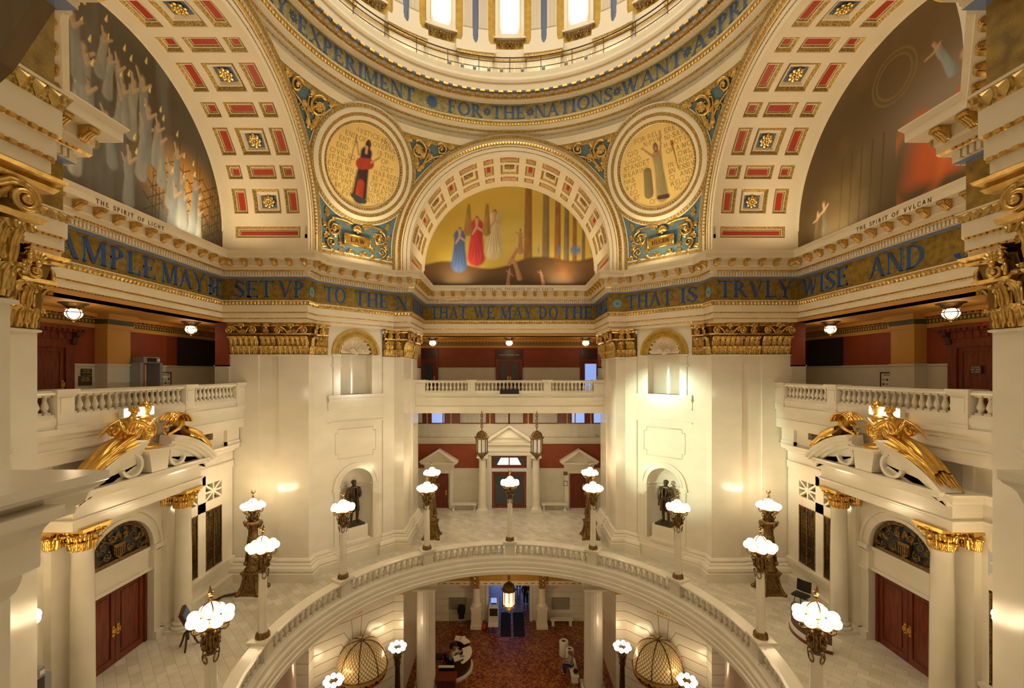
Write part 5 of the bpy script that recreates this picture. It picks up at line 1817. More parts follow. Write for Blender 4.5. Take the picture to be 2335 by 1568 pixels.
for rot, m, nm in ((LEFT, 1, 'AMPLE'), (RIGHT, -1, 'AND')):
    pm = MB()
    for (x0, x1) in ((2.86, 4.01),):
        a, b = sorted((m * x0, m * x1))
        pm.box(a, b, YK - .55, YK, Zh(H3), Zh(.35), 0)
        pm.box(a - .04, b + .04, YK - .6, YK, Zh(.28), Zh(.36), 0)
        pm.box(a + .02, b - .02, YK - .53, YK, Zh(.35), Zh(1.85), 1)
        pm.box(a - .05, b + .05, YK - .62, YK, Zh(1.85), Zh(2.02), 1)
        pm.box(a - .03, b + .03, YK - .58, YK, Zh(2.02), Zh(2.22), 2)
        pm.box(a - .15, b + .15, YK - .75, YK, Zh(2.22), Zh(2.45), 1)
    struct(pm, 'wall_pilaster_' + NMS[rot], ['wainscot', 'ochre', 'green_band'], rot)
    x0, x1 = sorted((m * -.2, m * 1.55))
    d = panel_door('corridor_door', 'tall dark red panelled door with a projecting hood in the upper corridor beside %s' % nm, rot, x0, x1, YK - .05, H3, .95, 1, None, .34)
    hd = MB()
    w2 = (x1 - x0) / 2
    H = .95 - H3
    hd.box(-w2 - .42, w2 + .42, -.16, .04, H + .34, H + .62)
    for k in range(-4, 5):
        hd.box(k * .28 - .05, k * .28 + .05, -.20, -.16, H + .36, H + .60)
    hd.box(-w2 - .52, w2 + .52, -.34, .04, H + .62, H + .72)
    hd.box(-w2 - .60, w2 + .60, -.46, .04, H + .72, H + .84)
    for k in range(14):
        hd.box(-w2 - .45 + k * .2, -w2 - .36 + k * .2, -.42, -.34, H + .64, H + .72)
    hd.build('hood', 'wood', d)
    for sx in (-1, 1):
        b_ = MB()
        b_.prism([(0, 0), (-.30, 0), (-.28, -.12), (-.15, -.22), (-.10, -.45), (0, -.5)], lambda x, y, e, sx=sx: (sx * (w2 + .26) + e, x - .08, H + .62 + y), -.09, .09)
        b_.build('bracket', 'wood_dark', d)
    # framed notice of small pictures leaning on the dado
    xa, xb = sorted((m * 6.0, m * 6.9)) if m > 0 else sorted((m * 4.3, m * 5.4))
    if m < 0:
        xa, xb = -5.05, -4.15
    fx = thing('framed_notice', 'framed white notice with rows of small pictures, in the corridor below ' + nm, 'notice', at(rot, (xa + xb) / 2, YK - .07, -1.2), rot)
    w_ = (xb - xa) / 2
    b_ = MB()
    for (a0, a1, c0, c1) in ((-w_, -w_ + .05, 0, 1.2), (w_ - .05, w_, 0, 1.2), (-w_ + .05, w_ - .05, 1.15, 1.2), (-w_ + .05, w_ - .05, 0, .05)):
        b_.box(a0, a1, -.03, .02, c0, c1)
    b_.build('frame', 'wood_dark', fx)
    b_ = MB()
    b_.box(-w_ + .05, w_ - .05, -.01, .02, .05, 1.15, 0)
    b_.box(-w_ + .15, w_ - .15, -.014, -.01, 1.05, 1.08, 1)
    for i in range(4):
        for j in range(4):
            cx, cz = -w_ + .17 + i * (2 * w_ - .3) / 3.2, .18 + j * .21
            b_.box(cx - .05, cx + .05, -.014, -.01, cz, cz + .09, 1 + (i + j) % 2)
    b_.build('sheet', ['paper', 'bronze_dark', 'fabric_grey'], fx)
    # dark slab on the wall: shade of the unlit far end as colour
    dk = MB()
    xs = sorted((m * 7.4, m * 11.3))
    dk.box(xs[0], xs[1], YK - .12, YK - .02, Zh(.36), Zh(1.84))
    struct(dk, 'door_' + ('7' if m > 0 else '8'), 'hall_shade', rot, 'dark panel painted as the unlit opening at the far end of the corridor')
# left corridor: walk-through metal detector and two wall signs
md = thing('metal_detector', 'grey walk-through metal detector arch with a red edge, standing in the corridor below AMPLE', 'metal detector', at(LEFT, 4.55, 16.75, H3), LEFT)
for x in (-.62, .46):
    b_ = MB()
    b_.box(x, x + .17, -.32, .32, 0, 2.08)
    b_.build('side_panel', 'grey_metal', md)
b_ = MB()
b_.box(-.45, -.40, -.34, .32, 0, 2.05)
b_.build('edge_strip', 'red_plastic', md)['label'] = 'red edge strip'
b_ = MB()
b_.box(-.45, .46, -.32, .32, 2.08, 2.34, 0)
b_.box(-.25, .25, -.335, -.32, 2.12, 2.30, 1)
b_.box(.32, .44, -.335, -.32, 2.16, 2.26, 2)
b_.build('header', ['grey_metal', 'black', 'white_paint'], md)
for (nm, x, h, w_, hh, lines, lb) in (('wall_sign', 2.48, -.12, .22, .26, ['HOUSE', 'GALLERY'], 'small dark sign with two gold words, upper of the pair by the corridor door'),
                                       ('wall_sign', 2.44, -.52, .27, .36, ['RULES', 'OF THE', 'GALLERY'], 'larger dark notice with gold lines, under the small sign by the corridor door')):
    s = thing(nm, lb, 'sign', at(LEFT, x, YK - .04, h), LEFT)
    b_ = MB()
    b_.box(-w_, w_, -.015, .02, -.02, hh, 0)
    b_.build('plate', 'sign_dark', s)
    allp = []
    for i, ln in enumerate(lines):
        if ln:
            P, tw = text_polys(ln, None, TH=.12, TN=.1, SV=0, gap=.1)
            k = min(.062, w_ * 1.6 / tw)
            allp += [[(x_ * k - tw * k / 2, y_ * .055 + hh - .09 - i * (.085 if len(lines) < 3 else .058)) for x_, y_ in q] for q in P]
    letters('lettering', s, allp, lambda x_, y_, e: (x_, -.016 - e, y_), .002, 'sign_gold')
ds = thing('door_sign', 'small dark sign with pale words on the panelled door below AND', 'sign', at(RIGHT, -.85, YK - .15, -.05), RIGHT)
b_ = MB()
b_.box(-.20, .20, -.01, .02, 0, .30)
b_.build('plate', 'sign_dark', ds)
allp = []
for i, ln in enumerate(('PLEASE', 'KEEP DOOR', 'CLOSED')):
    P, tw = text_polys(ln, None, TH=.13, TN=.11, SV=0, gap=.1)
    k = min(.062, .34 / tw)
    allp += [[(x_ * k - tw * k / 2, y_ * .06 + .21 - i * .09) for x_, y_ in q] for q in P]
letters('lettering', ds, allp, lambda x_, y_, e: (x_, -.011 - e, y_), .002, 'paper')
# doors of the end corridor
dd = panel_door('gallery_door', 'dark red double door with a lettered transom, behind the end balcony', FRONT, -.80, .80, YK - .06, H3, .78, 2, 'glass_dark', .2)
tr = MB()
tr.box(-.98, .98, -.11, .04, 2.63, 3.35)
tr.box(-.86, .86, -.12, -.10, 2.72, 3.2, 0)
tro = tr.build('transom', 'wood_dark', dd)
P, tw = text_polys('HOUSE OF REPRESENTATIVES', 1.5 / .11, TH=.12, TN=.1, SV=0)
letters('lettering', tro, [[(x * .11 - .75, y * .10 + 2.9) for x, y in q] for q in P], lambda x, y, e: (x, -.122 - e, y), .002, 'sign_gold')
for sx, g, lb in ((-1, 'glass_dark', 'dark red glazed door with black glass, behind the end balcony on the LAW side'), (1, 'blue_pane', 'dark red glazed door with a bluish pane, behind the end balcony on the RELIGION side')):
    e = panel_door('gallery_door', lb, FRONT, sx * 6.15 - .6, sx * 6.15 + .6, YK - .06, H3, .80, 1, g, .2)
    tr = MB()
    tr.box(-.78, .78, -.11, .04, 2.65, 3.4)
    tr.build('transom', 'wood_dark', e)
# floodlights on the end balcony
fl3 = thing('floodlight_box', 'low black box with four floodlights at the foot of the end balcony', 'floodlight', at(FRONT, 0, 12.98, -1.42), 0)
b_ = MB()
b_.box(-.62, .62, -.1, .14, 0, .30)
b_.build('housing', 'black', fl3)
for k in range(4):
    b_ = MB()
    b_.lathe([(.0, -.02), (.10, -.01), (.12, .03), (.12, .05)], 12)
    b_.xf(T3(-.42 + .28 * k, -.10, .15) @ Matrix.Rotation(PI / 2, 4, 'X'))
    b_.build('lens', 'steel', fl3)
b_ = MB()
b_.box(-.66, .66, -.16, .2, -.12, 0)
b_.build('shelf', 'white_paint', fl3)

# ---------------------------------------------------------------- vestibule straight ahead (second floor)
v = MB()
YV = 17.5
v.box(-7, -1.75, YV, YV + .3, Zh(H2), Zh(-7.26), 0)
v.box(1.75, 7, YV, YV + .3, Zh(H2), Zh(-7.26), 0)
v.box(-7, 7, YV, YV + .3, Zh(-7.26), Zh(-5.40), 1)
v.box(-7, 7, YV - .08, YV + .3, Zh(-5.40), Zh(-5.22), 0)
v.box(-7, 7, YV - .2, YV + .3, Zh(-5.22), Zh(-5.02), 0)
v.box(-7, 7, YV - .28, YV + .3, Zh(-5.02), Zh(-4.92), 0)
v.box(-7, 7, YV, YV + .3, Zh(-4.92), Zh(-3.9), 0)
for x in (-6.35, -4.95, -1.7, 1.7, 4.95, 6.35):
    v.box(x - .22, x + .22, YV - .06, YV, Zh(-4.92), Zh(-3.9), 0)
    v.box(x - .26, x + .26, YV - .09, YV, Zh(-4.92), Zh(-4.78), 0)
v.box(-7, 7, YV, YV + .3, Zh(-3.9), Zh(-2.6), 2)
for x in (-6.2, -5.0, -4.4, -1.45, 1.45, 4.4, 5.0, 6.2):
    v.box(x - .05, x + .05, YV - .03, YV, Zh(-3.9), Zh(-2.7), 3)
for sx in (-1, 1):
    v.box(min(sx * 7, sx * 7.3), max(sx * 7, sx * 7.3), 12.5, YV + .3, Zh(H2), Zh(-2.6), 0)
struct(v, 'wall_vestibule', ['wainscot', 'red_wall', 'wood', 'ochre'], 0, 'marble back wall of the vestibule with a red band and a row of upper windows')
for i, (x0, x1, mt) in enumerate(((-5.85, -4.9, 'blue_pane'), (-3.7, -1.75, 'curtain'), (-1.05, -.03, 'curtain'), (.03, 1.05, 'curtain'), (1.8, 3.65, 'curtain'), (4.75, 5.7, 'blue_pane'), (-7.0, -6.55, 'curtain'), (6.4, 6.95, 'blue_pane'))):
    q = MB()
    q.box(x0, x1, YV - .02, YV + .02, Zh(-3.82), Zh(-2.75), 0)
    wn = struct(q, 'window_%d' % (20 + i), mt, 0, 'upper vestibule window, bluish daylight' if mt == 'blue_pane' else 'upper vestibule window with a pale curtain')
    f_ = MB()
    for (a0, a1, c0, c1) in ((x0 - .08, x0, -3.9, -2.7), (x1, x1 + .08, -3.9, -2.7), (x0, x1, -3.9, -3.82)):
        f_.box(a0, a1, YV - .06, YV + .02, Zh(c0), Zh(c1))
    f_.build('window_frame', 'wood', wn)
def aedicule(name, label, cx, w2, hdoor, h_ent, h_ped, apex, y, colr=None, jam=.35):
    t = thing(name, label, 'door surround', (cx, y, Zh(H2)), 0)
    b = MB()
    for sx in (-1, 1):
        b.box(min(sx * (w2 + .05), sx * (w2 + jam)), max(sx * (w2 + .05), sx * (w2 + jam)), -.16, 0, 0, h_ent)
        b.box(min(sx * (w2 + .02), sx * (w2 + jam + .05)), max(sx * (w2 + .02), sx * (w2 + jam + .05)), -.2, 0, 0, .28)
    b.box(-w2 - .05, w2 + .05, -.14, 0, hdoor, h_ent)
    b.build('jamb', 'marble', t)
    e = MB()
    we = w2 + jam + .05
    e.box(-we, we, -.24, 0, h_ent, h_ent + .3)
    e.box(-we - .05, we + .05, -.30, 0, h_ent + .3, h_ped - .12)
    e.box(-we - .22, we + .22, -.5, 0, h_ped - .12, h_ped)
    e.build('entablature', 'marble', t)
    p = MB()
    fn = lambda x, z, d: (x, -d, z)
    p.prism([(-we - .1, h_ped), (we + .1, h_ped), (0, apex - .12)], fn, .22, 0)
    for sx in (-1, 1):
        p.prism([(sx * (we + .32), h_ped), (sx * (we + .32), h_ped + .12), (0, apex + .06), (0, apex - .10), (sx * (we + .02), h_ped)], fn, .55, 0)
    p.build('pediment', 'marble', t)
    return t
aedicule('door_surround', 'large white pedimented door surround in the middle of the vestibule', 0, 1.28, 3.94, 4.0, 4.95, 6.25, YV, jam=.42)
aedicule('door_surround', 'smaller pedimented white surround of the brown door on the LAW side', -5.25, .72, 2.62, 2.95, 3.5, 4.45, YV)
aedicule('door_surround', 'smaller pedimented white surround of the brown door on the RELIGION side', 5.25, .72, 2.62, 2.95, 3.5, 4.45, YV)
gd = panel_door('glazed_door', 'brown double door with dark glass in the middle of the vestibule', FRONT, -1.2, 1.2, YV - .02, H2, -7.62, 2, 'glass_dark', .1)
tw_ = MB()
tw_.box(-1.25, 1.25, -.08, .04, 3.18, 3.24, 0)
tw_.box(-1.25, 1.25, -.08, .04, 3.80, 3.88, 0)
for x in (-1.25, -.04, 1.17):
    tw_.box(x, x + .08, -.08, .04, 3.24, 3.80, 0)
to = tw_.build('transom', 'wood', gd)
tw_ = MB()
tw_.box(-1.17, 1.17, -.02, .02, 3.24, 3.80, 0)
fn = lambda x, z, d: (x, -.021 - d, z)
tw_.prism([(-.9, 3.26), (-.05, 3.26), (-.05, 3.78), (-.62, 3.78)], fn, .003, 0, 1)
tw_.prism([(.05, 3.26), (.9, 3.26), (.62, 3.78), (.05, 3.78)], fn, .003, 0, 1)
tw_.build('pane', ['glass_dark', 'daylight'], to)
for sx, nm in ((-1, 'LAW'), (1, 'RELIGION')):
    panel_door('side_door', 'plain brown door in the pedimented surround on the %s side' % nm, FRONT, sx * 5.25 - .58, sx * 5.25 + .58, YV - .02, H2, -7.64, 1, None, .06)
    c = thing('vestibule_column', 'white column beside the middle vestibule door on the %s side' % nm, 'column', (sx * 1.98, 16.75, Zh(H2)), 0, 'columns of the middle vestibule door')
    b = MB()
    b.box(-.42, .42, -.42, .42, 0, .14)
    b.lathe([(.40, .14), (.41, .20), (.36, .26), (.33, .30), (.36, .36), (.31, .40)], 20)
    b.build('base', 'marble', c)
    b = MB()
    b.lathe([(.31, .40), (.30, 1.5), (.26, 3.75)], 20)
    b.build('shaft', 'marble', c)
    b = MB()
    b.lathe([(.26, 3.75), (.30, 3.78), (.27, 3.82), (.38, 3.96)], 20)
    b.box(-.40, .40, -.40, .40, 3.96, 4.06)
    b.build('capital', 'marble', c)
    n = thing('marble_bench', 'white marble bench against the vestibule wall on the %s side' % nm, 'bench', (sx * 3.35, 16.95, Zh(H2)), 0, 'vestibule benches')
    b = MB()
    b.box(-.95, .95, -.22, .22, .40, .49)
    b.build('seat', 'marble', n)
    for k in (-.78, .78):
        b = MB()
        b.prism([(-.18, 0), (.18, 0), (.12, .12), (.12, .30), (.17, .40), (-.17, .40), (-.12, .30), (-.12, .12)], lambda y, z, d, k=k: (k + d, y, z), -.07, .07)
        b.build('leg', 'marble', n)
# small notices by the RELIGION-side door
for (h, w_, hh, mt, lb) in ((-7.75, .15, .26, 'bronze', 'small bronze square plate on the wall beside the brown door on the RELIGION side'), (-8.55, .14, .36, 'paper', 'small framed paper notice under the bronze plate by the brown door')):
    q = thing('wall_notice', lb, 'notice', (4.25, YV - .20, Zh(h)), 0)
    b = MB()
    b.box(-w_, w_, 0, .04, 0, hh)
    b.build('plate', 'wood_dark', q)
    b = MB()
    b.box(-w_ + .03, w_ - .03, -.008, 0, .03, hh - .03)
    b.build('sheet', mt, q)
# hanging lanterns
lan0 = None
def lantern(loc, label, chain_h, lit=False, sc=1.0):
    t = thing('hanging_lantern', label, 'lantern', loc, 0, None if lit else 'pair of hanging lanterns in the vestibule')
    b = MB()
    n = 8
    b.lathe([(.0, -.98), (.05, -.95), (.04, -.90), (.12, -.82), (.16, -.74), (.34, -.56), (.40, -.50), (.40, -.44), (.36, -.42)], n, sm=False)
    b.lathe([(.36, .42), (.44, .46), (.46, .54), (.38, .60), (.34, .72), (.22, .86), (.10, .92), (.14, .97), (.05, 1.02), (.0, 1.03)], n, sm=False)
    for k in range(n):
        a = 2 * PI * k / n
        b.tube([(.37 * math.cos(a), .37 * math.sin(a), z) for z in (-.45, .45)], .032, 5)
        b.tube([(.46 * math.cos(a), .46 * math.sin(a), .50), (.47 * math.cos(a), .47 * math.sin(a), .66)], [.03, .006], 4)
        b.tube([(.43 * math.cos(a), .43 * math.sin(a), -.48), (.44 * math.cos(a), .44 * math.sin(a), -.36)], [.03, .008], 4)
        b.tube([(.36 * math.cos(a) * q, .36 * math.sin(a) * q, z) for q, z in ((1, .62), (.9, .78), (.5, .92))], .02, 4)
    b.xf(Matrix.Scale(sc, 4))
    b.build('frame', 'bronze', t)
    g = MB()
    g.lathe([(.34, -.44), (.34, .44)], n, sm=False)
    g.xf(Matrix.Scale(sc, 4))
    g.build('glass', 'lantern_lit' if lit else 'lantern_glass', t)
    c = MB()
    nl = int(chain_h / .16)
    for k in range(nl):
        z = sc * 1.03 + chain_h * (k + .5) / nl
        pts = [(.07 * math.cos(q) * (k % 2), .07 * math.cos(q) * ((k + 1) % 2), z + .11 * math.sin(q)) for q in [2 * PI * i / 8 for i in range(8)]]
        c.tube(pts, .028, 4, 0, True)
    c.build('chain', 'bronze', t)
    return t
l1 = lantern((-1.82, 13.2, Zh(-4.82)), 'bronze lantern hanging on a chain before the vestibule on the LAW side', 1.2)
l2 = dup(l1, (1.80, 13.2, Zh(-4.82)), label='bronze lantern hanging on a chain before the vestibule on the RELIGION side')
light('vestibule_fill', 'AREA', (0, 14.6, Zh(-2.8)), 130, (1, .82, .56), size=5, size_y=1.5)  # added fill panel spread under the ceiling, no lamp hangs there
# ---------------------------------------------------------------- entrance walls of the two side arms (second floor)
YW = 13.75
def tower(mb, x0, x1, y0, y1, h0, h1, mi=0):
    mb.box(min(x0, x1), max(x0, x1), y0, y1, Zh(h0), Zh(h1), mi)
def window_grille(rot, x0, x1, label):
    t = thing('window_grille', label, 'grille', at(rot, (x0 + x1) / 2, YW + .02, -9.0), rot)
    w2, H = (x1 - x0) / 2, 2.72
    b = MB()
    for (a0, a1, c0, c1) in ((-w2, -w2 + .06, 0, H), (w2 - .06, w2, 0, H), (-w2, w2, 0, .06), (-w2, w2, H - .06, H), (-.03, .03, 0, H)):
        b.box(a0, a1, -.03, .03, c0, c1)
    b.build('frame', 'bronze', t)
    b = MB()
    for sx in (-1, 1):
        for (c0, c1) in ((.06, .42), (H - .34, H - .06)):
            b.box(min(sx * .03, sx * (w2 - .06)), max(sx * .03, sx * (w2 - .06)), .0, .02, c0, c1)
            flower(b, (sx * w2 / 2, (c0 + c1) / 2), lambda x, z, d: (x, -d, z), .12)
    b.build('panel', 'bronze_dark', t)
    b = MB()
    n = 10
    for k in range(1, n):
        x = -w2 + .06 + (2 * w2 - .12) * k / n
        b.tube([(x, 0, .4), (x, 0, H - .3)], .016, 4)
        for h in (.9, 1.5, 2.0):
            b.sphere((x, 0, h), .03, 0, 5, 4)
    b.build('bars', 'bronze', t)
    b = MB()
    b.box(-w2 + .06, w2 - .06, .05, .08, .06, H - .06)
    b.build('backing', 'bronze_dark', t)
    return t
def side_portal(rot, nm):
    # wall with round-headed doorway and rectangular windows
    mb = MB()
    fn = lambda x, z: (x, YW, Zh(z))
    arch_wall(mb, fn, -2.75, 2.75, H2, -3.9, 0, 1.32, H2, -6.62)
    wins = [(-5.35, -4.25), (-3.75, -2.78), (2.78, 3.75), (4.25, 5.35)]
    for sx in (-1, 1):
        g = lambda a, b, c, d: mb.box(min(sx * a, sx * b), max(sx * a, sx * b), YW, YW + .3, Zh(c), Zh(d))
        g(2.75, 6.15, H2, -9.0)
        g(3.75, 4.25, -9.0, -3.9)
        g(5.35, 6.15, -9.0, -3.9)
        g(2.75, 4.25, -6.28, -5.86)
        g(4.25, 5.35, -6.28, -5.86)
        g(2.75, 5.35, -5.1, -3.9)
        # sill slope and base
        mb.box(min(sx * 2.6, sx * 6.1), max(sx * 2.6, sx * 6.1), YW - .16, YW, Zh(-9.14), Zh(-9.02))
        mb.box(min(sx * 2.6, sx * 6.1), max(sx * 2.6, sx * 6.1), YW - .08, YW, Zh(-9.4), Zh(-9.14))
        mb.box(min(sx * 2.6, sx * 6.1), max(sx * 2.6, sx * 6.1), YW - .24, YW, Zh(H2), Zh(-9.85))
        # pierced star vents
        for (a, b) in ((2.78, 3.75), (4.25, 5.35)):
            cx, cz, hw, hh = sx * (a + b) / 2, -5.48, (b - a) / 2, .38
            mb.box(min(sx * a, sx * b), max(sx * a, sx * b), YW + .22, YW + .28, Zh(-5.86), Zh(-5.1), 1)
            for (dx, dz) in ((1, 0), (0, 1), (1, 1), (1, -1)):
                L = math.hypot(dx * hw, dz * hh)
                ux, uz = dx * hw / L, dz * hh / L
                p = [(cx - ux * L - uz * .045, cz - uz * L + ux * .045), (cx + ux * L - uz * .045, cz + uz * L + ux * .045), (cx + ux * L + uz * .045, cz + uz * L - ux * .045), (cx - ux * L + uz * .045, cz - uz * L - ux * .045)]
                mb.prism(p, lambda x, z, d: (x, YW + .2 - d, Zh(z)), .18, 0)
            mb.prism(arc(cx, cz, .12, 0, 2 * PI, 12)[:-1], lambda x, z, d: (x, YW + .2 - d, Zh(z)), .19, 0)
        mb.box(min(sx * 2.78, sx * 3.75), max(sx * 2.78, sx * 3.75), YW + .25, YW + .3, Zh(-9.0), Zh(-6.28), 1)
        mb.box(min(sx * 4.25, sx * 5.35), max(sx * 4.25, sx * 5.35), YW + .25, YW + .3, Zh(-9.0), Zh(-6.28), 1)
    # archivolt and jamb
    r = lambda x, z, d=0.0: (x, YW - d, Zh(z))
    arch_band(mb, r, 0, -6.62, 1.32, 1.45, -.3, .06, zb=H2)
    arch_band(mb, r, 0, -6.62, 1.45, 1.62, 0, .03)
    arch_band(mb, r, 0, -6.62, 1.62, 1.74, 0, .09)
    for sx in (-1, 1):
        for z0, z1, d in ((-6.78, -6.6, .14), (-7.6, -7.5, .10), (-6.9, -6.85, .09), (H2, -9.95, .16)):
            mb.prism([(sx * 1.30, z0), (sx * 1.78, z0), (sx * 1.78, z1), (sx * 1.30, z1)], r, d, 0)
    mb.box(-1.4, 1.4, YW + .12, YW + .3, Zh(-7.5), Zh(-6.68), 0)
    mb.box(-1.36, 1.36, YW + .02, YW + .3, Zh(-7.56), Zh(-7.44), 0)
    mb.box(-1.36, 1.36, YW + .05, YW + .3, Zh(-6.80), Zh(-6.66), 0)
    mb.box(-1.4, 1.4, YW + .33, YW + .40, Zh(H2), Zh(-5.2), 1)
    # entablature: low over the windows, breaking forward over the columns; attic wall above
    ep = [(-6.15, YW), (-2.62, YW), (-2.62, 12.85), (2.62, 12.85), (2.62, YW), (6.15, YW)]
    mb.sweep(ep, [(-.02, Zh(-4.66), 0), (.06, Zh(-4.66), 0), (.06, Zh(-4.40), 0), (.10, Zh(-4.37), 0), (.10, Zh(-4.33), 0), (.02, Zh(-4.30), 0), (.02, Zh(-3.88), 0), (.10, Zh(-3.84), 0), (.14, Zh(-3.74), 0), (.34, Zh(-3.70), 0), (.36, Zh(-3.58), 0), (.44, Zh(-3.48), 0), (-1.4, Zh(-3.48), 0)])
    mb.box(-2.62, 2.62, 12.86, 13.8, Zh(-4.66), Zh(-4.60))
    tower(mb, -6.15, 6.15, 13.55, 13.8, -3.5, -1.7)
    for sx in (-1, 1):
        tower(mb, sx * 5.2, sx * 6.1, 13.40, 13.6, -3.48, -2.7)
        tower(mb, sx * 5.2, sx * 6.1, 13.36, 13.6, -3.48, -3.3)
        tower(mb, sx * 2.3, sx * 2.6, 13.48, 13.6, -3.48, -2.3)
    tower(mb, -6.1, 6.1, 13.44, 13.6, -2.32, -2.24)
    struct(mb, 'wall_entrance_' + NMS[rot], ['marble', 'wood_dark'], rot, 'white marble entrance wall below ' + nm)
    for (x0, x1, lb) in ((-5.35, -4.25, 'outer'), (-3.75, -2.78, 'inner'), (2.78, 3.75, 'inner'), (4.25, 5.35, 'outer')):
        far = (x0 > 0) == (rot == LEFT)
        window_grille(rot, x0, x1, 'bronze window grille, %s of the two by the %s column below %s' % (lb, 'far' if far else 'near', nm))
    for x in (-3.9, 3.9):
        far = (x > 0) == (rot == LEFT)
        g = thing('relief_panel', 'small dark bronze relief panel under the balcony %s, below %s' % ('beside the far gilded figure' if far else 'on the near side', nm), 'relief', at(rot, x, 13.53, -3.05), rot)
        b = MB()
        b.box(-.46, .46, -.03, .02, 0, .64)
        b.build('plate', 'stone_dark', g)
        b = MB()
        rr = random.Random(3)
        for k in range(24):
            spiral(b, lambda x_, z_, d: (x_, -.03 - d, z_), -.36 + .72 * rr.random(), .08 + .48 * rr.random(), .07, rr.random() * 6, 1.2, 1, .016, 0, 12)
        b.build('relief', 'bronze', g)
    # double door
    d = panel_door('entrance_door', 'big double door of red-brown wood with brass handles under the fanlight below ' + nm, rot, -1.19, 1.19, YW + .28, H2, -7.56, 2, None, .10, .10)
    # fanlight grille
    f_ = thing('fanlight_grille', 'half-round bronze openwork grille over the entrance door below ' + nm, 'grille', at(rot, 0, YW + .16, -6.64), rot)
    fm = lambda x, z, dd: (x, -dd, z)
    b = MB()
    i_, o_ = arc(0, 0, 1.20, PI, 0, 28), arc(0, 0, 1.30, PI, 0, 28)
    for k in range(28):
        b.prism([i_[k], i_[k + 1], o_[k + 1], o_[k]], fm, .07, -.02)
    b.prism([(-1.3, 0), (1.3, 0), (1.3, .10), (-1.3, .10)], fm, .07, -.02)
    for k in range(46):
        a = PI * (k + .5) / 46
        b.sphere((1.25 * math.cos(a), -.08, 1.25 * math.sin(a)), .03, 0, 5, 4)
    b.build('rim', 'bronze', f_)
    b = MB()
    b.prism(arc(0, 0, 1.22, PI, 0, 28), fm, -.06, -.09)
    b.build('glass', 'glass_dark', f_)
    b = MB()
    sh = [(-.22, .62), (-.22, .34), (-.14, .2), (0, .1), (.14, .2), (.22, .34), (.22, .62)]
    b.prism(sh, fm, .09, 0)
    for k in range(-2, 3):
        b.prism([(k * .08 - .018, .2), (k * .08 + .018, .2), (k * .08 + .018, .5), (k * .08 - .018, .5)], fm, .11, .09)
    b.build('shield', 'bronze', f_)
    b = MB()
    for sx in (-1, 1):
        g = lambda x, z, dd, sx=sx: fm(sx * x, z, dd)
        for (x, z, r_, a, s_) in ((.48, .32, .17, 2, 1), (.86, .25, .15, 0, -1), (.58, .68, .18, 3, -1), (.90, .58, .13, 1, 1), (.25, .86, .14, 4, 1), (1.08, .26, .09, 1, -1), (.62, .96, .10, 2, 1)):
            spiral(b, g, x, z, r_, a, 1.5, s_, .026, 0, 24)
        for (x, z, a, L) in ((.2, .6, 1.2, .4), (.3, .2, .4, .3), (.7, .42, .9, .3), (.4, .95, 2.4, .25), (1.0, .42, 1.6, .25), (.12, .72, 1.9, .36)):
            leaf(b, g, x, z, a, L, .08)
    b.build('scrollwork', 'bronze', f_)
    # columns, pilasters with gilded capitals
    for sx in (-1, 1):
        far = (sx > 0) == (rot == LEFT)
        c = thing('portal_column', '%s white column of the entrance below %s, with a gilded capital' % ('far' if far else 'near', nm), 'column', at(rot, sx * 2.05, 13.12, H2), rot, 'columns of the entrance portals')
        b = MB()
        b.box(-.44, .44, -.44, .44, 0, .12)
        b.lathe([(.40, .12), (.43, .18), (.39, .24), (.34, .26), (.34, .29), (.37, .33), (.33, .37), (.30, .40)], 28)
        b.build('base', 'marble', c)
        b = MB()
        b.lathe([(.30, .40), (.295, 1.6), (.285, 3.2), (.262, 4.82), (.29, 4.84), (.27, 4.87)], 28)
        b.build('shaft', 'marble', c)
        k_ = MB()
        k_.lathe([(.26, 4.86), (.27, 5.15), (.34, 5.40), (.38, 5.46)], 20)
        for row, (n_, z0, H, wd, out) in enumerate(((8, 4.87, .30, .23, .14), (8, 4.90, .52, .22, .20))):
            for j in range(n_):
                a = 2 * PI * (j + .5 * row) / n_
                fnl = lambda x, z, o, a=a: ((.26 + o) * math.cos(a) - x * math.sin(a), (.26 + o) * math.sin(a) + x * math.cos(a), z)
                acanthus(k_, fnl, 0, z0, H, wd, out)
        for j in range(4):
            a = PI / 4 + PI / 2 * j
            fnl = lambda x, z, o, a=a: ((.36 + x) * math.cos(a) - o * math.sin(a), (.36 + x) * math.sin(a) + o * math.cos(a), z)
            for s_ in (-.05, .05):
                k_.tube([fnl(.10 + .09 * (1 - q / 20) * math.cos(q * .5), 5.40 + .09 * (1 - q / 20) * math.sin(q * .5), s_) for q in range(18)], .03, 5)
            k_.sphere((.45 * math.cos(a + PI / 4), .45 * math.sin(a + PI / 4), 5.5), .07, 0, 7, 5)
        k_.box(-.44, .44, -.44, .44, 5.48, 5.54)
        k_.box(-.48, .48, -.48, .48, 5.54, 5.60)
        k_.build('capital', 'gold_bright', c)['label'] = 'gilded leafy capital'
        p = thing('portal_pilaster', '%s flat pilaster behind the column of the entrance below %s' % ('far' if far else 'near', nm), 'pilaster', at(rot, sx * 2.16, YW - .0, H2), rot, 'pilasters of the entrance portals')
        b = MB()
        b.box(-.42, .42, -.22, 0, 0, 5.0)
        b.box(-.5, .5, -.30, 0, 0, .3)
        b.box(-.46, .46, -.26, 0, .3, .5)
        b.build('shaft', 'marble', p)
        b = MB()
        b.box(-.43, .43, -.23, 0, 5.0, 5.5)
        fnl = lambda x, z, o: (x, -.23 - o, z)
        for j in range(3):
            acanthus(b, fnl, -.28 + .28 * j, 5.0, .40, .28, .14)
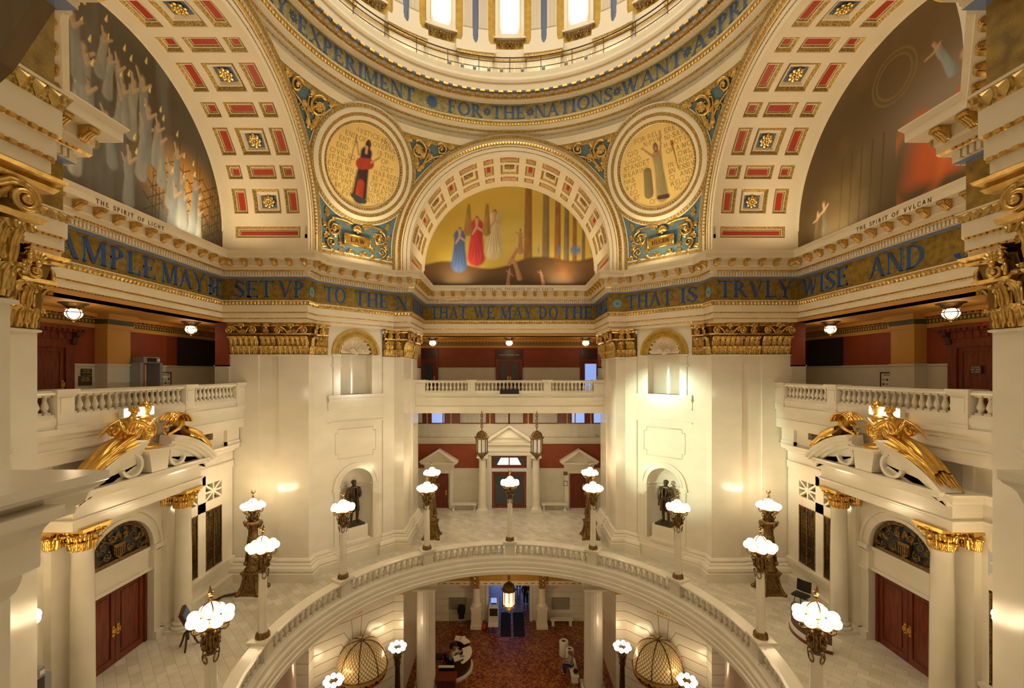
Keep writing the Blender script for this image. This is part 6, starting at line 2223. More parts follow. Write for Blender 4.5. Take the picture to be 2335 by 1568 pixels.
        for s_ in (-1, 1):
            volute(b, fnl, s_ * .34, 5.38, .10, s_, .1, .03)
            acanthus(b, lambda x, z, o, s_=s_: (s_ * (.43 + o), -.12 + x, z), 0, 5.0, .40, .22, .12)
        b.box(-.52, .52, -.34, 0, 5.5, 5.58)
        b.build('capital', 'gold_bright', p)['label'] = 'gilded flat capital'
    # broken segmental pediment with its middle pedestal
    bp = thing('broken_pediment', 'white broken curved pediment above the entrance below ' + nm, 'pediment', at(rot, 0, 12.9, -3.48), rot)
    zc, R = -2.77, 4.0
    for sx in (-1, 1):
        b = MB()
        fp = lambda x, z, d, sx=sx: (sx * x, -d, z)
        a0, a1 = math.acos(2.86 / R), math.acos(.62 / R)
        n_ = 18
        for (r0, r1, d0, d1) in ((R - .10, R, .62, .0), (R - .22, R - .10, .56, .0), (R - .34, R - .22, .44, .0), (R - .48, R - .34, .36, .0)):
            i_, o_ = arc(0, zc, r0, a0, a1, n_), arc(0, zc, r1, a0, a1, n_)
            for k in range(n_):
                b.prism([i_[k], i_[k + 1], o_[k + 1], o_[k]], fp, d0, d1)
        b.build('curved_cornice', 'marble', bp)
        b = MB()
        pts = [(2.66, 0)] + arc(0, zc, R - .46, math.acos(2.66 / (R - .46)), math.acos(.72 / (R - .46)), n_) + arc(.95, .38, .36, PI * .75, PI * 1.55, 10) + [(1.1, 0)]
        b.prism(pts, fp, .26, .0)
        b.build('tympanum', 'marble', bp)
        b = MB()
        for k in range(20):
            t0, t1 = -PI * .7 + 2 * PI * .72 * k / 20 + PI, -PI * .7 + 2 * PI * .72 * (k + 1) / 20 + PI
        ii, oo = arc(.98, .40, .32, PI * .6, PI * 1.9, 22), arc(.98, .40, .42, PI * .6, PI * 1.9, 22)
        for k in range(22):
            b.prism([ii[k], ii[k + 1], oo[k + 1], oo[k]], fp, .40, .0)
        b.build('scroll', 'marble', bp)
    b = MB()
    b.prism([(-.34, .02), (.34, .02), (.44, .66), (-.44, .66)], lambda x, z, d: (x, -d, z), .50, -.4)
    b.box(-.5, .5, -.56, .46, .66, .72)
    b.box(-.56, .56, -.62, .5, .72, .80)
    b.box(-.30, .30, -.42, -.41, .1, .6)
    b.build('pedestal', 'marble', bp)
    o = MB()
    o.lathe([(.44, .80), (.46, .86), (.36, .92), (.24, .98), (.14, 1.06), (.16, 1.14), (.26, 1.34), (.29, 1.55), (.22, 1.72), (.13, 1.80), (.17, 1.86), (.24, 1.90), (.14, 1.96), (.10, 2.02), (.15, 2.12), (.17, 2.24), (.13, 2.36), (.05, 2.46), (0, 2.50)], 20)
    for k in range(10):
        a = 2 * PI * k / 10
        o.tube([(.25 * math.cos(a), .25 * math.sin(a), 1.2), (.31 * math.cos(a), .31 * math.sin(a), 1.5), (.22 * math.cos(a), .22 * math.sin(a), 1.75)], .03, 5)
    for k in range(26):
        a, z = 2.4 * k, 2.06 + .36 * k / 26
        r_ = .16 * math.sin(PI * min(1, .25 + .75 * (1 - k / 26)))
        o.sphere((r_ * math.cos(a), r_ * math.sin(a), z), .045, 0, 5, 4)
    u = thing('gilded_urn', 'gilded urn with a pine-cone top between the two gilded figures below ' + nm, 'urn', at(rot, 0, 12.9, -3.48), rot, 'gilded urns on the pediments')
    o.build('urn_body', 'gold_bright', u)
    # floodlight bar on the balcony face
    fb = thing('floodlight_bar', 'bright white floodlight bar on the balcony face above the gilded figures below ' + nm, 'floodlight', at(rot, -.25 if rot == LEFT else .25, 12.98, -1.38), rot)
    b = MB()
    b.box(-.62, .62, -.07, .10, -.13, .17)
    b.box(-.66, .66, -.15, .10, .17, .19)
    b.box(-.64, .64, .0, .13, -.16, -.13)
    b.build('housing', 'white_paint', fb)
    for k in (-.40, 0, .40):
        q = MB()
        q.lathe([(0, -.01), (.10, 0), (.11, .035), (.12, .06)], 12)
        q.xf(T3(k, -.07, .02) @ Matrix.Rotation(PI / 2, 4, 'X'))
        q.build('lens', 'flood', fb)
for r_, nm in ((LEFT, 'AMPLE'), (RIGHT, 'AND')):
    side_portal(r_, nm)
# ---------------------------------------------------------------- globe lampposts
def lamp_head(t, z, sc=1.0, top=True, finial=True, n=8, gm='globe'):
    """ring of n globes on scrolled arms round a bigger globe in a strapped cage."""
    S = sc
    b = MB()
    b.lathe([(.10 * S, z - .62 * S), (.17 * S, z - .55 * S), (.14 * S, z - .48 * S), (.20 * S, z - .40 * S), (.16 * S, z - .30 * S), (.13 * S, z - .20 * S), (.22 * S, z - .12 * S), (.30 * S, z - .06 * S), (.26 * S, z - .02 * S), (.20 * S, z + .02 * S)], 16)
    for k in range(4):                                        # masks, scrolls and hanging rings of the basket
        a = PI / 2 * k + PI / 4
        c, s = math.cos(a), math.sin(a)
        b.sphere((.20 * S * c, .20 * S * s, z - .46 * S), .085 * S, 0, 8, 6)
        b.tube([((.20 + .03 * math.cos(q)) * S * c - .08 * S * math.sin(q) * s, (.20 + .03 * math.cos(q)) * S * s + .08 * S * math.sin(q) * c, z - .70 * S + .11 * S * math.cos(q)) for q in [2 * PI * i / 12 for i in range(12)]], .018 * S, 5, 0, True)
        b.tube([(.16 * S * c, .16 * S * s, z - .30 * S), (.28 * S * c, .28 * S * s, z - .36 * S), (.33 * S * c, .33 * S * s, z - .28 * S), (.27 * S * c, .27 * S * s, z - .22 * S)], [.05 * S, .04 * S, .03 * S, .02 * S], 5)
        for e in (-.4, .4):
            c2, s2 = math.cos(a + e), math.sin(a + e)
            b.tube([(.15 * S * c2, .15 * S * s2, z - .52 * S), (.24 * S * c2, .24 * S * s2, z - .42 * S), (.20 * S * c2, .20 * S * s2, z - .30 * S), (.26 * S * c2, .26 * S * s2, z - .2 * S)], [.03 * S, .035 * S, .03 * S, .015 * S], 5)
    b.v = [(x, y, z + (q - z) * 1.4) for x, y, q in b.v]
    b.build('basket', 'bronze', t)
    arm_me = glb_me = None
    for k in range(n):
        a = 2 * PI * (k + .5) / n
        if arm_me is None:
            m_ = MB()
            m_.tube([(.16 * S, 0, -.12 * S), (.26 * S, 0, -.20 * S), (.40 * S, 0, -.21 * S), (.48 * S, 0, -.13 * S), (.46 * S, 0, -.05 * S)], [.03 * S, .035 * S, .03 * S, .028 * S, .03 * S], 6)
            m_.tube([((.37 + .07 * math.cos(q)) * S, 0, (-.10 + .07 * math.sin(q)) * S) for q in [i * .6 for i in range(9)]], .016 * S, 4)
            m_.lathe([(.03 * S, -.06 * S), (.07 * S, -.03 * S), (.08 * S, .015 * S)], 10, (.46 * S, 0, 0))
            o = m_.build('lamp_arm', 'bronze', t)
            arm_me = o.data
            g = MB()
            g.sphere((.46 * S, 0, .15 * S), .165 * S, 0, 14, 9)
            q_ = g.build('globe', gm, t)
            glb_me = q_.data
        else:
            o = bpy.data.objects.new('lamp_arm', arm_me)
            q_ = bpy.data.objects.new('globe', glb_me)
            for e in (o, q_):
                COL.objects.link(e)
                e.parent = t
        for e in (o, q_):
            e.location = (0, 0, z)
            e.rotation_euler.z = a
    if top:
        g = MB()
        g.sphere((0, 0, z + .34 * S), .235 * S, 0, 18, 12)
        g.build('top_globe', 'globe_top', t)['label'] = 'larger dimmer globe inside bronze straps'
        b = MB()
        for k in range(4):
            a = PI / 2 * k + .3
            b.tube([(.25 * S * math.sin(q) * math.cos(a), .25 * S * math.sin(q) * math.sin(a), z + .34 * S + .25 * S * math.cos(q)) for q in [.08 + 2.5 * i / 10 for i in range(11)]], .020 * S, 5)
        b.lathe([(.20 * S, z + .08 * S), (.24 * S, z + .11 * S), (.18 * S, z + .14 * S)], 14)
        b.build('cage', 'bronze', t)
    if finial:                                                # a small perched bird with raised wings
        f = MB()
        f.lathe([(.03 * S, z + .58 * S), (.07 * S, z + .62 * S), (.03 * S, z + .66 * S), (.06 * S, z + .70 * S), (.03 * S, z + .73 * S)], 10)
        f.sphere((0, 0, z + .80 * S), .055 * S, 0, 8, 6, (1, 1.2, 1.5))
        f.sphere((.0, -.05 * S, z + .90 * S), .035 * S, 0, 7, 5)
        for sx in (-1, 1):
            f.tube([(sx * .03 * S, .02 * S, z + .80 * S), (sx * .10 * S, .03 * S, z + .88 * S), (sx * .09 * S, .02 * S, z + 1.02 * S)], [.03 * S, .045 * S, .006 * S], 5, 0, False, .5)
        f.build('finial', 'bronze', t)
def lamppost(loc, label, rz):
    t = thing('globe_lamppost', label, 'lamppost', loc, rz, 'white globe lampposts on the round balustrade')
    b = MB()
    b.lathe([(.24, 0), (.24, .05), (.22, .07), (.235, .12), (.20, .17), (.17, .20)], 22)
    b.build('base_ring', 'bronze', t)
    b = MB()
    nf = 64
    b.grid(lambda u, v: ((.155 - .02 * v - .006 * abs(math.sin(16 * PI * u))) * math.cos(2 * PI * u), (.155 - .02 * v - .006 * abs(math.sin(16 * PI * u))) * math.sin(2 * PI * u), .18 + 2.10 * v), nf, 1, 0, True, cu=True)
    b.build('shaft', 'marble', t)
    lamp_head(t, 3.06, .86)
    return t
lp0 = None
for a in LAMPA:
    r_ = math.radians(a)
    loc = (RB * math.sin(r_), RB * math.cos(r_), Zh(H2) + .93)
    lb = 'white lamppost with lit globes ' + LW[a]
    if lp0 is None:
        lp0 = lamppost(loc, lb, 0)
    else:
        dup(lp0, loc, -r_, lb)
def torchere(loc, label, rz):
    t = thing('bronze_torchere', label, 'floor lamp', loc, rz, 'tall bronze floor lamps of the gallery')
    b = MB()
    b.prism(arc(0, 0, .82, PI / 4, 2 * PI + PI / 4, 4)[:-1], lambda x, y, d: (x, y, d), .16, 0)
    b.build('plinth', 'marble', t)
    b = MB()
    for k in range(4):
        a = PI / 2 * k + PI / 4
        b.tube([(.66 * math.cos(a), .66 * math.sin(a), .20), (.58 * math.cos(a), .58 * math.sin(a), .26), (.46 * math.cos(a), .46 * math.sin(a), .5), (.36 * math.cos(a), .36 * math.sin(a), .9), (.40 * math.cos(a), .40 * math.sin(a), 1.06)], [.11, .10, .08, .07, .09], 6)
        b.sphere((.64 * math.cos(a), .64 * math.sin(a), .22), .11, 0, 7, 5)
    def sq(z, h, r_):
        b.prism(arc(0, 0, r_, PI / 4, 2 * PI + PI / 4, 4)[:-1], lambda x, y, d: (x, y, d), z + h, z)
    for (z, h, r_) in ((.18, .12, .66), (.30, .10, .60), (1.02, .08, .48), (1.10, .08, .54)):
        sq(z, h, r_)
    b.lathe([(.52, .38), (.42, .6), (.36, .85), (.34, 1.04)], 4, a0=PI / 4, a1=2 * PI + PI / 4, sm=False)
    b.build('tripod_base', 'bronze', t)
    b = MB()
    b.lathe([(.34, 1.18), (.36, 1.26), (.28, 1.34), (.30, 1.5), (.24, 1.6), (.22, 2.6), (.235, 2.7), (.20, 2.74), (.19, 3.05), (.24, 3.1), (.22, 3.16), (.34, 3.3), (.40, 3.36), (.2, 3.42)], 20)
    for k in range(4):
        a = PI / 2 * k
        b.tube([(.2 * math.cos(a), .2 * math.sin(a), 3.12), (.36 * math.cos(a), .36 * math.sin(a), 3.2), (.44 * math.cos(a), .44 * math.sin(a), 3.36), (.38 * math.cos(a), .38 * math.sin(a), 3.42)], [.05, .05, .04, .02], 5)
        a += PI / 4
        b.sphere((.30 * math.cos(a), .30 * math.sin(a), 1.55), .1, 0, 8, 6)
        b.tube([(.3 * math.cos(a), .3 * math.sin(a), 1.6), (.26 * math.cos(a), .26 * math.sin(a), 2.1), (.23 * math.cos(a), .23 * math.sin(a), 2.6)], [.06, .035, .02], 5)
    b.build('shaft', 'bronze', t)
    lamp_head(t, 3.98, .84)
    return t
t0 = torchere((-11.85, 4.65, Zh(H2)), 'tall bronze floor lamp at the foot of the LAW pier on the AMPLE side', 0)
dup(t0, (11.88, 4.65, Zh(H2)), 0, 'tall bronze floor lamp at the foot of the RELIGION pier on the AND side')
dup(t0, (-4.75, 11.2, Zh(H2)), 0, 'tall bronze floor lamp at the vestibule mouth on the LAW side')
dup(t0, (4.90, 11.2, Zh(H2)), 0, 'tall bronze floor lamp at the vestibule mouth on the RELIGION side')
dup(t0, (-12.3, -4.65, Zh(H2)), 0, 'tall bronze floor lamp half hidden behind the near pier on the AMPLE side')
dup(t0, (12.45, -4.65, Zh(H2)), 0, 'tall bronze floor lamp half hidden behind the near pier on the AND side')
# ---------------------------------------------------------------- figures
def skin(name, mat_, parent, V, E, R, sub=2, root=0):
    me = bpy.data.meshes.new(name)
    me.from_pydata([tuple(v) for v in V], E, [])
    o = bpy.data.objects.new(name, me)
    COL.objects.link(o)
    m = o.modifiers.new('skin', 'SKIN')
    for i, r in enumerate(R):
        rr = r if isinstance(r, tuple) else (r, r)
        me.skin_vertices[0].data[i].radius = rr
        me.skin_vertices[0].data[i].use_root = i == root
    s = o.modifiers.new('sub', 'SUBSURF')
    s.levels = s.render_levels = sub
    dg = bpy.context.evaluated_depsgraph_get()
    me2 = bpy.data.meshes.new_from_object(o.evaluated_get(dg))
    me2.name = name
    bpy.data.objects.remove(o)
    me2.materials.clear()
    me2.materials.append(MATS[mat_])
    me2.polygons.foreach_set('use_smooth', [True] * len(me2.polygons))
    q = bpy.data.objects.new(name, me2)
    COL.objects.link(q)
    if parent is not None:
        q.parent = parent
    return q
def human(name, mat_, parent, J, s=1.0, stout=1.0, fingers=True, toes=True):
    """one continuous body from joints J: pelvis, waist, chest, neck, head, and per side sho, elb, wri, hip, kne, ank, toe."""
    V, E, R = [], [], []
    def add(p, r, par=None):
        V.append(Vector(p))
        R.append(tuple(q * s for q in r) if isinstance(r, tuple) else r * s)
        if par is not None:
            E.append((par, len(V) - 1))
        return len(V) - 1
    k = stout
    pe = add(J['pelvis'], (.15 * k, .12 * k))
    wa = add(J['waist'], (.135 * k, .115 * k), pe)
    ch = add(J['chest'], (.165 * k, .125 * k), wa)
    nk = add(J['neck'], .06, ch)
    h0 = Vector(J['head'])
    up = (h0 - Vector(J['neck'])).normalized()
    hc = add(h0 - up * .05 * s, .085, nk)
    hd = add(h0 + up * .02 * s, (.095, .105), hc)
    ht = add(h0 + up * .09 * s, .07, hd)
    face = Vector(J.get('face', (0, -1, 0))).normalized()
    add(h0 + face * .115 * s - up * .0 * s, .022, hd)                  # nose
    add(h0 + face * .09 * s - up * .085 * s, .035, hc)                 # chin
    for sd in ('l', 'r'):
        sh = add(J['sho' + sd], .078 * k, ch)
        el = add(J['elb' + sd], .052, sh)
        wr = add(J['wri' + sd], .036, el)
        d = (Vector(J['wri' + sd]) - Vector(J['elb' + sd])).normalized()
        pa = add(Vector(J['wri' + sd]) + d * .08 * s, (.04, .028), wr)
        if fingers:
            side = d.cross(face)
            side = side.normalized() if side.length > .1 else d.orthogonal().normalized()
            curl = Vector(J.get('curl' + sd, (0, -.3, -.6))).normalized()
            for j, (o_, L) in enumerate(((-.032, .085), (-.011, .098), (.011, .092), (.032, .072))):
                b_ = Vector(V[pa]) + side * o_ * s + d * .035 * s
                f1 = add(b_, .0125, pa)
                f2 = add(b_ + d * L * .55 * s + curl * .012 * s, .011, f1)
                add(b_ + d * L * .8 * s + curl * .045 * s, .0095, f2)
            b_ = Vector(V[wr]) + side * -.04 * s + d * .035 * s
            t1 = add(b_, .015, wr)
            add(b_ + (d * .6 - side * .6).normalized() * .055 * s, .012, t1)
        hp = add(J['hip' + sd], .105 * k, pe)
        kn = add(J['kne' + sd], .072, hp)
        an = add(J['ank' + sd], .048, kn)
        to = add(J['toe' + sd], (.045, .034), an)
    return skin(name, mat_, parent, V, E, R)
def standing(s, dx=0.0):
    J = dict(pelvis=(0, 0, .95), waist=(0, .01, 1.12), chest=(0, .01, 1.36), neck=(0, .0, 1.53), head=(0, -.02, 1.66),
             shol=(-.20, .01, 1.42), elbl=(-.29, .03, 1.14), wril=(-.25, -.10, .92), shor=(.20, .01, 1.42), elbr=(.30, .02, 1.15), wrir=(.16, -.16, 1.12),
             hipl=(-.10, 0, .90), knel=(-.11, -.03, .50), ankl=(-.11, .02, .08), toel=(-.14, -.16, .04), hipr=(.10, 0, .90), kner=(.13, -.06, .50), ankr=(.13, -.02, .08), toer=(.17, -.2, .04))
    return {k: (Vector(v) * s if k != 'face' else v) for k, v in J.items()}
def statue(rot, label):
    c_ = dmap(L_DIAG / 2, -8.30, -.34)
    p = Vector(c_)
    R3 = RZ(rot)
    loc = R3 @ Vector((p.x, p.y, p.z))
    t = thing('bronze_statue', label, 'statue', loc, rot + PI / 4, 'bronze statues in the niches')
    s = 1.32
    human('body', 'bronze_dark', t, standing(s), s)
    c = MB()                                                  # frock coat to the knee, open in front, with lapels
    def coat(u, v):
        a = -PI * .5 + .22 + u * (2 * PI - .44)
        z = 1.47 - v * .98
        wr = .205 + .03 * math.sin(PI * min(1, v * 2.2)) - .05 * math.exp(-((v - .38) / .14) ** 2) + .06 * max(0, v - .5)
        fold = 1 + .05 * math.sin(a * 7 + 1) * max(0, v - .35)
        return (s * wr * fold * 1.1 * math.cos(a), s * (wr * .72 * fold * math.sin(a) + .01), s * z)
    c.grid(coat, 40, 16, 0, True)
    for sx in (-1, 1):
        c.tube([(sx * .05 * s, -.14 * s, 1.46 * s), (sx * .09 * s, -.175 * s, 1.3 * s), (sx * .05 * s, -.175 * s, 1.12 * s), (sx * .07 * s, -.2 * s, .52 * s)], [.03 * s, .045 * s, .03 * s, .03 * s], 5)
        c.tube([Vector(q) * s for q in ((sx * .20, .01, 1.42), (sx * .295, .03, 1.15), ((-.25, -.08, .95) if sx < 0 else (.2, -.13, 1.12)))], [.095 * s, .075 * s, .065 * s], 8)
    c.build('coat', 'bronze_dark', t)
    h = MB()
    h.sphere((0, .015 * s, 1.70 * s), .112 * s, 0, 12, 8, (1, 1.05, .85))
    h.build('hair', 'bronze_dark', t)
    b = MB()
    b.box(-.46, .46, -.40, .40, -.09, 0.0)
    b.build('base_plate', 'bronze_dark', t)
    q = thing('statue_plinth', label.replace('bronze statue of a standing man in a coat', 'marble block under the bronze statue'), 'plinth', tuple(loc + Vector((0, 0, -.98))), rot + PI / 4, 'plinths of the niche statues')
    b = MB()
    b.box(-.62, .62, -.40, .42, .16, .89)
    b.box(-.72, .72, -.46, .44, 0, .16)
    b.build('block', 'marble', q)
    b = MB()
    b.box(-.50, .50, -.415, -.40, .28, .78)
    b.build('panel', 'marble', q)
statue(FAR_L, 'dark bronze statue of a standing man in a coat, in the LAW pier niche')
statue(FAR_R, 'dark bronze statue of a standing man in a coat, in the RELIGION pier niche')
# gilded reclining figures on the pediments: x outward along the curve, -y to the hall, z = 0 on the pediment top at x = .75
ZA = lambda x: -2.77 - 3.48 + math.sqrt(max(.1, 16 - x * x)) + 2.32 + .02
def gilded(rot, sx, pose, label):
    t = thing('gilded_figure', label, 'statue', at(rot, 0, 12.62, -2.32), rot, 'gilded figures on the broken pediments')
    P = lambda x, y, z: (sx * x, y, z)
    if pose == 'bent':                                        # bowed over, drapery billowing behind
        J = dict(pelvis=(1.55, 0, ZA(1.55) + .24), waist=(1.30, -.03, .22), chest=(1.02, -.08, .40), neck=(.86, -.14, .56), head=(.74, -.20, .70), face=(-.8, -.5, -.4),
                 shol=(.98, -.30, .46), elbl=(.66, -.40, .26), wril=(.42, -.36, .16), shor=(1.0, .18, .48), elbr=(.72, .22, .22), wrir=(.5, .02, .16),
                 hipl=(1.6, -.14, ZA(1.6) + .2), knel=(1.95, -.24, ZA(1.95) + .36), ankl=(2.3, -.24, ZA(2.3) + .06), toel=(2.5, -.28, ZA(2.5) + .03),
                 hipr=(1.6, .12, ZA(1.6) + .2), kner=(2.05, .12, ZA(2.05) + .2), ankr=(2.52, .10, ZA(2.52) + .08), toer=(2.72, .08, ZA(2.72) + .04))
    else:                                                     # upright bust, one arm flung out, legs trailing down the curve
        J = dict(pelvis=(1.30, 0, ZA(1.3) + .26), waist=(1.18, -.02, .38), chest=(1.06, -.06, .66), neck=(.99, -.10, .86), head=(.93, -.14, 1.03), face=(-.5, -.8, -.2),
                 shol=(1.0, -.30, .74), elbl=(.70, -.42, .48), wril=(.48, -.40, .66), shor=(1.14, .18, .74), elbr=(1.46, .20, .62), wrir=(1.86, .10, .42),
                 hipl=(1.36, -.14, ZA(1.36) + .22), knel=(1.86, -.26, ZA(1.86) + .30), ankl=(2.34, -.24, ZA(2.34) + .10), toel=(2.58, -.26, ZA(2.58) + .03),
                 hipr=(1.36, .12, ZA(1.36) + .22), kner=(1.98, .10, ZA(1.98) + .20), ankr=(2.56, .06, ZA(2.56) + .10), toer=(2.8, .04, ZA(2.8) + .04))
    J = {k: ((sx * v[0], v[1], v[2])) for k, v in J.items()}
    human('body', 'gold_bright', t, J, 1.08, 1.05)
    hd = Vector(J['head'])
    h = MB()
    h.sphere(hd + Vector((sx * .03, .02, .04)), .125, 0, 12, 8, (1, 1, .95))
    for k in range(22):
        a, b_ = k * 2.4, k / 22
        h.sphere(hd + Vector((sx * (.03 + .12 * math.cos(a) * math.sqrt(1 - (b_ * .9) ** 2)), .02 + .12 * math.sin(a), .02 + .13 * b_)), .04, 0, 6, 4)
    h.build('hair', 'gold_bright', t)
    d = MB()                                                  # skirt over the thighs and shins, in folds
    def skirt(u, v):
        x = 1.12 + 1.45 * v
        a = PI * (1.12 - 1.24 * u)
        r_ = .30 - .13 * v + .025 * math.sin(9 * u * PI + 3 * v) + .02 * math.sin(23 * u + 9 * v)
        z = ZA(x) + .10 + .06 * math.sin(PI * v) + r_ * (1.05 if a > 0 else .6) * math.sin(a)
        return P(x + .05 * math.sin(u * 8), -.02 + (r_ + .06) * 1.15 * math.cos(a), max(z, ZA(x) + .005))
    d.grid(skirt, 40, 22, 0, True)
    for k in range(7):                                        # loose ends trailing past the feet
        y0 = -.3 + .1 * k
        d.tube([P(x, y0 * (1.1 - .25 * (x - 2)) + .04 * math.sin(3 * x + k), ZA(x) + .05 + .05 * math.sin(k + 4 * x)) for x in (1.6, 1.9, 2.2, 2.5, 2.7 + .03 * k)], [.05, .06, .055, .045, .015], 6)
    d.build('skirt', 'gold_bright', t)
    w_ = MB()
    if pose == 'bent':                                        # big arc of cloth behind the back
        def veil(u, v):
            a = PI * (.05 + .80 * u)
            rr = .44 + .03 * math.sin(11 * u + 2 * v) + .05 * v
            return P(1.0 + rr * math.cos(a) * .95, -.30 + .62 * v + .03 * math.sin(9 * u), .36 + rr * math.sin(a) * .92)
        w_.grid(veil, 30, 10, 0, True)
        for k in range(5):
            w_.tube([P(1.0 + (.46 + .02 * (k % 2)) * math.cos(a) * .95, -.30 + .14 * k, .36 + .46 * math.sin(a) * .92) for a in [PI * (.05 + .8 * i / 14) for i in range(15)]], .03, 5)
    else:                                                     # bunched sash, a scroll of cloth at the hip and a mask at the side
        for k in range(6):
            w_.tube([P(.86 + .12 * k + .05 * math.sin(q), -.30 + .55 * q / 6 - .25 + .04 * k, .30 + .16 * math.sin(q * .9 + k) + .05 * k) for q in range(7)], [.03, .05, .06, .06, .06, .05, .02], 6)
        w_.tube([P(1.3 + .26 * (1 - k / 16) * math.cos(k * .55), .28, .42 + .26 * (1 - k / 16) * math.sin(k * .55)) for k in range(14)], .06, 6)
        w_.sphere(P(.62, -.36, .28), .15, 0, 10, 7, (1, .8, 1.15))
        for k in range(10):
            w_.sphere(P(.62 + .14 * math.cos(k * .63), -.36 - .02, .30 + .17 * math.sin(k * .63)), .05, 0, 6, 4)
    w_.build('drapery', 'gold_bright', t)
    return t
gilded(LEFT, 1, 'bent', 'gilded bowed figure under billowing cloth, on the far half of the pediment below AMPLE')
gilded(LEFT, -1, 'bust', 'gilded figure with trailing legs on the near half of the pediment below AMPLE')
gilded(RIGHT, -1, 'bent', 'gilded bowed figure on the far half of the pediment below AND')
gilded(RIGHT, 1, 'bust', 'gilded figure with trailing legs on the near half of the pediment below AND')

# the floodlight bar below AMPLE throws a greenish-white beam across the hall onto the RELIGION pier
_p, _q = Vector((-12.45, .55, Zh(-1.1))), Vector((8.5, 8.2, Zh(-3.6)))
_l = light('balcony_floodlight', 'SPOT', _p, 16000, (.86, 1, .72), size=.12, spot=math.radians(22))
_l.rotation_euler = (_q - _p).to_track_quat('-Z', 'Y').to_euler()
_p, _q = Vector((12.45, .55, Zh(-1.1))), Vector((-8.5, 8.2, Zh(-2.5)))
_l = light('balcony_floodlight', 'SPOT', _p, 3000, (1, .9, .7), size=.12, spot=math.radians(40))
_l.rotation_euler = (_q - _p).to_track_quat('-Z', 'Y').to_euler()
# ---------------------------------------------------------------- ground floor: mosaic hall seen through the round opening (z = 0)
g = MB()
g.add([(-14, -8, 0), (14, -8, 0), (14, 30, 0), (-14, 30, 0)], [(0, 1, 2, 3)])
struct(g, 'floor_ground', 'floor_mosaic', 0, 'dark red mosaic tile floor of the hall below')
b = MB()
def gbox(x0, x1, z0, z1):
    zs_ = sorted(set([z0, z1] + [q for q in [.55 + .54 * k for k in range(14)] if z0 < q < z1]))
    for a, c in zip(zs_[:-1], zs_[1:]):
        b.box(x0, x1, YV, YV + .4, a + .01, c - .01, 0)
    b.box(x0, x1, YV + .02, YV + .4, z0, z1, 1)
gbox(-6.2, -1.75, 0, 8.2)
gbox(1.75, 6.2, 0, 8.2)
b.box(-1.75, 1.75, YV, YV + .4, 2.85, 8.2, 0)
for sx in (-1, 1):
    b.box(min(sx * 1.75, sx * 1.55), max(sx * 1.75, sx * 1.55), YV - .1, YV + .5, 0, 2.85, 0)
    b.box(min(sx * 3.2, sx * 6.2), max(sx * 3.2, sx * 6.2), YV - .06, YV, .0, .22, 0)
struct(b, 'wall_ground_back', ['marble', 'joint'], 0, 'cream stone back wall of the ground-floor hall with a wide opening')
b = MB()
b.box(-6.2, 6.2, 16.6, 17.2, 3.1, 3.42, 3)
b.box(-6.2, 6.2, 16.62, 17.2, 3.42, 4.1, 1)
for k in range(60):
    x = -5.9 + k * .2
    b.box(x, x + .09, 16.57, 16.62, 3.52, 4.0, 0)
for k in range(24):
    x = -5.75 + k * .5
    b.box(x - .14, x + .14, 16.585, 16.6, 3.22, 3.28, 2)
b.box(-6.2, 6.2, 16.52, 17.2, 4.1, 4.2, 2)
b.box(-6.2, 6.2, 16.7, 17.4, 4.2, 7.8, 0)
b.box(-6.2, 6.2, 10.5, 17.4, 7.8, 7.95, 0)
struct(b, 'ceiling_ground', ['ochre', 'ochre_gold', 'gold', 'cream'], 0, 'ochre and gilded ceiling beam of the ground-floor hall')
b = MB()
for sx in (-1, 1):
    b.box(min(sx * 4.3, sx * 6.2), max(sx * 4.3, sx * 6.2), 10.0, 16.6, 6.25, 7.9)
struct(b, 'trim_10', 'cream', 0)
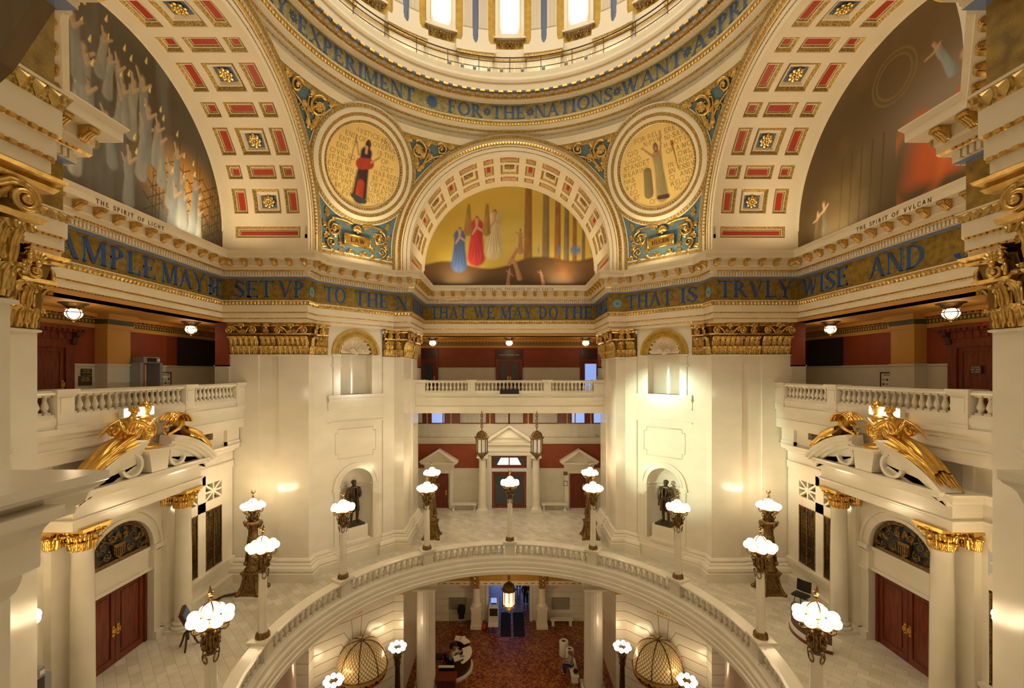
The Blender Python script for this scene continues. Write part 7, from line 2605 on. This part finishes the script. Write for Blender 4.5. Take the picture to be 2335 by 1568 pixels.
# passage beyond with bluish daylight
b = MB()
b.box(-2.4, -2.1, YV + .4, 28, 0, 4.5, 0)
b.box(2.1, 2.4, YV + .4, 28, 0, 4.5, 0)
b.box(-2.4, 2.4, YV + .4, 28, 3.4, 3.5, 0)
b.box(-2.4, 2.4, 28, 28.2, 0, 4.5, 0)
struct(b, 'wall_passage', 'wainscot', 0)
b = MB()
for x in (-1.9, -.62, .66):
    b.box(x, x + 1.22, 27.9, 27.98, .2, 3.0)
wq = struct(b, 'window_40', 'blue_pane', 0, 'bluish daylit glass doors at the end of the passage')
light('passage_daylight', 'AREA', (0, 27.0, 1.8), 70, (.22, .38, 1), rot=(PI / 2, 0, PI), size=3.6, size_y=3)
light('hall_light', 'POINT', (0, 13.2, 4.6), 110, (1, .74, .42), size=.3)  # added fill to brighten the beam and back wall, no fixture
for sx, nm in ((-1, 'LAW'), (1, 'RELIGION')):
    c = thing('pedestal_column', 'short white column on a tall pedestal beside the dark passage, under the %s side' % nm, 'column', (sx * 2.42, 16.72, 0), 0, 'columns on pedestals in the lower hall')
    b = MB()
    b.box(-.42, .42, -.40, .40, 0, .28)
    b.box(-.36, .36, -.34, .34, .28, 1.45)
    b.box(-.42, .42, -.40, .40, 1.45, 1.6)
    b.build('pedestal', 'marble', c)
    b = MB()
    b.lathe([(.36, 1.6), (.38, 1.68), (.32, 1.76), (.29, 1.8), (.27, 2.5), (.26, 3.1)], 18)
    b.build('shaft', 'marble', c)
    b = MB()
    b.box(-.25, .25, -.42, -.1, 3.0, 3.95)
    for k in range(5):
        leaf(b, lambda x, z, d: (x, -.42 - d, z), 0, 3.1 + k * .16, PI / 2 + (.5 if k % 2 else -.5), .3, .1)
    b.build('bracket', 'gold', c)
    f = thing('fluted_column', 'tall fluted white column under the round opening on the %s side' % nm, 'column', (sx * 4.95, 10.35, 0), 0, 'big columns of the lower hall')
    b = MB()
    b.grid(lambda u, v: ((.56 - .03 * v - .018 * abs(math.sin(11 * 2 * PI * u))) * math.cos(2 * PI * u), (.56 - .03 * v - .018 * abs(math.sin(11 * 2 * PI * u))) * math.sin(2 * PI * u), .3 + 5.7 * v), 88, 1, 0, True, cu=True)
    b.build('shaft', 'marble', f)
    b = MB()
    b.box(-.7, .7, -.7, .7, 0, .16)
    b.lathe([(.68, .16), (.70, .22), (.6, .3)], 24)
    b.build('base', 'marble', f)
    b = MB()
    b.lathe([(.53, 6.0), (.58, 6.04), (.55, 6.08), (.66, 6.16)], 24)
    b.box(-.68, .68, -.68, .68, 6.16, 6.25)
    b.build('capital', 'marble', f)
    p = thing('marble_column', 'smooth pinkish column below the gallery, by the globe canopy of the %s side' % nm, 'column', (sx * 10.6, 4.9, 0), 0, 'pinkish columns of the lower hall')
    b = MB()
    b.lathe([(.70, 0), (.72, .2), (.6, .35), (.56, .4), (.54, 6.6), (.62, 6.7), (.70, 6.9), (.70, 7.7)], 30)
    b.build('shaft', 'pink_marble', p)
    # gilded corbels under the ring beam
    for (x, y, h, a, lb) in ((-6.5, 9.8, -12.75, 0, 'over the corner of the pier wall beside the fluted column'), (-8.45, 8.25, -13.1, PI / 4, 'above the globe canopy, just under the round beam')):
        k_ = thing('gilded_corbel', 'gilded leafy corbel %s, %s side' % (lb, nm), 'corbel', (sx * -x, y, Zh(h)) if sx > 0 else (x, y, Zh(h)), a * (1 if sx < 0 else -1), 'gilded corbels of the lower hall')
        b = MB()
        b.box(-.42, .42, -.12, .12, .22, .36)
        for j in range(5):
            acanthus(b, lambda u_, z_, d_: (u_, -.08 - d_, z_), -.34 + .17 * j, -.08, .36, .2, .2)
        b.build('leaves', 'gold', k_)
    # leaded-glass globe canopy
    t = thing('globe_canopy', 'amber leaded-glass dome canopy with a painted rim against the lower wall, %s side' % nm, 'lamp canopy', (sx * 7.95, 7.95, 0), sx * -PI / 4, 'leaded-glass canopies of the lower hall')
    b = MB()
    n_, m_ = 64, 20
    prof = [(1.29 * math.cos(q) ** .82, 3.0 + 1.42 * math.sin(q)) for q in [PI / 2 * k / m_ for k in range(m_ + 1)]]
    b.lathe(prof, n_)
    o = b.build('glass_dome', 'leaded_glass', t)
    uvl = o.data.uv_layers.new(name='UVMap')
    vs = [v_.co for v_ in o.data.vertices]
    for poly in o.data.polygons:
        us = []
        for li in poly.loop_indices:
            co = vs[o.data.loops[li].vertex_index]
            us.append((math.atan2(co.y, co.x) / (2 * PI)) % 1.0)
        for k, li in enumerate(poly.loop_indices):
            co = vs[o.data.loops[li].vertex_index]
            uu = us[k] + (1 if max(us) - us[k] > .5 else 0)
            uvl.data[li].uv = (uu * 40, (co.z - 3) * 4.5)
    b = MB()
    for k in range(8):
        a = 2 * PI * k / 8 + .2
        b.tube([(r_ * 1.01 * math.cos(a), r_ * 1.01 * math.sin(a), z_) for r_, z_ in prof], .035, 5)
    b.lathe([(1.30, 3.02), (1.36, 2.98), (1.30, 2.93), (1.27, 2.95)], 48)
    b.lathe([(.16, 4.36), (.10, 4.46), (.04, 4.52), (0, 4.58)], 10)
    b.build('ribs', 'bronze', t)
    b = MB()
    b.lathe([(1.30, 2.93), (1.33, 2.85), (1.22, 2.5), (.9, 2.2), (.3, 2.0), (0, 1.98)], 48, mi=0)
    for k in range(30):
        a = 2 * PI * k / 30
        rr = random.Random(k)
        for (da, z_, r_, mi) in ((0, 2.72, .085, 1 + k % 2), (.09, 2.66, .05, 2)):
            fn = lambda x, y, d, a=a + da: ((1.285 + d - .3 * (2.72 - y) * .6) * math.cos(a + x / 1.29), (1.285 + d - .3 * (2.72 - y) * .6) * math.sin(a + x / 1.29), y)
            b.prism([(r_ * q[0], z_ + r_ * 1.3 * q[1]) for q in ((-1, -.6), (-.3, -1), (.8, -.8), (1, .2), (.3, 1), (-.7, .7))], fn, .02, -.02, mi)
    b.build('painted_rim', ['ochre_gold', 'coffer_red', 'black'], t)
    b = MB()
    b.lathe([(.5, 0), (.5, .2), (.22, .4), (.18, 1.9), (.3, 2.1)], 16)
    b.build('post', 'wood', t)
    light('canopy_glow', 'POINT', (sx * 7.95, 7.95, 3.5), 10, (1, .7, .35), size=.3)
    # lower floor lamps
    for (x, y, lb) in ((6.25, 8.8, 'beside the fluted column'), (8.75, 6.15, 'before the globe canopy')):
        l_ = thing('hall_light', 'lower hall lamp with a ring of lit globes %s, %s side' % (lb, nm), 'floor lamp', (sx * x, y, 0), 0, 'globe lamps of the lower hall')
        b = MB()
        b.box(-.3, .3, -.3, .3, 0, .3)
        b.lathe([(.26, .3), (.2, .5), (.17, .6), (.13, 2.55), (.17, 2.6), (.14, 2.68), (.13, 2.9), (.2, 3.0)], 14)
        b.build('post', 'wood_dark', l_)
        lamp_head(l_, 3.42, .80, False, False, 8, 'globe_low')
# hanging lantern over the hall
lantern((-.04, 12.0, Zh(-14.2)), 'lit golden lantern hanging in front of the dark passage, under the round beam', 1.6, True, 1.0)
light('lantern_light', 'POINT', (-.04, 11.5, Zh(-14.9)), 30, (1, .72, .36), size=.2)
# floor mats
for (x0, x1, lb) in ((-.62, .12, 'on the LAW side'), (.30, 1.12, 'on the RELIGION side')):
    m_ = tag(MB().box(x0, x1, 15.5, 18.6, 0.0, .02).build('floor_mat', 'mat_black'), 'black rectangular floor mat before the passage, ' + lb, 'mat', 'black mats before the passage')
# scanner
x_ = thing('bag_scanner', 'long white bag scanner with a black hood, standing beside the black mats', 'scanner', (-1.15, 16.9, 0), 0)
MB().box(-.36, .36, -.2, 1.1, .5, 1.45).build('hood', 'white_paint', x_)
MB().box(-.30, .30, -.22, -.2, .75, 1.35).build('curtain', 'black', x_)
MB().box(-.36, .36, -1.3, -.2, .62, .80).build('table', 'white_paint', x_)
for k in (-.18, .18):
    q = MB()
    q.tube([(k, -1.15, .64), (k, -1.15, .05)], .025, 5)
    q.tube([(k - .14, -1.15, .03), (k + .14, -1.15, .03)], .025, 5)
    q.build('leg', 'steel', x_)
q = MB()
q.box(-.2, .2, .2, .6, 1.45, 1.5, 0)
q.box(-.22, .22, .3, .36, 1.5, 1.85, 1)
q.build('screen', ['black', 'blue_pane'], x_)
# coat rack with a dark coat
c = thing('coat_rack', 'bare metal coat rack against the back wall, a dark coat on it', 'coat rack', (-3.8, 16.9, 0), 0)
q = MB()
for sx in (-.62, .62):
    q.tube([(sx, 0, .05), (sx, 0, 1.65)], .02, 5)
    q.tube([(sx, -.28, .04), (sx, .28, .04)], .02, 5)
for (z_, y_) in ((1.65, 0), (1.58, .12), (.12, -.2), (.12, .2)):
    q.tube([(-.62, y_, z_), (.62, y_, z_)], .018, 5)
q.build('frame', 'steel', c)
ct = thing('hanging_coat', 'dark coat hanging on the metal rack', 'coat', (-3.55, 16.9, .5), 0)
q = MB()
q.lathe([(.05, 1.05), (.16, 1.0), (.20, .8), (.19, .4), (.23, 0)], 12)
q.v = [(x, y * .5, z) for x, y, z in q.v]
for sx in (-1, 1):
    q.tube([(sx * .16, 0, .98), (sx * .24, 0, .7), (sx * .22, -.02, .35)], [.07, .065, .05], 6)
q.build('cloth', 'mat_black', ct)
for sx, lb in ((-1, 'behind the coat rack'), (1, 'above the white bench')):
    gr = thing('wall_grille', 'square pierced metal grille in the lower back wall ' + lb, 'grille', (sx * 3.9, YV - .02, .85), 0, 'grilles of the lower back wall')
    q = MB()
    q.box(-.68, .68, 0, .03, 0, .92, 1)
    for k in range(17):
        q.box(-.68 + k * .083, -.66 + k * .083, -.015, 0, 0, .92)
    for k in range(12):
        q.box(-.68, .68, -.015, 0, k * .083, k * .083 + .02)
    q.build('lattice', ['wainscot', 'stone_dark'], gr)
n = thing('hall_bench', 'low pale bench under the pierced grille against the lower back wall', 'bench', (3.9, 16.95, 0), 0)
MB().box(-.85, .85, -.22, .22, .40, .48).build('seat', 'marble', n)
for k in (-.65, .65):
    MB().box(k - .1, k + .1, -.18, .18, 0, .40).build('leg', 'marble', n)
bg_ = thing('red_bag', 'small red and black bag on the floor beside the pedestal column and the scanner', 'bag', (-1.8, 16.3, 0), .3)
q = MB()
q.sphere((0, 0, .22), .22, 0, 10, 7, (1, .7, 1))
q.tube([(-.1, 0, .42), (-.06, 0, .56), (.06, 0, .56), (.1, 0, .42)], .02, 5)
q.build('body', 'coffer_red', bg_)
for (x, y, h, r_, lb) in ((3.62, 13.5, .92, .30, 'farther and wider of the two'), (3.90, 12.75, .88, .26, 'nearer and narrower of the two')):
    c = thing('litter_bin', 'round white litter bin, %s by the fluted column' % lb, 'bin', (x, y, 0), 0, 'white litter bins')
    q = MB()
    q.lathe([(r_ * .95, 0), (r_, .05), (r_, h), (r_ * .9, h + .04), (r_ * .5, h + .06), (r_ * .48, h - .05)], 24)
    q.build('body', 'white_paint', c)
    q = MB()
    q.lathe([(0, h + .0), (r_ * .48, h + .0)], 20)
    q.build('opening', 'black', c)
# bench with a seated woman
n = thing('side_bench', 'white stone bench by the fluted column with a person sitting on it', 'bench', (3.95, 11.55, 0), 0)
MB().box(-.24, .24, -.75, .95, .38, .47).build('seat', 'marble', n)
for k in (-.55, .7):
    MB().box(-.2, .2, k - .12, k + .12, 0, .38).build('leg', 'marble', n)
pw = thing('person', 'person in a pale lilac top and dark trousers, sitting on the white bench', 'person', (3.86, 11.75, 0), 0)
J = dict(pelvis=(0, 0, .60), waist=(.0, 0, .74), chest=(-.06, 0, .98), neck=(-.08, 0, 1.14), head=(-.13, 0, 1.27), face=(-1, -.1, -.35),
         shol=(-.05, -.18, 1.03), elbl=(-.14, -.22, .78), wril=(-.36, -.12, .74), shor=(-.05, .18, 1.03), elbr=(-.16, .22, .80), wrir=(-.38, .10, .76),
         hipl=(-.03, -.10, .57), knel=(-.44, -.12, .55), ankl=(-.42, -.13, .10), toel=(-.58, -.14, .05), hipr=(-.03, .10, .57), kner=(-.45, .12, .55), ankr=(-.46, .12, .10), toer=(-.62, .12, .05), curll=(0, 0, -1), curlr=(0, 0, -1))
human('body', 'skin', pw, J, .98)
q = MB()
q.sphere((-.11, 0, 1.31), .125, 0, 12, 8, (1, 1, .95))
q.tube([(-.03, 0, 1.3), (.02, 0, 1.15), (.01, 0, 1.02)], [.1, .09, .05], 7)
q.build('hair', 'hair', pw)
q = MB()
q.lathe([(.16, .56), (.185, .7), (.18, .85), (.20, 1.0), (.15, 1.08), (.07, 1.13)], 16)
q.v = [(x * .82 - .07 * (z - .56) / .5, y * 1.05, z) for x, y, z in q.v]
for s_, e_, w_ in (('shol', 'elbl', 'wril'), ('shor', 'elbr', 'wrir')):
    q.tube([J[s_], J[e_], Vector(J[e_]).lerp(Vector(J[w_]), .6)], [.095, .07, .055], 8)
q.build('top', 'fabric_grey', pw)
q = MB()
for h_, k_, a_ in (('hipl', 'knel', 'ankl'), ('hipr', 'kner', 'ankr')):
    q.tube([J[h_], J[k_], J[a_]], [.125, .09, .07], 10)
    q.sphere(J[k_], .088, 0, 8, 6)
q.sphere((0, 0, .58), .17, 0, 10, 7, (1, 1.1, .7))
q.build('trousers', 'denim', pw)
hb = thing('black_handbag', 'black handbag on the near end of the white bench', 'bag', (4.02, 11.1, .47), 0)
q = MB()
q.sphere((0, 0, .12), .15, 0, 12, 8, (1, 1, .8))
q.tube([(-.08, 0, .2), (-.05, 0, .32), (.05, 0, .32), (.08, 0, .2)], .012, 5)
q.build('body', 'mat_black', hb)
# curved reception desk with a clerk
dk = thing('reception_desk', 'curved reception desk with white tops and dark red panels, below the LAW side', 'desk', (-3.75, 12.3, 0), 0)
def sect(name, a0, a1, r0, r1, z0, z1, mt, c=(0, 0)):
    q = MB()
    n_ = 16
    i_ = [(c[0] + r0 * math.cos(a0 + (a1 - a0) * k / n_), c[1] + r0 * math.sin(a0 + (a1 - a0) * k / n_)) for k in range(n_ + 1)]
    o_ = [(c[0] + r1 * math.cos(a0 + (a1 - a0) * k / n_), c[1] + r1 * math.sin(a0 + (a1 - a0) * k / n_)) for k in range(n_ + 1)]
    for k in range(n_):
        q.prism([i_[k], i_[k + 1], o_[k + 1], o_[k]], lambda x, y, d: (x, y, d), z1, z0)
    return q.build(name, mt, dk)
sect('front_panel', -1.25, 1.35, 1.18, 1.30, .12, .92, 'wood_dark')
sect('base', -1.25, 1.35, 1.16, 1.42, 0, .14, 'white_paint')
sect('counter_top', -.9, .52, .78, 1.36, .92, .97, 'white_paint')
sect('raised_top', .58, 1.45, .95, 1.42, 1.12, 1.18, 'white_paint')
sect('raised_panel', .58, 1.45, 1.18, 1.30, .92, 1.12, 'wood_dark')
sect('raised_top', -1.25, -.72, .72, 1.18, 1.10, 1.15, 'white_paint')
sect('raised_panel', -1.25, -.72, 1.08, 1.18, .92, 1.10, 'wood_dark')
sect('work_top', .5, 1.4, .45, .95, .74, .78, 'white_paint')
q = MB()
q.box(-.55, .35, -1.32, -1.24, 0, .9, 0)
q.box(-.58, .38, -1.36, -1.20, .9, .95, 1)
q.build('gate', ['black', 'white_paint'], dk)
for nm_, loc, dims, mt, lb in (('monitor', (-3.7, 13.0, .78), (.22, .06, .34), 'black', 'black monitor on the inner top of the reception desk'), ('paper_tray', (-3.75, 13.25, .78), (.2, .14, .14), 'ochre', 'yellow paper tray on the inner top of the reception desk'),
                            ('brochure_stack', (-3.22, 11.35, 1.15), (.2, .12, .03), 'paper', 'pile of brochures on the near raised top of the reception desk'), ('brochure_stack', (-2.95, 11.62, 1.15), (.12, .1, .05), 'fabric_grey', 'grey folders on the near raised top of the reception desk'),
                            ('leaflet_holder', (-3.05, 13.35, 1.18), (.16, .12, .12), 'white_paint', 'white leaflet holder on the far raised top of the reception desk'), ('telephone', (-3.2, 12.9, .78), (.1, .1, .08), 'black', 'black telephone on the reception desk')):
    e = thing(nm_, lb, nm_.split('_')[0], loc, .3)
    q = MB()
    q.box(-dims[0], dims[0], -dims[1], dims[1], 0, dims[2] * .5)
    q.box(-dims[0] * .85, dims[0] * .85, -dims[1] * .8, dims[1] * .8, dims[2] * .5, dims[2])
    q.build('body', mt, e)
cl = thing('person', 'person in a pale green shirt bending over papers behind the reception desk', 'person', (-3.75, 12.2, 0), 0)
J = dict(pelvis=(0, 0, .62), waist=(.03, 0, .78), chest=(.12, 0, .98), neck=(.2, 0, 1.12), head=(.27, 0, 1.24), face=(.8, 0, -.6),
         shol=(.12, .18, 1.02), elbl=(.30, .24, .82), wril=(.52, .12, .98), shor=(.12, -.18, 1.02), elbr=(.30, -.24, .82), wrir=(.54, -.10, .98),
         hipl=(.02, .1, .58), knel=(.40, .12, .56), ankl=(.38, .12, .10), toel=(.54, .12, .05), hipr=(.02, -.1, .58), kner=(.40, -.12, .56), ankr=(.38, -.12, .10), toer=(.54, -.12, .05), curll=(0, 0, -1), curlr=(0, 0, -1))
human('body', 'skin', cl, J, .98)
mat('shirt_green', (.36, .50, .42), .8)
q = MB()
q.lathe([(.16, .56), (.185, .7), (.18, .85), (.20, 1.0), (.15, 1.07), (.07, 1.11)], 16)
q.v = [(x * .82 + .18 * (z - .56) / .5, y * 1.05, z) for x, y, z in q.v]
for s_, e_, w_ in (('shol', 'elbl', 'wril'), ('shor', 'elbr', 'wrir')):
    q.tube([J[s_], J[e_], Vector(J[e_]).lerp(Vector(J[w_]), .7)], [.095, .07, .055], 8)
q.build('shirt', 'shirt_green', cl)
q = MB()
q.sphere((.25, 0, 1.29), .12, 0, 12, 8)
q.build('hair', 'hair', cl)
q = MB()
for h_, k_, a_ in (('hipl', 'knel', 'ankl'), ('hipr', 'kner', 'ankr')):
    q.tube([J[h_], J[k_], J[a_]], [.125, .09, .07], 10)
q.sphere((0, 0, .6), .17, 0, 10, 7, (1, 1.1, .7))
q.build('trousers', 'denim', cl)
def chair(loc, rz, label, mt, wide=.25):
    t = thing('office_chair' if mt != 'black_' else 'chair', label, 'chair', loc, rz)
    MB().box(-wide, wide, -.24, .24, .42, .50).build('seat', mt, t)
    q = MB()
    q.grid(lambda u, v: (-wide + 2 * wide * u, .26 + .06 * v - .05 * math.cos((u - .5) * 3), .56 + .46 * v), 8, 4)
    q.grid(lambda u, v: (-wide + 2 * wide * u, .30 + .06 * v - .05 * math.cos((u - .5) * 3), .56 + .46 * v), 8, 4)
    q.build('backrest', mt, t)
    for a in (.4, 1.97, 3.54, 5.1):
        q = MB()
        q.tube([(.2 * math.cos(a), .2 * math.sin(a), .42), (.27 * math.cos(a), .27 * math.sin(a), 0)], .018, 5)
        q.build('leg', 'bronze_dark', t)
    return t
chair((-3.78, 12.2, 0), PI / 2, 'dark desk chair under the person at the reception desk', 'black')
chair((-4.5, 12.65, 0), PI / 2, 'black chair between the reception desk and the fluted column', 'black')
chair((-4.35, 11.2, 0), PI / 2 + .4, 'reddish chair behind the near end of the reception desk', 'red_plastic')
tb = thing('side_table', 'brown cabinet at the near end of the reception desk, cut by the lower edge', 'cabinet', (-3.75, 10.45, 0), 0)
q = MB()
q.box(-.55, .55, -.35, .35, .05, .72, 0)
q.box(-.6, .6, -.4, .4, .72, .77, 0)
q.build('body', 'wood', tb)
for k in (-1, 1):
    MB().box(min(k * .02, k * .52), max(k * .02, k * .52), -.37, -.35, .1, .68).build('door', 'wood_dark', tb)
# figures far down the passage
for (x, y, h, mt, lb) in ((1.35, 19.9, 1.72, 'mat_black', 'dark clothed person standing in the passage beyond the black mats'), (.85, 22.5, 1.7, 'denim', 'distant person in dark clothes farther down the passage')):
    p = thing('person', lb, 'person', (x, y, 0), 0)
    s = h / 1.76
    J = standing(s)
    human('body', 'skin', p, J, s)
    q = MB()
    q.lathe([(.15 * s, .86 * s), (.19 * s, .95 * s), (.17 * s, 1.15 * s), (.20 * s, 1.36 * s), (.15 * s, 1.45 * s), (.07 * s, 1.5 * s)], 16)
    for s_, e_, w_ in (('shol', 'elbl', 'wril'), ('shor', 'elbr', 'wrir')):
        q.tube([J[s_], J[e_], Vector(J[e_]).lerp(Vector(J[w_]), .8)], [.095, .07, .055], 8)
    q.build('jacket', mt, p)
    q = MB()
    for h_, k_, a_ in (('hipl', 'knel', 'ankl'), ('hipr', 'kner', 'ankr')):
        q.tube([J[h_], J[k_], J[a_]], [.12, .085, .07], 10)
    q.build('trousers', mt, p)
    q = MB()
    q.sphere(Vector(J['head']) + Vector((0, .02, .04)), .11, 0, 10, 7)
    q.build('hair', 'hair', p)

# ---------------------------------------------------------------- loose things on the gallery
c = chair((12.75, 3.75, Zh(H2)), -1.0, 'low black chair by the entrance wall below AND, behind the tall torchere', 'black', .28)
sf = thing('curved_settee', 'curved dark red settee with a pale rim beside the near column below AND', 'settee', (12.0, 1.5, Zh(H2)), 0)
def arcb(name, r0, r1, z0, z1, mt):
    q = MB()
    for k in range(14):
        a0, a1 = PI * (.62 + .76 * k / 14), PI * (.62 + .76 * (k + 1) / 14)
        q.prism([(r0 * math.cos(a0), 1.2 * r0 * math.sin(a0)), (r0 * math.cos(a1), 1.2 * r0 * math.sin(a1)), (r1 * math.cos(a1), 1.2 * r1 * math.sin(a1)), (r1 * math.cos(a0), 1.2 * r1 * math.sin(a0))], lambda x, y, d: (x, y, d), z1, z0)
    q.build(name, mt, sf)
arcb('base', .70, .98, 0, .12, 'wood')
arcb('rim', .74, .96, .12, .30, 'white_paint')
arcb('back', .78, .92, .30, .86, 'leather')
arcb('seat', .30, .78, .30, .42, 'leather')
es = thing('sign_stand', 'blue lectern sign on a dark three-legged wooden stand beside the far column below AMPLE', 'sign', (-12.05, .85, Zh(H2)), .5)
q = MB()
q.tube([(0, 0, .3), (0, 0, 1.1)], .05, 6)
q.build('post', 'wood_dark', es)
for k in range(3):
    a = 2 * PI * k / 3 + .4
    q = MB()
    q.tube([(.03 * math.cos(a), .03 * math.sin(a), .62), (.14 * math.cos(a), .14 * math.sin(a), .5), (.24 * math.cos(a), .24 * math.sin(a), .2), (.34 * math.cos(a), .34 * math.sin(a), .0)], [.045, .04, .035, .03], 6)
    q.build('leg', 'wood_dark', es)
q = MB()
q.obox((-.05, -.42, 1.0), (.10, 0, .03), (0, .84, .0), (-.18, 0, .42), 0)
q.obox((.02, -.38, 1.03), (.05, 0, .01), (0, .76, 0), (-.15, 0, .35), 1)
q.build('panel', ['wood_dark', 'drum_blue'], es)
for (x, y, r_, lb) in ((-12.85, 4.5, .5, 'by the AMPLE side torchere'), ):
    q = MB()
    q.tube([(-.5, -.15, .05), (-.2, .05, .06), (.1, .0, .08), (.45, .2, .05)], [.03, .05, .06, .03], 6)
    for k in range(5):
        leaf(q, lambda x_, y_, d: (x_, y_, .04 + d), -.5 + .05 * k, -.2, 3 + .3 * k, .3, .05)
    t = thing('floor_equipment', 'dark jointed stand folded on the paving ' + lb, 'equipment', (x, y, Zh(H2)), .4)
    q.build('body', 'bronze_dark', t)
dm2 = dup(md, (-12.95, -4.05, Zh(H2)), LEFT, 'grey metal detector with a red edge in the lower corner below AMPLE')
# ---------------------------------------------------------------- marble mouldings close to the camera (the balcony it looks over)
def ledge(name, label, prof, y0, y1, xr, x_end, mt='marble'):
    q = MB()
    n_ = len(prof)
    poly = [(xr - p[0], p[1]) for p in prof]
    sg = 1 if x_end < xr else -1
    poly = [(xr - sg * p[0], Zh(p[1])) for p in prof] + [(x_end, Zh(prof[-1][1])), (x_end, Zh(prof[0][1]))]
    q.prism(poly, lambda x, z, d: (x, d, z), y0, y1)
    o = q.build(name, mt)
    return tag(o, label, 'coping')
CY = [(0, -.52), (0, -.565), (.012, -.572), (.03, -.59), (.07, -.61), (.11, -.64), (.13, -.68), (.14, -.70), (.18, -.70), (.18, -.75)]
ledge('balcony_coping', 'white marble coping at the frame edge before the gilded figures of AMPLE', CY, -15.253 + 2.31, -15.253 + 1.2, -2.29, -4.2)
ledge('balcony_coping', 'marble coping end cut by the frame, close to the camera before the AND side pier', CY, -15.253 + 2.31, -15.253 + 1.2, 2.45, 4.2)
CY2 = [(0, -.633), (0, -.68), (.012, -.688), (.03, -.70), (.07, -.715), (.10, -.745), (.115, -.775), (.12, -.79), (.12, -.93), (.17, -.935), (.17, -.955), (.205, -.96), (.212, -1.0), (.235, -1.05), (.28, -1.09), (.36, -1.12)]
ledge('balcony_moulding', 'lower darker-topped marble moulding close to the camera, under the upper coping by AMPLE', CY2, -15.253 + 2.075, -15.253 + 1.1, -2.285, -4.2)
# tan panel edge right beside the lens in the upper corner
mat('taupe_panel', (.16, .09, .025), .5, var=.3, vscale=3, stretch=(6, 6, .5))
cp = MB()
cp.prism([(-1.085, .875), (-1.6, .875), (-1.6, .36), (-1.185, .725)], lambda x, z, d: (x - .167, -15.253 + d, Zh(z)), 1.0, 1.04)
tag(cp.build('tan_panel', 'taupe_panel'), 'smooth brown panel edge very close to the camera, filling the upper corner above AMPLE', 'panel')
